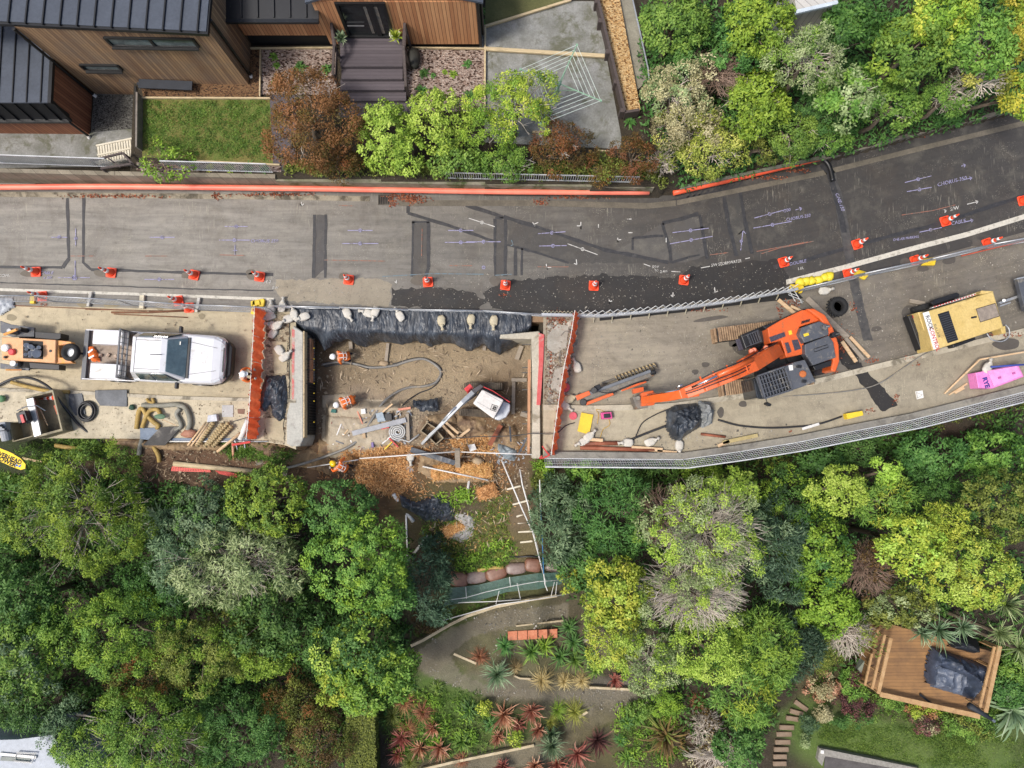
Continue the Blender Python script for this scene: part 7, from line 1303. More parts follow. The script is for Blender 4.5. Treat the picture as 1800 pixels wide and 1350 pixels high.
# ---- timber, pipes, plates: one call each
tim = M('sawn_timber', 'C9A77E', 'DABF9A', sc=4, stretch=(1, 5, 5), dirt='8C6E50'); rust = M('rusty_pipe', '8A4B34', 'A96A4E', sc=3, dirt='5A3528', bump=.3); wpipe = M('white_pvc', 'D6D4CE', 'E6E4E0', sc=3, rough=.4, dirt='9A9488', dlo=.6, bump=.05); gwood = M('grey_plank', '8B7F6E', 'A4998A', sc=4, stretch=(1, 5, 5), bump=.2); darkst = M('dark_plate', '3F444B', '5E636A', sc=2.5, dirt='8E8C88', dlo=.58, rough=.5)
def bars(kind, lab, a_, c_, w, h, m, cat=None, grp=None, rnd=False, bv=.006):
 A = G(*a_, h/2+.01) if len(a_) == 2 else P(*a_); B = G(*c_, h/2+.01) if len(c_) == 2 else P(*c_); b = MB()
 (b.cyl(A, B, w/2, 10) if rnd else b.bar(A, B, w, h)); return tag(b.build(kind, m, bev=0 if rnd else bv, smooth=rnd), lab, cat or kind.replace('_', ' '), grp)
y_ = .1
for a in [('plank', 'long grey plank angled behind the excavator counterweight', (1418, 524, .15), (1490, 594, .15), .22, .06, gwood), ('plank', 'timber plank lying on leaves beside the trench end', (1368, 527, .06), (1398, 552, .06), .14, .06, tim), ('plank', 'short timber off the trench end next to the plank', (1390, 538, .05), (1408, 546, .05), .1, .05, tim), ('plank', 'pale plank leftmost in the stack behind the excavator', (1480, 600, .14), (1505, 636, .14), .14, .05, tim), ('plank', 'pale plank in middle of the stack behind the excavator', (1486, 594, .2), (1518, 632, .2), .14, .05, gwood), ('plank', 'pale plank rightmost in the stack behind the excavator', (1494, 592, .14), (1528, 628, .14), .12, .05, tim), ('plank', 'small block in front of the compressor wheel', (1599, 529, .08), (1625, 534, .08), .16, .1, gwood),
  ('lath', 'long pale lath reaching from footpath to the pink bin', (1660, 692, .12), (1722, 632, .5), .06, .05, tim), ('lath', 'pale lath along the top of the pink bin', (1722, 632, .5), (1810, 617, .5), .06, .05, tim), ('plank', 'short wood block beside the lath foot', (1678, 690, .14), (1694, 681, .14), .12, .06, tim), ('plank', 'thin timber next to the lath foot at rail', (1668, 694, .13), (1700, 674, .13), .06, .05, tim),
  ('timber_post', 'yellowish round post sticking out over the left slope', (382, 794, .2), (424, 760, .4), .11, .11, tim, None, None, True), ('post', 'tall copper coloured pole of the scaffold over red mesh', (409, 778, .3), (413, 856, -1.2), .09, .09, M('copper_pole', 'B98062', 'C99A7C'), None, None, True), ('scaffold_tube', 'left galvanised scaffold tube by the copper pole', (413, 774, .3), (430, 838, -1.2), .05, .05, galv, None, None, True), ('scaffold_tube', 'right galvanised scaffold tube by the copper pole', (429, 775, .3), (436, 822, -1.1), .05, .05, galv, None, None, True),
  ('log', 'long peeled log lying above the red mesh on left slope', (308, 815), (452, 829), .2, .2, M('peeled_log', 'B3A07C', 'C9B896', stretch=(1, 5, 5)), None, None, True), ('white_pipe', 'fat white pipe leaning on the left orange barrier', (422, 772, .3), (436, 738, .5), .2, .2, wpipe, 'pipe', None, True), ('white_pipe', 'thick white pipe on the slope left of the black sheet', (692, 868), (727, 916), .16, .16, wpipe, 'pipe', None, True), ('white_pipe', 'upright white pipe on the slope right of black sheet', (825, 842), (817, 902), .11, .11, wpipe, 'pipe', None, True), ('white_pipe', 'long thin white pipe dropping into the dark gap', (714, 905), (717, 990), .07, .07, wpipe, 'pipe', None, True), ('white_pipe', 'short fallen white pipe left of the dark blue green shrub', (753, 941), (728, 972), .12, .12, wpipe, 'pipe', None, True),
  ('white_pole', 'long white pole lying over the straw below the pit', (632, 806, -1.0), (800, 794, -.8), .05, .05, wpipe, 'pole', None, True), ('white_pole', 'white pole continuing right to the pit wall corner', (800, 794, -.8), (935, 799, 0), .045, .045, wpipe, 'pole', None, True), ('white_pole', 'white pole across the straw roll with a clamp at its end', (743, 820, -1.2), (858, 844, -1.3), .06, .06, wpipe, 'pole', None, True), ('white_pole', 'thin pale pole from the grey hose to the pit clutter at left', (540, 822, -.9), (630, 808, -1.0), .04, .04, wpipe, 'pole', None, True),
  ('steel_beam', 'dark steel beam lying between the straw and white pole', (722, 790, -1.05), (800, 814, -1.2), .2, .12, darkst), ('plank', 'upright weathered post stump at the end of dark beam', (804, 790, -.6), (805, 820, -1.3), .2, .14, gwood), ('plank', 'grey timber standing between white coil and grey rods', (716, 727, -.9), (718, 774, -.95), .13, .1, gwood), ('plank', 'pink marked timber under the bending worker', (628, 722, -1.0), (638, 747, -1.0), .05, .04, M('pink_timber', 'D08A70')), ('plank', 'orange tipped timber above the tool pile', (662, 733, -.95), (690, 710, -.9), .07, .05, tim), ('plank', 'short pale timber left of the black bundle', (700, 720, -.95), (722, 717, -.95), .09, .05, M('pink_timber', 'D08A70')),
  ('steel_channel', 'long grey steel channel across the tool pile', (620, 762, -1.0), (714, 738, -.85), .2, .14, M('channel_steel', '85878C', '9D9FA4', rough=.5)), ('plank', 'twin timber leaning under the mini excavator arm, upper', (784, 743, -1.2), (806, 762, -1.2), .1, .06, tim), ('plank', 'twin timber leaning under the mini excavator arm, lower', (778, 748, -1.2), (800, 770, -1.2), .1, .06, tim), ('plank', 'timber crossing right of the twin timbers', (803, 772, -1.15), (826, 754, -1.15), .1, .06, tim), ('rusty_beam', 'dark rusty steel beam leaning near the right pit wall', (861, 782, -1.0), (880, 748, -1.3), .18, .14, rust), ('dark_post', 'dark thin post standing right of the rusty beam', (898, 776, -.9), (896, 750, -1.2), .07, .07, darkst), ('dark_post', 'dark slanted post in the corner by the pit wall', (910, 800, -.6), (926, 770, -.6), .07, .07, darkst),
  ('plank', 'grey timber lying behind the mini excavator', (903, 672, -1.4), (902, 728, -1.4), .14, .1, gwood), ('plank', 'short grey timber across the top of the long one', (899, 668, -1.35), (926, 668, -1.35), .14, .08, gwood), ('plank', 'grey timber near the top right of the pit', (908, 632, -1.4), (917, 608, -1.4), .18, .08, gwood), ('plank', 'small timber near the lower right pit wall', (915, 727, -1.35), (928, 731, -1.35), .18, .1, gwood), ('plank', 'upright timber batten under the black sheet, left one', (616, 600, -1.4), (617, 614, -1.45), .15, .06, gwood), ('plank', 'timber batten running down from black sheet to a stone', (682, 603, -1.45), (678, 640, -1.5), .13, .05, gwood), ('plank', 'short batten under the right part of black sheet', (852, 605, -1.4), (851, 616, -1.45), .14, .06, gwood),
  ('rusty_pipe', 'upper rusty pipe lying along the rail', (1020, 780, .18), (1088, 779, .18), .16, .16, rust, 'pipe', None, True), ('rusty_pipe', 'lower long rusty pipe lying along the rail', (1020, 787, .16), (1150, 791, .16), .16, .16, rust, 'pipe', None, True), ('plank', 'timber beside lower rusty pipe, right end', (1110, 787, .2), (1165, 791, .2), .16, .05, tim), ('plank', 'pale timber end touching the white sandbag at rail', (1155, 793, .2), (1190, 796, .2), .12, .05, tim), ('plank', 'loose pinkish timber above upper rusty pipe', (1030, 772, .25), (1060, 774, .25), .12, .04, tim), ('rusty_pipe', 'rusty bracket bar right of the black heap', (1232, 763, .16), (1275, 768, .16), .1, .1, rust, 'pipe', None, True), ('plank', 'yellow muddy plank along the rail', (1270, 778, .2), (1332, 765, .2), .14, .05, M('muddy_plank', 'A09060', 'B9A878')), ('plank', 'flat timber at the rail between black sheet and plank', (1262, 784, .2), (1282, 775, .2), .12, .05, tim),
  ('white_board', 'white board lying at the rail end of dark hose', (1410, 754, .16), (1440, 745, .16), .1, .03, wpipe), ('steel_rod', 'black rod sticking from the left orange barrier', (410, 741, .2), (433, 734, .2), .03, .03, mblk), ('pole', 'long white pole edge at the left footpath end', (290, 776, .12), (470, 776, .12), .05, .05, wpipe, None, None, True),
  ('plank', 'grey board half buried on the left slope', (450, 814), (500, 804), .2, .04, gwood), ('plank', 'grey broken board pile beside the grey hose', (470, 830), (505, 832), .25, .04, gwood), ('black_tube', 'black ribbed tube lying below the plates', (160, 755), (212, 768), .06, .06, hsb, 'pipe', None, True), ('bamboo', 'upper pale cane lying over the left slope', (200, 788), (248, 825), .03, .03, tim, 'cane', None, True), ('bamboo', 'lower pale cane lying over the left slope', (205, 794), (246, 828), .03, .03, tim, 'cane', None, True), ('plank', 'thin timber behind the yellow power flag', (40, 805), (75, 812), .08, .04, tim)]: bars(*a[:7], *(a[7:]))
for k, (x0, y0, x1, y1) in enumerate([(330, 783, 362, 742), (336, 784, 366, 744), (344, 782, 366, 750)]): bars('timber_pole', ['left', 'middle', 'right'][k]+' brown pole of the bundle at the footpath end', (x0, y0, .15+.03*k), (x1, y1, .2+.03*k), .07, .07, tim, 'pole', None, True)
ropem = M('coir', 'A08A62', 'C0AC82', sc=8, bump=.8)
for k, (x0, y0, x1, y1) in enumerate([(346, 784, 376, 742), (360, 785, 392, 744), (366, 782, 402, 742), (374, 785, 408, 748)]):
 A, B = P(x0, y0, .18), P(x1, y1, .22); b = MB(); n = 40; b.tube([A.lerp(B, i/n) for i in range(n+1)], [.075+.03*math.sin(i*1.7) for i in range(n+1)], 9); tag(b.build('rope_log', ropem, smooth=True), ['first', 'second', 'third', 'fourth'][k]+' thick twisted coir rope from the left near the brown poles', 'rope', 'coir ropes')
hosy = M('tan_fabric', 'A08444', 'BC9F5C', sc=3, bump=.4, dirt='7A6A44'); hosg = M('grey_sleeve', '7C7A6C', '98968A', sc=3, bump=.4)
for k, (pts, r, m, l) in enumerate([([(240, 754), (244, 725), (250, 718), (258, 730), (270, 742), (278, 748), (276, 755)], .085, hosy, 'yellow brown filter sleeve folded left of the green broom'), ([(250, 752), (256, 735), (264, 722), (276, 720), (282, 728)], .08, hosy, 'second yellow brown sleeve looping over the first'), ([(258, 701), (262, 706), (270, 708), (268, 700)], .06, hosy, 'small yellow brown sleeve knot above the grey sleeve'), ([(250, 712), (280, 713), (310, 711), (318, 713)], .095, hosg, 'straight grey filter sleeve on the footpath'), ([(312, 712), (325, 716), (332, 730), (334, 745), (330, 756)], .1, hosg, 'curving grey filter sleeve at right of the yellow ones'), ([(316, 718), (310, 728), (316, 740), (318, 750), (308, 756)], .08, hosg, 'inner curled grey sleeve by the curving sleeve'), ([(20, 672), (50, 680), (90, 688), (122, 689)], .07, hosy, 'flat yellow brown sleeve under the black hose arc')]): hose(l, [(x, y, .14+.04*(k == 1)) for x, y in pts], r, m, name='filter_sleeve', cat='filter sleeve')
for k, (pts, m, l) in enumerate([([(252, 770), (248, 785), (246, 800)], hosg, 'grey sleeve hanging down the slope under the plates'), ([(272, 785), (280, 800), (282, 812)], hosy, 'yellow sleeve hanging down the slope under the plates'), ([(100, 783), (120, 786), (148, 790)], hosy, 'yellow sleeve lying flat near the huge tree'), ([(840, 1002), (855, 998), (885, 996)], hosy, 'yellow sleeve resting on the brown compost bags')]): hose(l, pts, .085, m, name='filter_sleeve', cat='filter sleeve')
def plate(kind, lab, pts, z, m, th=.03, cat=None, grp=None, zb=None): return tag(MB().px(pts, z, z-th if zb is None else zb).build(kind, m, bev=.006), lab, cat or kind.replace('_', ' '), grp)
plate('steel_plate', 'scuffed dark rectangular plate below the rear of the ute', [(167, 686), (223, 685), (223, 715), (176, 713), (167, 700)], .1, darkst); plate('steel_plate', 'dark slate plate under the hose coil', [(120, 693), (144, 691), (150, 728), (132, 730), (121, 712)], .09, darkst); plate('steel_plate', 'blue grey plate under the filter sleeves', [(246, 752), (284, 752), (272, 774), (246, 772)], .1, M('blue_plate', '6A7788', '828E9C')); plate('steel_plate', 'black slanted plate over the footpath edge', [(282, 751), (319, 750), (290, 783), (251, 783)], .2, M('black_plate', '34322F', '4A4744', sc=3, dirt='7A756C')); plate('steel_plate', 'grey plates lying along the left footpath edge', [(296, 770), (440, 770), (440, 777), (296, 777)], .08, M('blue_plate', '6A7788', '828E9C'))
plate('yellow_board', 'yellow board lying on the right footpath', [(1022, 725), (1043, 729), (1036, 764), (1015, 758)], .15, ylw, cat='board'); plate('red_disc', 'round pink red lid beside the yellow board', [(1007.5+7*math.cos(t), 731+7*math.sin(t)) for t in np.linspace(0, 6, 14)], .17, M('pink_red', 'D05A64', bump=0), .08, cat='lid'); plate('red_disc', 'pink lid showing behind the right orange barrier', [(994+8*math.cos(t), 681+8*math.sin(t)) for t in np.linspace(0, 6, 14)], .1, M('pink_red', 'D05A64'), .08, cat='lid')
plate('meter_box', 'square grey hatch cover with a diagonal line left of barrier', [(390, 712), (410, 712), (410, 733), (390, 733)], .075, M('grey_lid', 'A9A8A6', 'BBBAB8'), .02, cat='hatch'); plate('meter_box', 'small brown pit hatch beside the left orange barrier', [(417, 719), (430, 719), (429, 728), (418, 727)], .07, M('brown_lid', '7A5A48'), .02, cat='hatch'); plate('yellow_block', 'yellow plastic block standing at the rail', [(1488, 727), (1516, 722), (1518, 730), (1490, 737)], .4, ylw, .3, cat='block'); plate('sign_plate', 'small white sign with a black triangle outline on footpath', [(1609, 688), (1622, 686), (1624, 699), (1612, 702)], .12, white_t, .02, cat='sign')
q = [P(x, y, .126) for x, y in ((1611, 690), (1621, 694), (1613, 700))]; b = MB(); b.tube(q, .012, 4, closed=True); o = b.build('symbol', mblk); o.parent = bpy.data.objects['sign_plate']
pl = thing('pump', 'small pink and black pump beside the yellow board', 'pump', P(1066, 730, .1)); poly('body', [(1056, 725), (1075, 724), (1077, 736), (1058, 737)], .35, .12, M('pump_pink', 'D0508A', bump=0), pl, .03); poly('motor', [(1061, 728), (1072, 727), (1073, 734), (1062, 735)], .42, .35, mblk, pl)
pb = thing('pink_bin', 'bright pink open tool bin with sloping front standing by the rail', 'bin', P(1755, 662, 0)); pk = M('bin_pink', 'E27CC0', 'EE94CE', sc=1.5, rough=.4, bump=0); poly('body', [(1715, 655), (1790, 641), (1800, 662), (1745, 683), (1720, 682)], .6, .1, pk, pb, .02); poly('lid', [(1736, 652), (1788, 643), (1797, 660), (1748, 680)], .68, .6, M('bin_pink2', 'EE9AD2'), pb, .01)
text3('RYE', P(1727, 664, .606), .24, R(-75), M('text_blue', '3A3488'), 'lettering', pb, offset=.012); b = MB(); [b.box(P(x, y, .7), (.1, .07, .04), rz=R(15)) for x, y in ((1757, 664), (1782, 656))]; b.build('latch', M('bin_dark', 'B85C9C'), pb)
bars('blue_bar', 'blue handled tool lying across the pink bin', (1742, 645, .8), (1812, 640, .8), .07, .07, M('blue_paint', '3A4CA0'), 'tool', None, True)
ty = thing('tyre', 'loose black tractor tyre lying behind the excavator', 'tyre', P(1470, 540, 0)); b = MB(); b.lathe([(.2, .0), (.33, .0), (.37, .06), (.37, .2), (.33, .25), (.2, .25), (.19, .12), (.2, 0)], P(1470, 540, .02), 26); b.build('casing', rub, ty, smooth=True); b = MB(); [b.box(P(1470, 540, .22)+Vector((math.cos(t)*.34, math.sin(t)*.34, 0)), (.1, .05, .08), rz=t+.5) for t in np.linspace(0, 6.28, 18, endpoint=False)]; b.build('tread', rub, ty)
# skip bin on the left
sk = thing('skip_bin', 'muddy open steel skip bin at lower left holding a small grey machine', 'skip bin', P(80, 730, 0)); openbox([(44, 697), (93, 685), (110, 757), (62, 770)], .75, .08, .9, M('skip_steel', '8E8468', 'A59B80', sc=2, dirt='5F5848', dlo=.5), sk, 'bin_shell'); openbox([(14, 742), (64, 738), (70, 764), (22, 777)], .7, .08, .9, M('skip_steel', '8E8468'), sk, 'bin_shell'); MB().px([(46, 702), (58, 699), (72, 764), (60, 768)], .78, .7).build('rim', galv, sk)
rm_ = thing('vibrating_rammer', 'small black and grey powered tool resting on the edge of skip bin', 'power tool', P(45, 730, .7)); b = MB(); b.box(P(43, 733, 1.0), (.35, .4, .3), rz=R(20)); b.cyl(P(36, 724, .95), P(52, 742, 1.0), .1, 10); b.cyl(P(36, 742, .8), P(38, 728, 1.1), .07, 8); b.build('engine', mblk, rm_, bev=.015); b = MB(); b.tube([P(30, 722, 1.1), P(45, 715, 1.2), P(65, 713, 1.1), P(80, 722, 1.0)], .018, 5); b.build('handle', steel, rm_); b = MB(); b.box(P(40, 736, 1.18), (.1, .3, .06), rz=R(20)); b.build('cover', redl, rm_)
m2_ = thing('grey_machine', 'grey machine part cut by the left edge below skip bin', 'machine', P(8, 760, .3)); b = MB(); b.cyl(P(8, 757, .8), P(12, 775, .75), .16, 12); b.box(P(5, 750, .8), (.4, .3, .3), rz=R(10)); b.build('housing', M('housing_grey', '8C9096', 'A5A8AC'), m2_, bev=.02); b = MB(); [b.cyl(P(2+4*i, 748+3*i, .95), P(2+4*i, 748+3*i, 1.05), .05, 8) for i in range(4)]; b.build('fitting', mblk, m2_)
bars('shovel', 'wooden handled shovel inside the skip bin', (70, 718, .5), (84, 748, .5), .04, .04, tim, 'shovel', None, True); bars('orange_tool', 'orange handled tool beside the skip bin', (98, 712, .2), (104, 728, .2), .12, .1, org, 'tool'); plate('blue_tray', 'small blue container right of the skip bin', [(109, 725), (116, 724), (117, 735), (110, 735)], .2, M('blue_plastic', '4A90B0'), .12, cat='container');
def heap(kind, lab, x, y, d, m, z=None, seed=1, cat=None, grp=None, amp=.2): g = G(x, y) if z is None else P(x, y, z); b = MB(); b.blob(g+Vector((0, 0, d[2]*.6)), d, amp=amp, seed=seed, freq=1.6); return tag(b.build(kind, m, smooth=True), lab, cat or kind.replace('_', ' '), grp)
heap('green_bucket', 'green rounded tub at the left edge above skip bin', 5, 701, (.15, .14, .12), M('green_plastic', '5E8A60'), .1, amp=.03, cat='tub'); heap('green_sack', 'small dark green bundle right of the grey plate', 233, 716, (.12, .11, .08), M('green_dark', '2C4A38'), .08); heap('boulder', 'reddish boulder at the footpath end by the brown poles', 334, 762, (.3, .17, .13), M('red_stone', '9A6A52', 'B5826A', bump=.6), .05, 4); bm_ = thing('broom', 'green broom with a pale handle above the black slanted plate', 'broom', P(281, 732, .2)); MB().blob(P(281, 732, .24), (.22, .1, .05), amp=.1).build('head', M('green_broom', '5C7A5E'), bm_); MB().cyl(P(284, 737, .28), P(310, 748, .2), .015, 6).build('handle', tim, bm_)
heap('boulder', 'pale boulder on the slope by the straw roll', 840, 812, (.25, .22, .15), M('stone', '9A8468', 'B5A184', bump=.7), None, 7); heap('boulder', 'flat stone at the end of batten in the pit', 675, 639, (.18, .12, .06), M('stone', '9A8468'), -1.5, 8); tag(MB().px([(365, 730), (380, 728), (382, 740), (364, 742)], .3, .08).build('cardboard_box', M('box_white', 'D0D0D2', 'A9AEB8', sc=6), bev=.01), 'white and blue carton behind the coir ropes', 'box')
# big yellow flag
fg = thing('banner_flag', 'yellow feather flag reading overhead power at the left edge', 'flag', P(46, 830, -1.2)); fz = 1.2; outline = [(-30, 782), (0, 788), (20, 796), (36, 806), (45, 816), (44, 824), (36, 826), (20, 820), (0, 811), (-30, 800)]; MB().px(outline, fz, fz-.015).build('cloth', M('flag_yellow', 'F0C92C', var=.04, bump=.1), fg); b = MB(); b.tube(bez([P(46, 832, -1.0), P(46.5, 822, .1), P(40, 807, fz), P(20, 794, fz+.01), P(0, 786.5, fz+.01), P(-30, 780.5, fz)], 5), .012, 5); b.build('pole', mblk, fg)
text3('OVERHEAD', P(-11, 797.5, fz+.004), .225, R(-22), M('text_black', '1C1A18', bump=0), 'lettering', fg, sx=.92, offset=.008); text3('POWER', P(-8, 807, fz+.004), .225, R(-22), M('text_black', '1C1A18'), 'lettering', fg, sx=1, offset=.008); b = MB(); b.px([(26, 820), (29, 815), (32, 819), (38, 816), (35, 822), (31, 819.5)], fz+.006, fz+.002); b.build('emblem', M('emblem_blue', '2A6FC0', bump=0), fg)
# red tape and safety mesh
rmsh = N('red_mesh'); rmsh.set(lin('D0483C'), .5); rmsh = rmsh.m
def netting(kind, lab, pts, m, cell=.09, w=.03, cat='safety mesh', z=None):
 q = [G(*p, .12) if z is None else P(*p, z) for p in pts]; b = MB(); A, B, C_, D = q; nu = int((B-A).length/cell); nv = max(3, int((D-A).length/cell))
 for i in range(nu+1): t = i/nu; b.bar(A.lerp(B, t), D.lerp(C_, t), w, .008)
 for j in range(nv+1): t = j/nv; b.bar(A.lerp(D, t)+Vector((0, 0, .006)), B.lerp(C_, t)+Vector((0, 0, .006)), w, .008)
 return tag(b.build(kind, m), lab, cat)
netting('safety_mesh', 'left piece of red safety mesh under the peeled log', [(306, 820), (370, 822), (372, 829), (304, 827)], rmsh); netting('safety_mesh', 'right sagging piece of red safety mesh below the grey hose', [(378, 824), (446, 840), (440, 844), (388, 832)], rmsh)
tp = M('red_tape', 'C43A34', bump=0); b = MB()
for a_, c_ in (((953, 784), (962, 796)), ((962, 796), (966, 800)), ((955, 805), (948, 806)), ((966, 800), (955, 805)), ((948, 806), (953, 801))): b.bar(P(*a_, .4), P(*c_, .4), .05, .03)
tag(b.build('warning_tape', tp), 'red tape knotted at the lower end of the right orange barrier', 'tape'); b = MB(); b.bar(P(408, 782, .3), P(440, 777, .3), .08, .03); tag(b.build('warning_tape', tp), 'red tape tied round the scaffold poles', 'tape')
# ============================================================ SLOPE, LOWER GARDEN, DECK
def stones(name, polys, n, s, m, seed, dz=.01, zfix=None, kind='stuff'):
 r = np.random.default_rng(seed); V, Fc, T_ = [], [], []; cnt = 0
 while cnt < n:
  q = polys[r.integers(len(polys))]; xs = [a for a, b in q]; ys = [b for a, b in q]; x, y = r.uniform(min(xs), max(xs)), r.uniform(min(ys), max(ys)); ins = False
  for i in range(len(q)):
   (x1, y1), (x2, y2) = q[i], q[(i+1) % len(q)]
   if (y1 > y) != (y2 > y) and x < (x2-x1)*(y-y1)/(y2-y1)+x1: ins = not ins
  if not ins: continue
  g = G(x, y, dz) if zfix is None else P(x, y, zfix); k = s*r.lognormal(0, .45); b = len(V); cnt += 1; a = r.uniform(0, 3)
  for dx, dy, dz_ in ((1, .1, 0), (0, .7, .1), (-1, 0, 0), (.1, -.8, -.1), (0, 0, .6), (0, 0, -.5)): V.append((g.x+k*(dx*math.cos(a)-dy*math.sin(a)), g.y+k*(dx*math.sin(a)+dy*math.cos(a)), g.z+k*dz_))
  t = r.random()
  for f in ((0, 1, 4), (1, 2, 4), (2, 3, 4), (3, 0, 4)): Fc.append([b+f[0], b+f[1], b+f[2]]); T_.append(t)
 o = npmesh(name, np.array(V), np.array(Fc), m, attr=np.array(T_)); return tag(o, kind=kind)
def tonemat(nm, lo, hi): a = N(nm); at = a.n('Attribute', attribute_name='tone'); a.set(a.mix(at.outputs['Fac'], lin(lo), lin(hi)), .9); return a.m
gm, gm2 = tonemat('grit_tan', '5E5040', 'A89A80'), tonemat('grit_grey', '4E4A44', 'A9A498')
PITP = [(555, 605), (925, 612), (925, 800), (560, 800)]
stones('gravel', [PITP], 2600, .022, gm, 1); stones('gravel', [[(560, 690), (930, 720), (930, 860), (560, 840)]], 1500, .03, gm, 2); stones('gravel', [[(200, 760), (520, 790), (560, 850), (300, 850)], [(720, 820), (930, 830), (920, 1000), (760, 960)]], 1300, .022, gm, 3)
stones('gravel', [[(963, 565), (1018, 560), (1000, 700), (963, 712)]], 700, .04, gm2, 4, zfix=.02); stones('gravel', [[(1030, 570), (1300, 545), (1500, 640), (1280, 695), (1040, 712)], [(1430, 520), (1800, 430), (1800, 570), (1500, 640)]], 1500, .016, gm2, 5, zfix=.01); stones('gravel', [[(0, 540), (515, 552), (515, 700), (0, 680)], [(0, 700), (510, 710), (500, 770), (0, 765)]], 1300, .016, gm, 6, zfix=.065)
stones('gravel', [[(500, 495), (1390, 460), (1390, 500), (1050, 545), (500, 540)]], 1300, .014, gm2, 7, zfix=.015); stones('gravel', [[(850, 575), (1250, 560), (1250, 800), (960, 800)]], 500, .02, gm2, 8, zfix=.105) if 0 else None
stones('gravel', [[(1020, 770), (1480, 740), (1440, 760), (1200, 800), (970, 800)]], 400, .02, gm2, 9, zfix=.1); stones('gravel', [[(730, 1110), (900, 1050), (1000, 1070), (960, 1120), (820, 1210), (1140, 1210), (1100, 1250), (960, 1250), (760, 1200)]], 1200, .02, gm2, 10)
def sticks(polys, n, seed, L, m, nm='debris'):
 global straw_m
 o = straw(polys, n, seed, h=.08, name=nm, LL=L, mm=m); return o
# straw
strawm = leafmat('straw', '8A5F34', 'C8935A', 'E8BE86', .1, .8)
def straw(polys, n, seed, lab=None, h=.06, kind='stuff', name='straw', LL=(.17, .022), mm=None):
 r = np.random.default_rng(seed); C_ = []
 while len(C_) < n:
  q = polys[r.integers(len(polys))]; xs = [a for a, b in q]; ys = [b for a, b in q]; x, y = r.uniform(min(xs), max(xs)), r.uniform(min(ys), max(ys)); ins = False
  for i in range(len(q)):
   (x1, y1), (x2, y2) = q[i], q[(i+1) % len(q)]
   if (y1 > y) != (y2 > y) and x < (x2-x1)*(y-y1)/(y2-y1)+x1: ins = not ins
  if ins: g = G(x, y); C_.append((g.x, g.y, g.z+r.uniform(0, h)))
 c = np.array(C_); v, f, t = leaves(c, np.tile([0, 0, .4], (n, 1)), LL[0], LL[1], r, r.uniform(0, 1, n), 2.5); return tag(npmesh(name, v, f, mm or strawm, attr=t), lab, kind=kind)
straw([[(640, 800), (690, 795), (725, 815), (722, 850), (700, 875), (660, 862), (625, 845), (628, 815)], [(600, 790), (700, 782), (760, 790), (700, 806), (600, 812)]], 5200, 1, h=.12); straw([[(790, 770), (870, 765), (930, 790), (900, 800), (800, 796)]], 1400, 2); straw([[(560, 780), (800, 770), (900, 800), (890, 860), (700, 880), (560, 850)]], 1500, 3); straw([[(730, 880), (900, 860), (910, 980), (780, 980)]], 700, 4)
bale = M('straw_bale', 'A9713E', 'D9A468', sc=9, bump=1, bsc=30, dirt='7A5230', dlo=.6)
def strawroll(lab, a_, c_, w, seed):
 A, B = G(*a_, .1), G(*c_, .1); c = (A+B)/2; L = (B-A).length; t = thing('straw_roll', lab, 'straw bale', c, 0, 'straw rolls'); b = MB(); b.blob(c, (L/2, w/2, .17), rz=math.atan2(B.y-A.y, B.x-A.x), amp=.06, seed=seed, sq=.6, sub=3, freq=4); b.build('roll', bale, t, smooth=True)
 r = np.random.default_rng(seed); n = int(L*1000); rz = math.atan2(B.y-A.y, B.x-A.x); u, v_ = r.uniform(-.95, .95, n), r.uniform(-.95, .95, n); z = .17*np.clip(1-np.abs(u)**4-np.abs(v_)**3, 0, 1)+.02; px_, py_ = u*L/2, v_*w/2
 q = np.stack([c.x+px_*math.cos(rz)-py_*math.sin(rz), c.y+px_*math.sin(rz)+py_*math.cos(rz), c.z+z], 1); v, f, tt = leaves(q, np.tile([0, 0, .4], (n, 1)), .13, .02, r, r.uniform(0, 1, n), 2); npmesh('loose_straw', v, f, strawm, t, attr=tt)
strawroll('left straw roll under the white clamp pole', (758, 832), (800, 826), .62, 1); strawroll('right straw roll under the end of white clamp pole', (800, 826), (866, 828), .62, 2); strawroll('straw roll alone on the grass right of white pipe', (840, 870), (874, 858), .52, 3); strawroll('straw roll resting on the pale grey fabric sheet', (783, 934), (816, 917), .46, 4)
# steps with rails down the slope
stp = thing('garden_steps', 'narrow earth steps with pale timber risers and long white rails', 'steps', G(920, 920)); zz = zoomer(700, 850, 4.5)
for a_, c_ in (((860, 45), (968, 18)), ((905, 165), (1032, 130)), ((935, 260), (1032, 226)), ((945, 310), (1046, 298)), ((948, 380), (1056, 376)), ((964, 462), (1062, 454))): A, B = G(*zz(*a_)[0], .05), G(*zz(*c_)[0], .05); B.z = A.z; b = MB(); b.bar(A, B, .07, .16); b.build('riser', M('pale_timber', 'CFC6AE'), stp, bev=.006)
def raised(pts, h): return [G(x, y, h) for x, y in pts]
for pts, h in ((zz(820, -190, 900, 0, 980, 190, 1058, 360, 1110, 560, 1140, 680), .8), (zz(960, -120, 980, 0, 1028, 170, 1070, 390, 1102, 500), .8)): b = MB(); b.tube(raised(pts, h), .028, 6); b.build('rail', wpipe, stp, smooth=True)
b = MB();
for x, y in zz(900, 0, 1028, 170, 1102, 530): g = G(x, y, .8); b.cyl(g, (g.x, g.y, g.z-.9), .024, 6)
b.build('post', galv, stp);
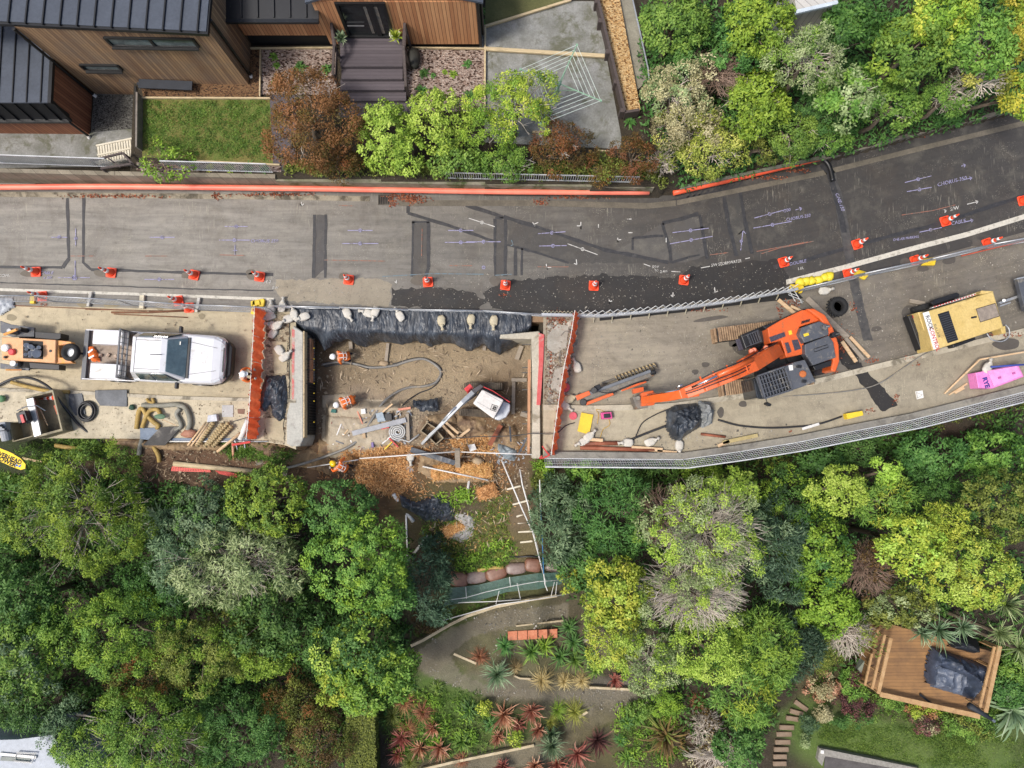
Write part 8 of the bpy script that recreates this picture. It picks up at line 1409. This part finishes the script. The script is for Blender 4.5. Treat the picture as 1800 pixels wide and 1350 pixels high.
for lab, pts, m in (('white upper part of the long rope above the steps', zz(1112, -40, 1114, 60, 1120, 190), wpipe), ('blue lower part of the long rope beside the steps', zz(1120, 190, 1132, 400, 1138, 560, 1143, 680), M('blue_rope', '3F78A8', bump=0)), ('white rope tail tied below the blue rope', zz(1143, 680, 1152, 760, 1172, 812), wpipe)): b = MB(); b.tube(raised(pts, .9), .022, 5); tag(b.build('rope', m), lab, 'rope', 'ropes by the steps')
hose('black pipe lying across the foot of the steps', zz(700, 520, 770, 560, 860, 572, 960, 578, 1060, 575, 1200, 584), .035, hsb); bars('stake', 'thin stake leaning right of the white rails', zz(1045, 190)[0], zz(1082, 270)[0], .03, .03, tim)
sackm = M('compost_bag', '6E4A38', '8C6450', sc=4, rough=.45, bump=.4, dirt='A07E66', dlo=.55)
for k, (x, y, rx, ry, a_) in enumerate([(807, 1016, 17, 14, -8), (838, 1013, 18, 11, 10), (873, 1006, 20, 12, 18), (907, 998, 18, 10, 5), (937, 992, 15, 12, -5), (976, 995, 19, 9, -3)]): g = G(x, y, .12); b = MB(); b.blob((0, 0, 0), (rx*mpp(g.z), ry*mpp(g.z), .17), amp=.06, seed=k, sq=.6, sub=3, freq=3); o = b.build('compost_bag', M('compost_bag2', '7C6A62', '93827A', sc=4, rough=.45, dirt='6E4A38', dlo=.5) if k in (1, 3, 5) else sackm, world=False, smooth=True); o.location = g; o.rotation_euler = (0, 0, R(a_)); tag(o, ['first', 'second', 'third', 'fourth', 'fifth', 'sixth'][k]+' brown bag from the left in the curved row above green netting', 'bag', 'compost bags')
nf = thing('netting_fence', 'green netting fence with thin white rails below the brown bags', 'fence', G(890, 1040));
for pts, h, r_ in ((zz(355, 905, 540, 880, 700, 835, 890, 792, 1100, 755, 1320, 740), .55, .014), (zz(480, 925, 760, 915, 970, 900), .4, .02), (zz(345, 1070, 560, 1010, 800, 940, 1100, 900, 1350, 855), .35, .022)): b = MB(); b.tube(raised(pts, h), r_, 6); b.build('rail', wpipe, nf, smooth=True)
for x, y, x2, y2 in ((540, 800, 545, 890), (880, 720, 888, 800), (940, 770, 965, 890), (800, 830, 775, 935), (1250, 760, 1240, 860), (1230, 760, 1205, 870), (1155, 730, 1160, 775)): b = MB(); b.cyl(G(*zz(x, y)[0], .5), G(*zz(x2, y2)[0], .45), .013, 5); b.build('post', wpipe, nf)
netm = leafmat('netting', '3E5E50', '55786A', '789A88', .4); r = np.random.default_rng(5); b = MB(); tp_, bt_ = raised(zz(420, 815, 640, 790, 860, 735, 1100, 700, 1320, 690), .35), raised(zz(360, 960, 640, 920, 860, 850, 1100, 830, 1290, 790), .1)
for i in range(4):
 for k in range(26): b.bar(tp_[i].lerp(tp_[i+1], k/26), bt_[i].lerp(bt_[i+1], k/26), .018, .006)
 for j in range(13): b.bar(tp_[i].lerp(bt_[i], j/12)+Vector((0, 0, .007)), tp_[i+1].lerp(bt_[i+1], j/12)+Vector((0, 0, .007)), .018, .006)
b.build('netting', M('net_green', '4A6B60', '64867A', bump=0, rough=.5), nf)
plate('pond_liner', 'blue green plastic trough behind the netting fence', zz(920, 870, 1100, 800, 1290, 770, 1290, 800, 1110, 840, 950, 880), -3.1, M('teal_plastic', '2F6E70', '3F8486', bump=0), .08, 'trough') if 0 else None
def gline(kind, lab, pts, w, h, m, cat='garden edging', grp='timber edgings in the lower garden'):
 b = MB(); q = [G(x, y, h*.4) for x, y in pts]
 for i in range(len(q)-1): b.bar(q[i], q[i+1]+(q[i+1]-q[i]).normalized()*.03, w, h-.002*i)
 return tag(b.build(kind, m, bev=.006), lab, cat, grp)
et = M('edging_pale', 'B09F7E', 'C9BA9A', sc=4, bump=.2, dirt='7E7258'); z6 = zoomer(660, 1080, 3.4615)
gline('timber_edging', 'long curved board wall between the netting and gravel path', [(724, 1132), (745, 1122), (790, 1096), (822, 1080), (870, 1064), (930, 1052), (975, 1045)], .12, .35, et); gline('timber_edging', 'short board above the terracotta pavers', z6(855, 66, 1135, 34), .07, .15, et); gline('timber_edging', 'board left of the orange tussock', z6(478, 235, 610, 292), .1, .15, et); gline('timber_edging', 'thin edging under the pale tussocks', z6(845, 370, 880, 385, 940, 388), .07, .12, et)
gline('timber_edging', 'board behind the red plant at the path bend', z6(1300, 438, 1560, 450), .1, .18, et); gline('timber_edging', 'long board under the lowest red plants', z6(280, 935, 460, 892, 960, 788), .11, .2, et); gline('timber_edging', 'short grey board end by yellow green grass', z6(1235, 620, 1285, 588), .1, .15, et); gline('black_pipe', 'thin black pipe standing by the green trees at bottom', [(1287, 1255), (1300, 1300)], .05, .05, hsb, 'pipe', None)
terr = M('terracotta', 'B96A48', 'D08A66', sc=5, bump=.2, dirt='8E5A42')
for k in range(5): x = 901+k*17.6; plate('terracotta_paver', ['leftmost', 'second', 'middle', 'fourth', 'rightmost'][k]+' terracotta paver in the row by the gravel path', [(x-8.3, 1110-k*.9), (x+8.3, 1109-k*.9), (x+8.5, 1125-k*.9), (x-8, 1126-k*.9)], G(x, 1117).z+.07, terr, .05, 'paver', 'terracotta pavers')
# plants of the lower garden
al = dict(n=64, w=.06, kind='aloe'); DIR = lambda x, y: ('%s of the %s' % ('left' if x < 850 else 'right', 'garden'))
for k, (x, y, r_, m, l) in enumerate([(885, 1256, 26, 'pink', 'large pink orange spiky plant in the middle next to the yellow flowers'), (934, 1249, 22, 'pink', 'orange pink spiky plant right of the large one'), (911, 1273, 15, 'rosy', 'small crimson spiky plant between two pink ones'), (875, 1294, 15, 'pink', 'small orange spiky plant under the large pink one'), (946, 1282, 15, 'pink', 'orange spiky plant left of the lower blue rosette'), (706, 1296, 20, 'rosy', 'red spiky plant at left beside the copper tussocks'), (738, 1314, 17, 'pink', 'orange brown spiky plant above the long board'),
  (773, 1314, 23, 'pink', 'full pink spiky plant above the long board'), (760, 1279, 16, 'pink', 'pale orange spiky plant under copper tussock'), (699, 1326, 15, 'rosy', 'red and green spiky plant at lower left'), (1050, 1300, 28, 'purp', 'dark purple red spiky plant at the path edge'), (1015, 1324, 24, 'rosy', 'bright red spiky plant right of lower blue rosette'), (979, 1341, 18, 'rosy', 'red spiky plant cut by the bottom edge'), (940, 1345, 18, 'pink', 'pinkish spiky plant at the bottom edge centre'), (883, 1346, 17, 'rosy', 'red spiky plant at bottom edge left of centre'), (1081, 1194, 15, 'rosy', 'red spiky plant peeping below the lime tree'), (1126, 1213, 12, 'purp', 'small purple spiky plant on the path end')]): rosette('spiky_plant', l, x, y, r_, m, grp='red spiky plants', **al)
rosette('yucca', 'large blue green spherical rosette beside the path', 874, 1177, 30, 'yucca', n=150, w=.04, kind='yucca', stem=.5); rosette('yucca', 'blue green rosette at the bottom between red plants', 968, 1303, 26, 'yucca', n=130, w=.04, kind='yucca', stem=.4); rosette('yucca', 'darker green rosette just above the lower blue one', 967, 1284, 20, 'blue', n=90, w=.035, kind='yucca', stem=.3)
for k, (x, y, r_, m, l) in enumerate([(843, 1153, 19, 'cop', 'orange brown tussock left of the blue rosette'), (952, 1194, 24, 'tan', 'largest pale tan tussock over the path edge'), (992, 1196, 18, 'tan', 'pale tussock second from the largest tan one'), (1022, 1196, 18, 'tan', 'right pale tussock of the tan row'), (712, 1232, 26, 'cop', 'copper tussock at top left of the lower bed'), (744, 1250, 24, 'cop', 'copper tussock right of the top left one'), (718, 1279, 22, 'cop', 'copper tussock above the red plants'), (690, 1256, 24, 'olive', 'olive tussock against the hedge'), (721, 1338, 22, 'olive', 'olive tussock at the bottom left end of board'), (905, 1172, 14, 'tan', 'small brown tussock right of blue rosette'), (1226, 1235, 18, 'cop', 'golden tussock under the big lime trees'), (1010, 1250, 26, 'yolive', 'yellow green tussock by the grey board end'), (980, 1246, 26, 'moss', 'green tussock left of the yellow green one'),
  (967, 1268, 18, 'yolive', 'small yellow tussock above the dark rosette'), (812, 1335, 16, 'cop', 'small copper tuft near the long board')]): rosette('tussock', l, x, y, r_, m, n=170, w=.016, kind='tuss', cat='grass tuft', grp='tussocks')
for k, (x, y, r_, m, l) in enumerate([(888, 1134, 20, 'deep', 'green strap plant above the large blue rosette'), (935, 1144, 26, 'grass', 'green strap clump in front of the pavers'), (958, 1134, 22, 'moss', 'yellowish strap clump under the right pavers'), (985, 1152, 26, 'deep', 'green strap clump left of the dense row'), (1008, 1128, 24, 'deep', 'green strap clump beside the right paver'), (1010, 1158, 24, 'grass', 'leafy strap clump in the dense row'), (1034, 1150, 24, 'deep', 'strap clump under the lime tree edge'), (1046, 1176, 20, 'grass', 'lowest strap clump by the red plant'), (1000, 1102, 22, 'deep', 'upper strap clump beside short board'),
  (825, 1246, 24, 'deep', 'dark green strap plant left of yellow flowers'), (813, 1302, 24, 'grass', 'green strap plant right of full pink plant'), (862, 1272, 16, 'deep', 'small strap plant under the yellow flowers'), (721, 1204, 15, 'deep', 'small dark strap plant at the tree edge'), (770, 1208, 14, 'grass', 'small grassy plant on the path edge'), (1102, 1268, 16, 'deep', 'small strap plant right of purple plant'), (1122, 1262, 16, 'grass', 'small grassy plant near the dark flax'), (1090, 1300, 14, 'deep', 'tiny strap plant beside purple plant'), (1102, 1330, 20, 'grass', 'grassy strap plant at bottom right of the garden')]): rosette('strap_plant', l, x, y, r_, m, n=60, w=.04, kind='flax', grp='green strap plants')
rosette('flax', 'big dark olive flax beside the bare twigs', 1170, 1292, 44, 'brown', n=80, w=.07, kind='flax'); rosette('flax', 'olive bronze flax leaves over the dark flax', 1166, 1284, 38, 'olive', n=40, w=.06, kind='flax'); rosette('flax', 'pale grey green flax beside the round dense tree', 282, 905, 44, 'yucca', n=34, w=.06, kind='flax', z=-1.2); rosette('flax', 'yellow green flax under the power flag', 12, 868, 46, 'sage', n=30, w=.06, kind='flax', z=-2.2); rosette('flax', 'pale blue green flax at the deck corner', 1775, 1245, 56, 'yucca', n=60, w=.09, kind='flax')
for x, y, r_, z, l in ((1648, 1108, 34, -1.2, 'cabbage tree head hanging over the deck'), (1690, 1102, 26, -1.4, 'smaller cabbage tree head right of the first one'), (1765, 1062, 34, -.8, 'cabbage tree head at the right edge, uppermost'), (1755, 1112, 28, -1.2, 'cabbage tree head in the right group, middle'), (1790, 1140, 34, -1.0, 'cabbage tree head at the right edge, lowest'), (1620, 1112, 26, -1.6, 'cabbage tree head lowest left over the deck')): g = P(x, y, z); zb = hz(g.x, g.y); t = thing('cabbage_tree', l, 'cabbage tree', (g.x, g.y, zb), 0, 'cabbage trees'); o = rosette('crown', None, x, y, r_, 'yucca' if x < 1700 else 'sage', n=70, w=.05, kind='yucca', z=z); o.parent = t; o.location = g-Vector((g.x, g.y, zb)); [o.pop(k, None) for k in ('category', 'group')]; MB().cyl((g.x, g.y, zb-.1), g, .09, 8).build('trunk', barkm, t)
for x, y, l in ((851, 1246, 'yellow flowering clump beside the large pink plant'), (908, 1298, 'yellow flowering clump under the crimson plant')): g = G(x, y, .35); tree('flower_clump', l, x, y, 7, 'sparse', 'gold', g.z, cat='flowers', rz=.12, trunk=False, grp='yellow flowers')
BD = [('grey green lavender shrub beside the sleeper steps', 1424, 1270, 14, 'fine', 'blue', {}), ('pale variegated small bush by the sleeper steps', 1408, 1300, 10, 'fine', 'sage', {}), ('pink flowering shrub left of the deck', 1445, 1205, 26, 'fine', 'straw', dict(mat2='pink')), ('glossy green shrub below the deck corner', 1495, 1205, 24, 'long', 'green', {}), ('dark red low shrub in the lawn border', 1505, 1240, 34, 'fine', 'purp', dict(ry=22)), ('green border shrub with white flowers by the lawn', 1500, 1265, 34, 'fine', 'deep', dict(ry=14)), ('green shrub along the deck front, left', 1565, 1225, 30, 'fine', 'green', dict(ry=16)), ('yellow orange low bush along the deck front', 1620, 1245, 34, 'fine', 'gold', dict(ry=14, mat2='cop')),
 ('pale brown shrub at the lawn border centre', 1625, 1270, 24, 'fine', 'straw', dict(ry=18, mat2='purp')), ('wide green border shrub under the flax', 1700, 1275, 50, 'fine', 'green', dict(ry=24, mat2='olive')), ('dark green shrub right of the umbrella', 1770, 1205, 44, 'broad', 'deep', dict(ry=30)), ('green shrub behind the deck at right', 1785, 1180, 30, 'broad', 'green', {}), ('pale yellow tuft at lawn border left', 1447, 1252, 14, 'fine', 'straw', {}), ('brown bare shrub at the bottom between trees', 1238, 1280, 34, 'sparse', 'brown', dict(bare=90, dens=.5)), ('pale tangled bare shrub at the bottom edge', 1260, 1325, 56, 'sparse', 'straw', dict(bare=150, dens=.25, ry=30)), ('rosy brown shrub behind the black tarred deck post', 1500, 1185, 18, 'fine', 'purp', {}),
 ('green shrub in the gap above the lawn steps', 1362, 1196, 12, 'broad', 'green', {}), ('dark low shrub at bottom left of the netting fence', 745, 1090, 22, 'fine', 'brown', {}), ('olive low shrub under the lime tree by path end', 1170, 1235, 30, 'fine', 'moss', {}), ('green low shrub along the path end', 1130, 1245, 22, 'broad', 'green', dict(ry=14))]
for l, x, y, r_, kd, mt, kw in BD: g = G(x, y, .35); tree('shrub', l, x, y, r_, kd, mt, g.z, cat='shrub', grp='small shrubs of the lower gardens', rz=.35, trunk=False, **kw)
# small plants in the mulch beds by the entry
for x, y, r_, m, l in ((528, 118, 15, 'deep', 'dark strap plant in middle of the left mulch bed'), (575, 122, 13, 'deep', 'dark strap plant close to the stair rail'), (482, 100, 10, 'green', 'light green plant at top left of the mulch bed'), (512, 142, 8, 'rust', 'orange leaved plant in the left mulch bed'), (487, 116, 8, 'green', 'small green plant under the light one'), (482, 147, 7, 'deep', 'tiny dark plant near the mulch edge'), (745, 130, 12, 'deep', 'green plant beside the dark boulder'), (762, 134, 7, 'deep', 'small round plant right of boulder plant'), (797, 132, 10, 'moss', 'yellowish plant in the middle of the right bed'), (822, 114, 10, 'deep', 'green plant at the upper right of the bed'), (742, 160, 15, 'deep', 'dark strap plant above the short boardwalk'), (765, 160, 9, 'grass', 'small plant next to the dark strap plant'), (826, 170, 14, 'deep', 'dark strap plant at right bottom of the bed'), (782, 128, 7, 'moss', 'tiny yellow plant in the right bed'),
  (845, 20, 10, 'deep', 'dark plants at the house corner, upper'), (846, 40, 9, 'deep', 'dark plant at the house corner, lower'), (370, 296, 9, 'gold', 'yellow green tuft left in the fence strip'), (405, 297, 11, 'moss', 'green yellow tuft second in the fence strip'), (438, 295, 13, 'deep', 'largest dark tuft in the fence strip'), (466, 298, 10, 'deep', 'dark tuft at right end of the fence strip'), (1107, 215, 14, 'deep', 'broad green plant at the foot of wood chip bed')): rosette('small_plant', l, x, y, r_, m, n=46, w=.045, kind='flax', grp='small plants of the upper garden')
for x, y, m, l, pm in ((601, 70, 'yucca', 'green spiky plant in a grey pot left of the door', M('pot_grey', '4C4E50', bump=0)), (696, 68, 'gold', 'yellow green spiky plant in a white pot right of the door', white_t)): g = P(x, y, 1.9); t = thing('potted_plant', l, 'potted plant', (g.x, g.y, 1.9), 0, 'potted plants at the door'); b = MB(); b.lathe([(.13, 0), (.19, .3), (.2, .32), (.17, .32), (.16, .26)], g, 18); b.build('pot', pm, t); o = rosette('leaves', None, x, y-2, 15, m, n=60, w=.05, kind='yucca', z=2.3); o.parent = t; o.location = o.location-Vector((g.x, g.y, 1.9)); [o.pop(k, None) for k in ('category', 'group')]
heap('boulder', 'smooth dark boulder beside the right stair rail', 728, 106, (.26, .42, .25), M('dark_stone', '2C2C28', '3C3C36', bump=.2), 1.15, 5, amp=.05)
# ---- timber deck
zd = zoomer(1320, 1000, 3.75); DZ = -3.5; dk = thing('timber_deck', 'warm brown timber deck with rails surrounded by cabbage trees', 'deck', P(1640, 1170, DZ)); dkm = boards('deck_boards', '7A5A3A', '9C7548', pitch=.14, gap=.06, tones=.35, dirt='5A4432', axis=1)
b = MB(); b.px(zd(855, 345, 1300, 470, 1650, 560, 1560, 900, 1510, 975, 850, 822, 745, 765), DZ, DZ-.95); b.build('floor', dkm, dk, bev=.01); rt = M('rail_timber', 'A98458', 'C2A074', sc=4, bump=.1, dirt='8A6A48')
for k, (a_, c_, h, w) in enumerate([((882, 432), (797, 792), .9, .1), ((922, 455), (838, 822), 1.0, .14), ((797, 558), (750, 768), .5, .08), ((1640, 508), (1546, 945), 1.0, .16), ((1605, 512), (1505, 920), .9, .1), ((852, 826), (1508, 972), .35, .2), ((836, 400), (822, 458), .5, .08)]): A, B = P(*zd(*a_)[0], DZ+h), P(*zd(*c_)[0], DZ+h); b = MB(); b.bar(A, B, w, .07); [b.cyl(A.lerp(B, t), (A.lerp(B, t).x, A.lerp(B, t).y, DZ), .04, 6) for t in ((.02, .33, .66, .98) if h > .6 else (.02, .98))]; b.build('handrail', rt, dk)
covm = M('cover_navy', '2C3440', '465064', sc=1.5, rough=.45, bump=.4, bsc=8, dirt='6B7688', dlo=.56); fs = thing('covered_sofa', 'outdoor corner sofa under a dark blue grey cover on the timber deck', 'covered furniture', P(1680, 1185, DZ))
def cov(nm, pts, h, m, sd_): o = crumple(nm, None, None, pts, DZ, h, m, sd_, sc=1.1, flatz=DZ, res=.04); o.parent = fs; o.location = -fs.location
cov('back_cover', zd(1225, 530, 1590, 655, 1560, 745, 1480, 880, 1415, 850, 1440, 730, 1245, 650, 1240, 700, 1225, 785, 1180, 770, 1195, 600), .95, covm, 3); cov('seat_cover', zd(1215, 600, 1560, 700, 1500, 780, 1480, 872, 1380, 838, 1200, 785), .42, M('cover_pale', '4A5260', '667082', sc=1.5, rough=.45, bump=.3, bsc=8), 4)
crumple('grill_cover', 'barbecue under a black cover at the back of the timber deck', 'covered barbecue', zd(1368, 447, 1533, 482, 1508, 577, 1336, 530), DZ, 1.0, M('cover_black', '1E2126', '2C3138', rough=.5), 6, sc=.8, flatz=DZ)
um = thing('closed_umbrella', 'closed dark umbrella lying across the deck corner rail', 'umbrella', P(1725, 1255, DZ)); b = MB(); b.cyl(P(*zd(1440, 900)[0], DZ+1.1), P(*zd(1585, 990)[0], DZ+.9), .13, 10, r2=.07); b.build('canopy', M('umbrella_cloth', '20242B', '2F353E'), um, smooth=True); b = MB(); b.cyl(P(*zd(1585, 990)[0], DZ+.9), P(*zd(1605, 1005)[0], DZ+.88), .06, 8); b.build('cap', steel, um); bars('tool', 'black thin tool lying on the deck front board', (*zd(1112, 826)[0], DZ+.1), (*zd(1190, 888)[0], DZ+.1), .08, .05, mblk)
# sleeper steps, stone patio
slm = M('sleeper', '7A6652', '94806A', sc=4, bump=.4, dirt='5A4A3A')
for k, (x, y, w, a_) in enumerate([(326, 898, 96, -35), (296, 942, 84, -16), (268, 982, 78, -8), (232, 1040, 92, -2), (214, 1084, 96, 0), (206, 1136, 96, 0), (196, 1184, 92, 0), (188, 1232, 84, 0), (186, 1278, 84, 0)]): px_, py_ = zd(x, y)[0]; g = G(px_, py_, .05); o = MB().box((0, 0, 0), (w/3.75*mpp(g.z), .2, .12)).build('sleeper', slm, bev=.012, world=False); o.location = g; o.rotation_euler = (0, 0, R(a_)); tag(o, ['topmost', 'second', 'third', 'fourth', 'fifth', 'sixth', 'seventh', 'eighth', 'lowest'][k]+' timber sleeper of the curved garden steps', 'step', 'sleeper steps')
pz = G(1500, 1335).z+.3; b = MB(); b.px(zd(440, 1260, 455, 1183, 500, 1190, 1110, 1315, 1110, 1345, 490, 1235, 470, 1300), pz, pz-.6); tag(b.build('stone_wall', M('pebble_wall', '7E7A72', 'A09C92', sc=12, bump=.8, bsc=40), bev=.01), 'low pebbled wall around the dark patio at bottom', 'wall'); b = MB(); b.px(zd(490, 1232, 1110, 1344, 1110, 1420, 470, 1420), pz-.2, pz-.4); pv = b.build('patio', M('slate_patio', '4A4644', '5E5A58', sc=3, bump=.3, rough=.6)); tag(pv, kind='structure'); plate('vent_cover', 'small white square vent on the wall corner', zd(462, 1195, 482, 1197, 482, 1220, 460, 1218), pz+.06, white_t, .05, 'vent')
b = MB(); b.px(zd(765, 590, 780, 595, 745, 720, 705, 660), -3.9, -4.3); tag(b.build('side_step', M('grey_boards', '7E8478', '96A090'), bev=.01), 'grey board step against the left side of the deck', 'step')
# hedge, white roof, pale roof
hd_ = G(635, 1300); hg = thing('hedge', 'clipped yellow green hedge with straight sides at the bottom', 'hedge', hd_); z1 = hd_.z+1.3; MB().px([(612, 1245), (655, 1240), (660, 1400), (612, 1400)], z1-.08, hd_.z-.3).build('hedge_core', LM['olive'], hg); r = np.random.default_rng(3); n = 9000; q = []
c4 = [P(x, y, z1) for x, y in ((610, 1243), (657, 1238), (662, 1400), (610, 1400))]
for i in range(n): u, v = r.random(), r.random(); p = c4[0].lerp(c4[1], u).lerp(c4[3].lerp(c4[2], u), v); q.append((p.x, p.y, p.z+r.normal(0, .03)-.05)) if i % 3 else q.append((p.x+(c4[1].x-p.x if u > .5 else c4[0].x-p.x), p.y, z1-r.uniform(0, 1)))
v, f, t_ = leaves(np.array(q), np.tile([0, 0, 1.], (n, 1)), .08, .045, r, r.uniform(.2, .9, n), .9); npmesh('foliage', v, f, LM['olive'], hg, attr=t_)
hw = thing('white_roof_house', 'corner of a pale roofed house with a skylight at bottom left', 'house', P(40, 1330, -2.5)); b = MB(); b.px([(-60, 1302), (30, 1300), (92, 1292), (106, 1312), (125, 1352), (135, 1420), (-60, 1420)], -1.6, -4.6); b.build('roof', M('pale_roof', '98A0AA', 'A4ABB5', sc=.6, bump=0, rough=.5), hw); b = MB(); b.tube([P(x, y, -1.5) for x, y in ((30, 1323), (63, 1325), (56, 1341), (24, 1338))], .03, 4, closed=True); b.bar(P(0, 1325, -1.55), P(64, 1331, -1.55), .1, .05); sk_ = b.build('skylight', white_t, hw); MB().px([(2, 1330), (54, 1333), (52, 1340), (0, 1337)], -1.57, -1.59).build('pane', glass, sk_)
hr = thing('pale_roof_shed', 'corner of a pale boarded roof among the trees at top', 'shed', P(1430, 5, 2)); b = MB(); b.px([(1392, -40), (1470, -40), (1471, 4), (1400, 20)], 4.6, 2.0); b.build('roof', boards('pale_roof_boards', 'A9A6A0', 'C4C0B8', pitch=.3, gap=.05, tones=.3), hr); b = MB(); b.bar(P(1398, 22, 4.62), P(1472, 5, 4.62), .12, .1); b.build('gutter', M('pale_gutter', 'C2CCD4', bump=0), hr)
# ---- more things in the pit
for a in [('red_case', 'red and black tool case under the grey channel', [(668, 745), (682, 742), (684, 752), (670, 755)], redl), ('black_crate', 'black crate behind the white coil', [(676, 728), (688, 727), (689, 738), (678, 740)], mblk), ('white_can', 'white container near the bending worker', [(634, 719), (642, 718), (643, 727), (635, 728)], wpipe), ('blue_bundle', 'blue grey wrapped bundle above the channel', [(660, 727), (672, 724), (678, 740), (664, 742)], M('bundle_grey', '8A97A0', 'B0BCC4', sc=6)), ('green_tool', 'small teal tool on the dusty sheet', [(583, 719), (591, 720), (590, 726), (581, 725)], M('teal', '2E6A62')), ('white_bag', 'white paper litter on straw below the pit', [(822, 782), (834, 780), (838, 790), (826, 794)], wpipe), ('brown_block', 'brown block on the dusty sheet', [(637, 762), (642, 761), (643, 770), (638, 771)], M('tan_block', 'B59A78')), ('purple_can', 'purple grey can at the bench edge', [(652, 778), (656, 777), (657, 786), (653, 787)], M('purple', '7C6C98'))]: z = G(*a[2][0]).z+.2; plate(a[0], a[1], a[2], z, a[3], .2)
for k in range(8): x = 734+k*2.6; bars('steel_rod', ['first', 'second', 'third', 'fourth', 'fifth', 'sixth', 'seventh', 'eighth'][k]+' grey rod from the left under the black bundle', (x, 728, -1.25), (731+k*2.9+random.uniform(-2, 2), 755+random.uniform(-4, 5), -1.25), .03, .03, M('rod_grey', '6E7074', bump=0), 'steel rod', 'grey rods in the pit')
for k, (x0, y0, x1, y1, m) in enumerate([(592, 765, 600, 745, wpipe), (598, 772, 612, 755, tim), (590, 775, 604, 780, M('rod_grey', '6E7074')), (612, 762, 618, 778, wpipe), (672, 780, 688, 766, wpipe), (684, 770, 700, 786, redl), (676, 790, 690, 776, ylw)]): bars('hand_tool', ['white tube left of others on the sheet', 'timber handle on the dusty sheet', 'dark rod end on the dusty sheet', 'short white tube beside the hose', 'pale handle below the channel', 'red strip beside the white coil', 'yellow green stake below the coil'][k], (x0, y0, -1.0), (x1, y1, -1.0), .05, .04, m, 'tool')
undergrowth('grass', '', [[(255, 178), (472, 178), (472, 280), (255, 270)]], 1100, 'grass', seed=12, L=.07, Wd=.018, clr=.1, nl=16, lift=.03)
undergrowth('grass', '', [[(1440, 1270), (1560, 1275), (1800, 1300), (1800, 1350), (1640, 1345), (1440, 1300)]], 1500, 'grass', seed=13, L=.08, Wd=.02, clr=.13, nl=16, lift=.01)
undergrowth('weeds', '', [[(750, 885), (900, 880), (900, 990), (800, 1000), (750, 950)], [(945, 815), (975, 850), (960, 900), (935, 850)]], 260, 'olive', seed=14, L=.1, Wd=.05, clr=.12, nl=20, lift=.03)
sticks([[(570, 700), (800, 700), (920, 740), (925, 800), (600, 800)], [(700, 800), (930, 805), (920, 860), (760, 850)], [(560, 610), (920, 610), (920, 700), (560, 690)], [(740, 860), (900, 860), (900, 960), (760, 950)]], 700, 31, (.3, .035), tonemat('debris_tone', '4E4034', 'C8B498')); sticks([[(640, 725), (720, 720), (720, 790), (640, 790)], [(860, 770), (930, 770), (930, 815), (870, 815)]], 260, 32, (.2, .06), tonemat('debris_cool', '3C4046', 'BFC3C6')); sticks([[(200, 770), (520, 795), (540, 860), (260, 850)]], 260, 33, (.3, .03), tonemat('debris_brown', '3E2E22', '9A8468')); sticks([[(580, 735), (640, 730), (640, 790), (580, 790)]], 60, 34, (.22, .06), tonemat('debris_mix', '7A4A3A', 'E0DCD4'))
undergrowth('grass', '', [[(110, 755), (240, 790), (250, 830), (150, 800)], [(400, 782), (520, 797), (500, 812), (400, 800)], [(0, 830), (60, 840), (60, 870), (0, 870)]], 420, 'grass', seed=15, L=.16, Wd=.03, clr=.12, nl=16, lift=.02)
undergrowth('fern', '', [[(800, 970), (900, 940), (910, 990), (800, 1005)], [(940, 810), (965, 812), (960, 850)], [(760, 880), (800, 860), (830, 870), (800, 890)], [(1080, 1240), (1200, 1240), (1180, 1340), (1090, 1340)], [(690, 1200), (800, 1220), (860, 1300), (700, 1340)]], 150, 'moss', seed=16, L=.16, Wd=.05, clr=.2, nl=30, lift=.03)
soilm = M('loose_soil', '8A7254', 'A68E6C', sc=5, bump=1, dirt='6A5440', dlo=.5)
for k, pts in enumerate(([(180, 768), (300, 778), (440, 780), (440, 790), (300, 792), (180, 780)], [(430, 775), (520, 788), (545, 800), (535, 830), (500, 822), (440, 792)], [(540, 770), (560, 775), (562, 840), (535, 830)], [(800, 722), (850, 732), (852, 762), (820, 772), (795, 750)], [(850, 760), (905, 745), (915, 790), (870, 795)], [(740, 730), (790, 722), (800, 745), (760, 752)], [(730, 800), (800, 815), (860, 850), (760, 858), (722, 830)])): tag(crumple('soil_heap', None, None, pts, 0, .22, soilm, 40+k, sc=1.6), kind='stuff')
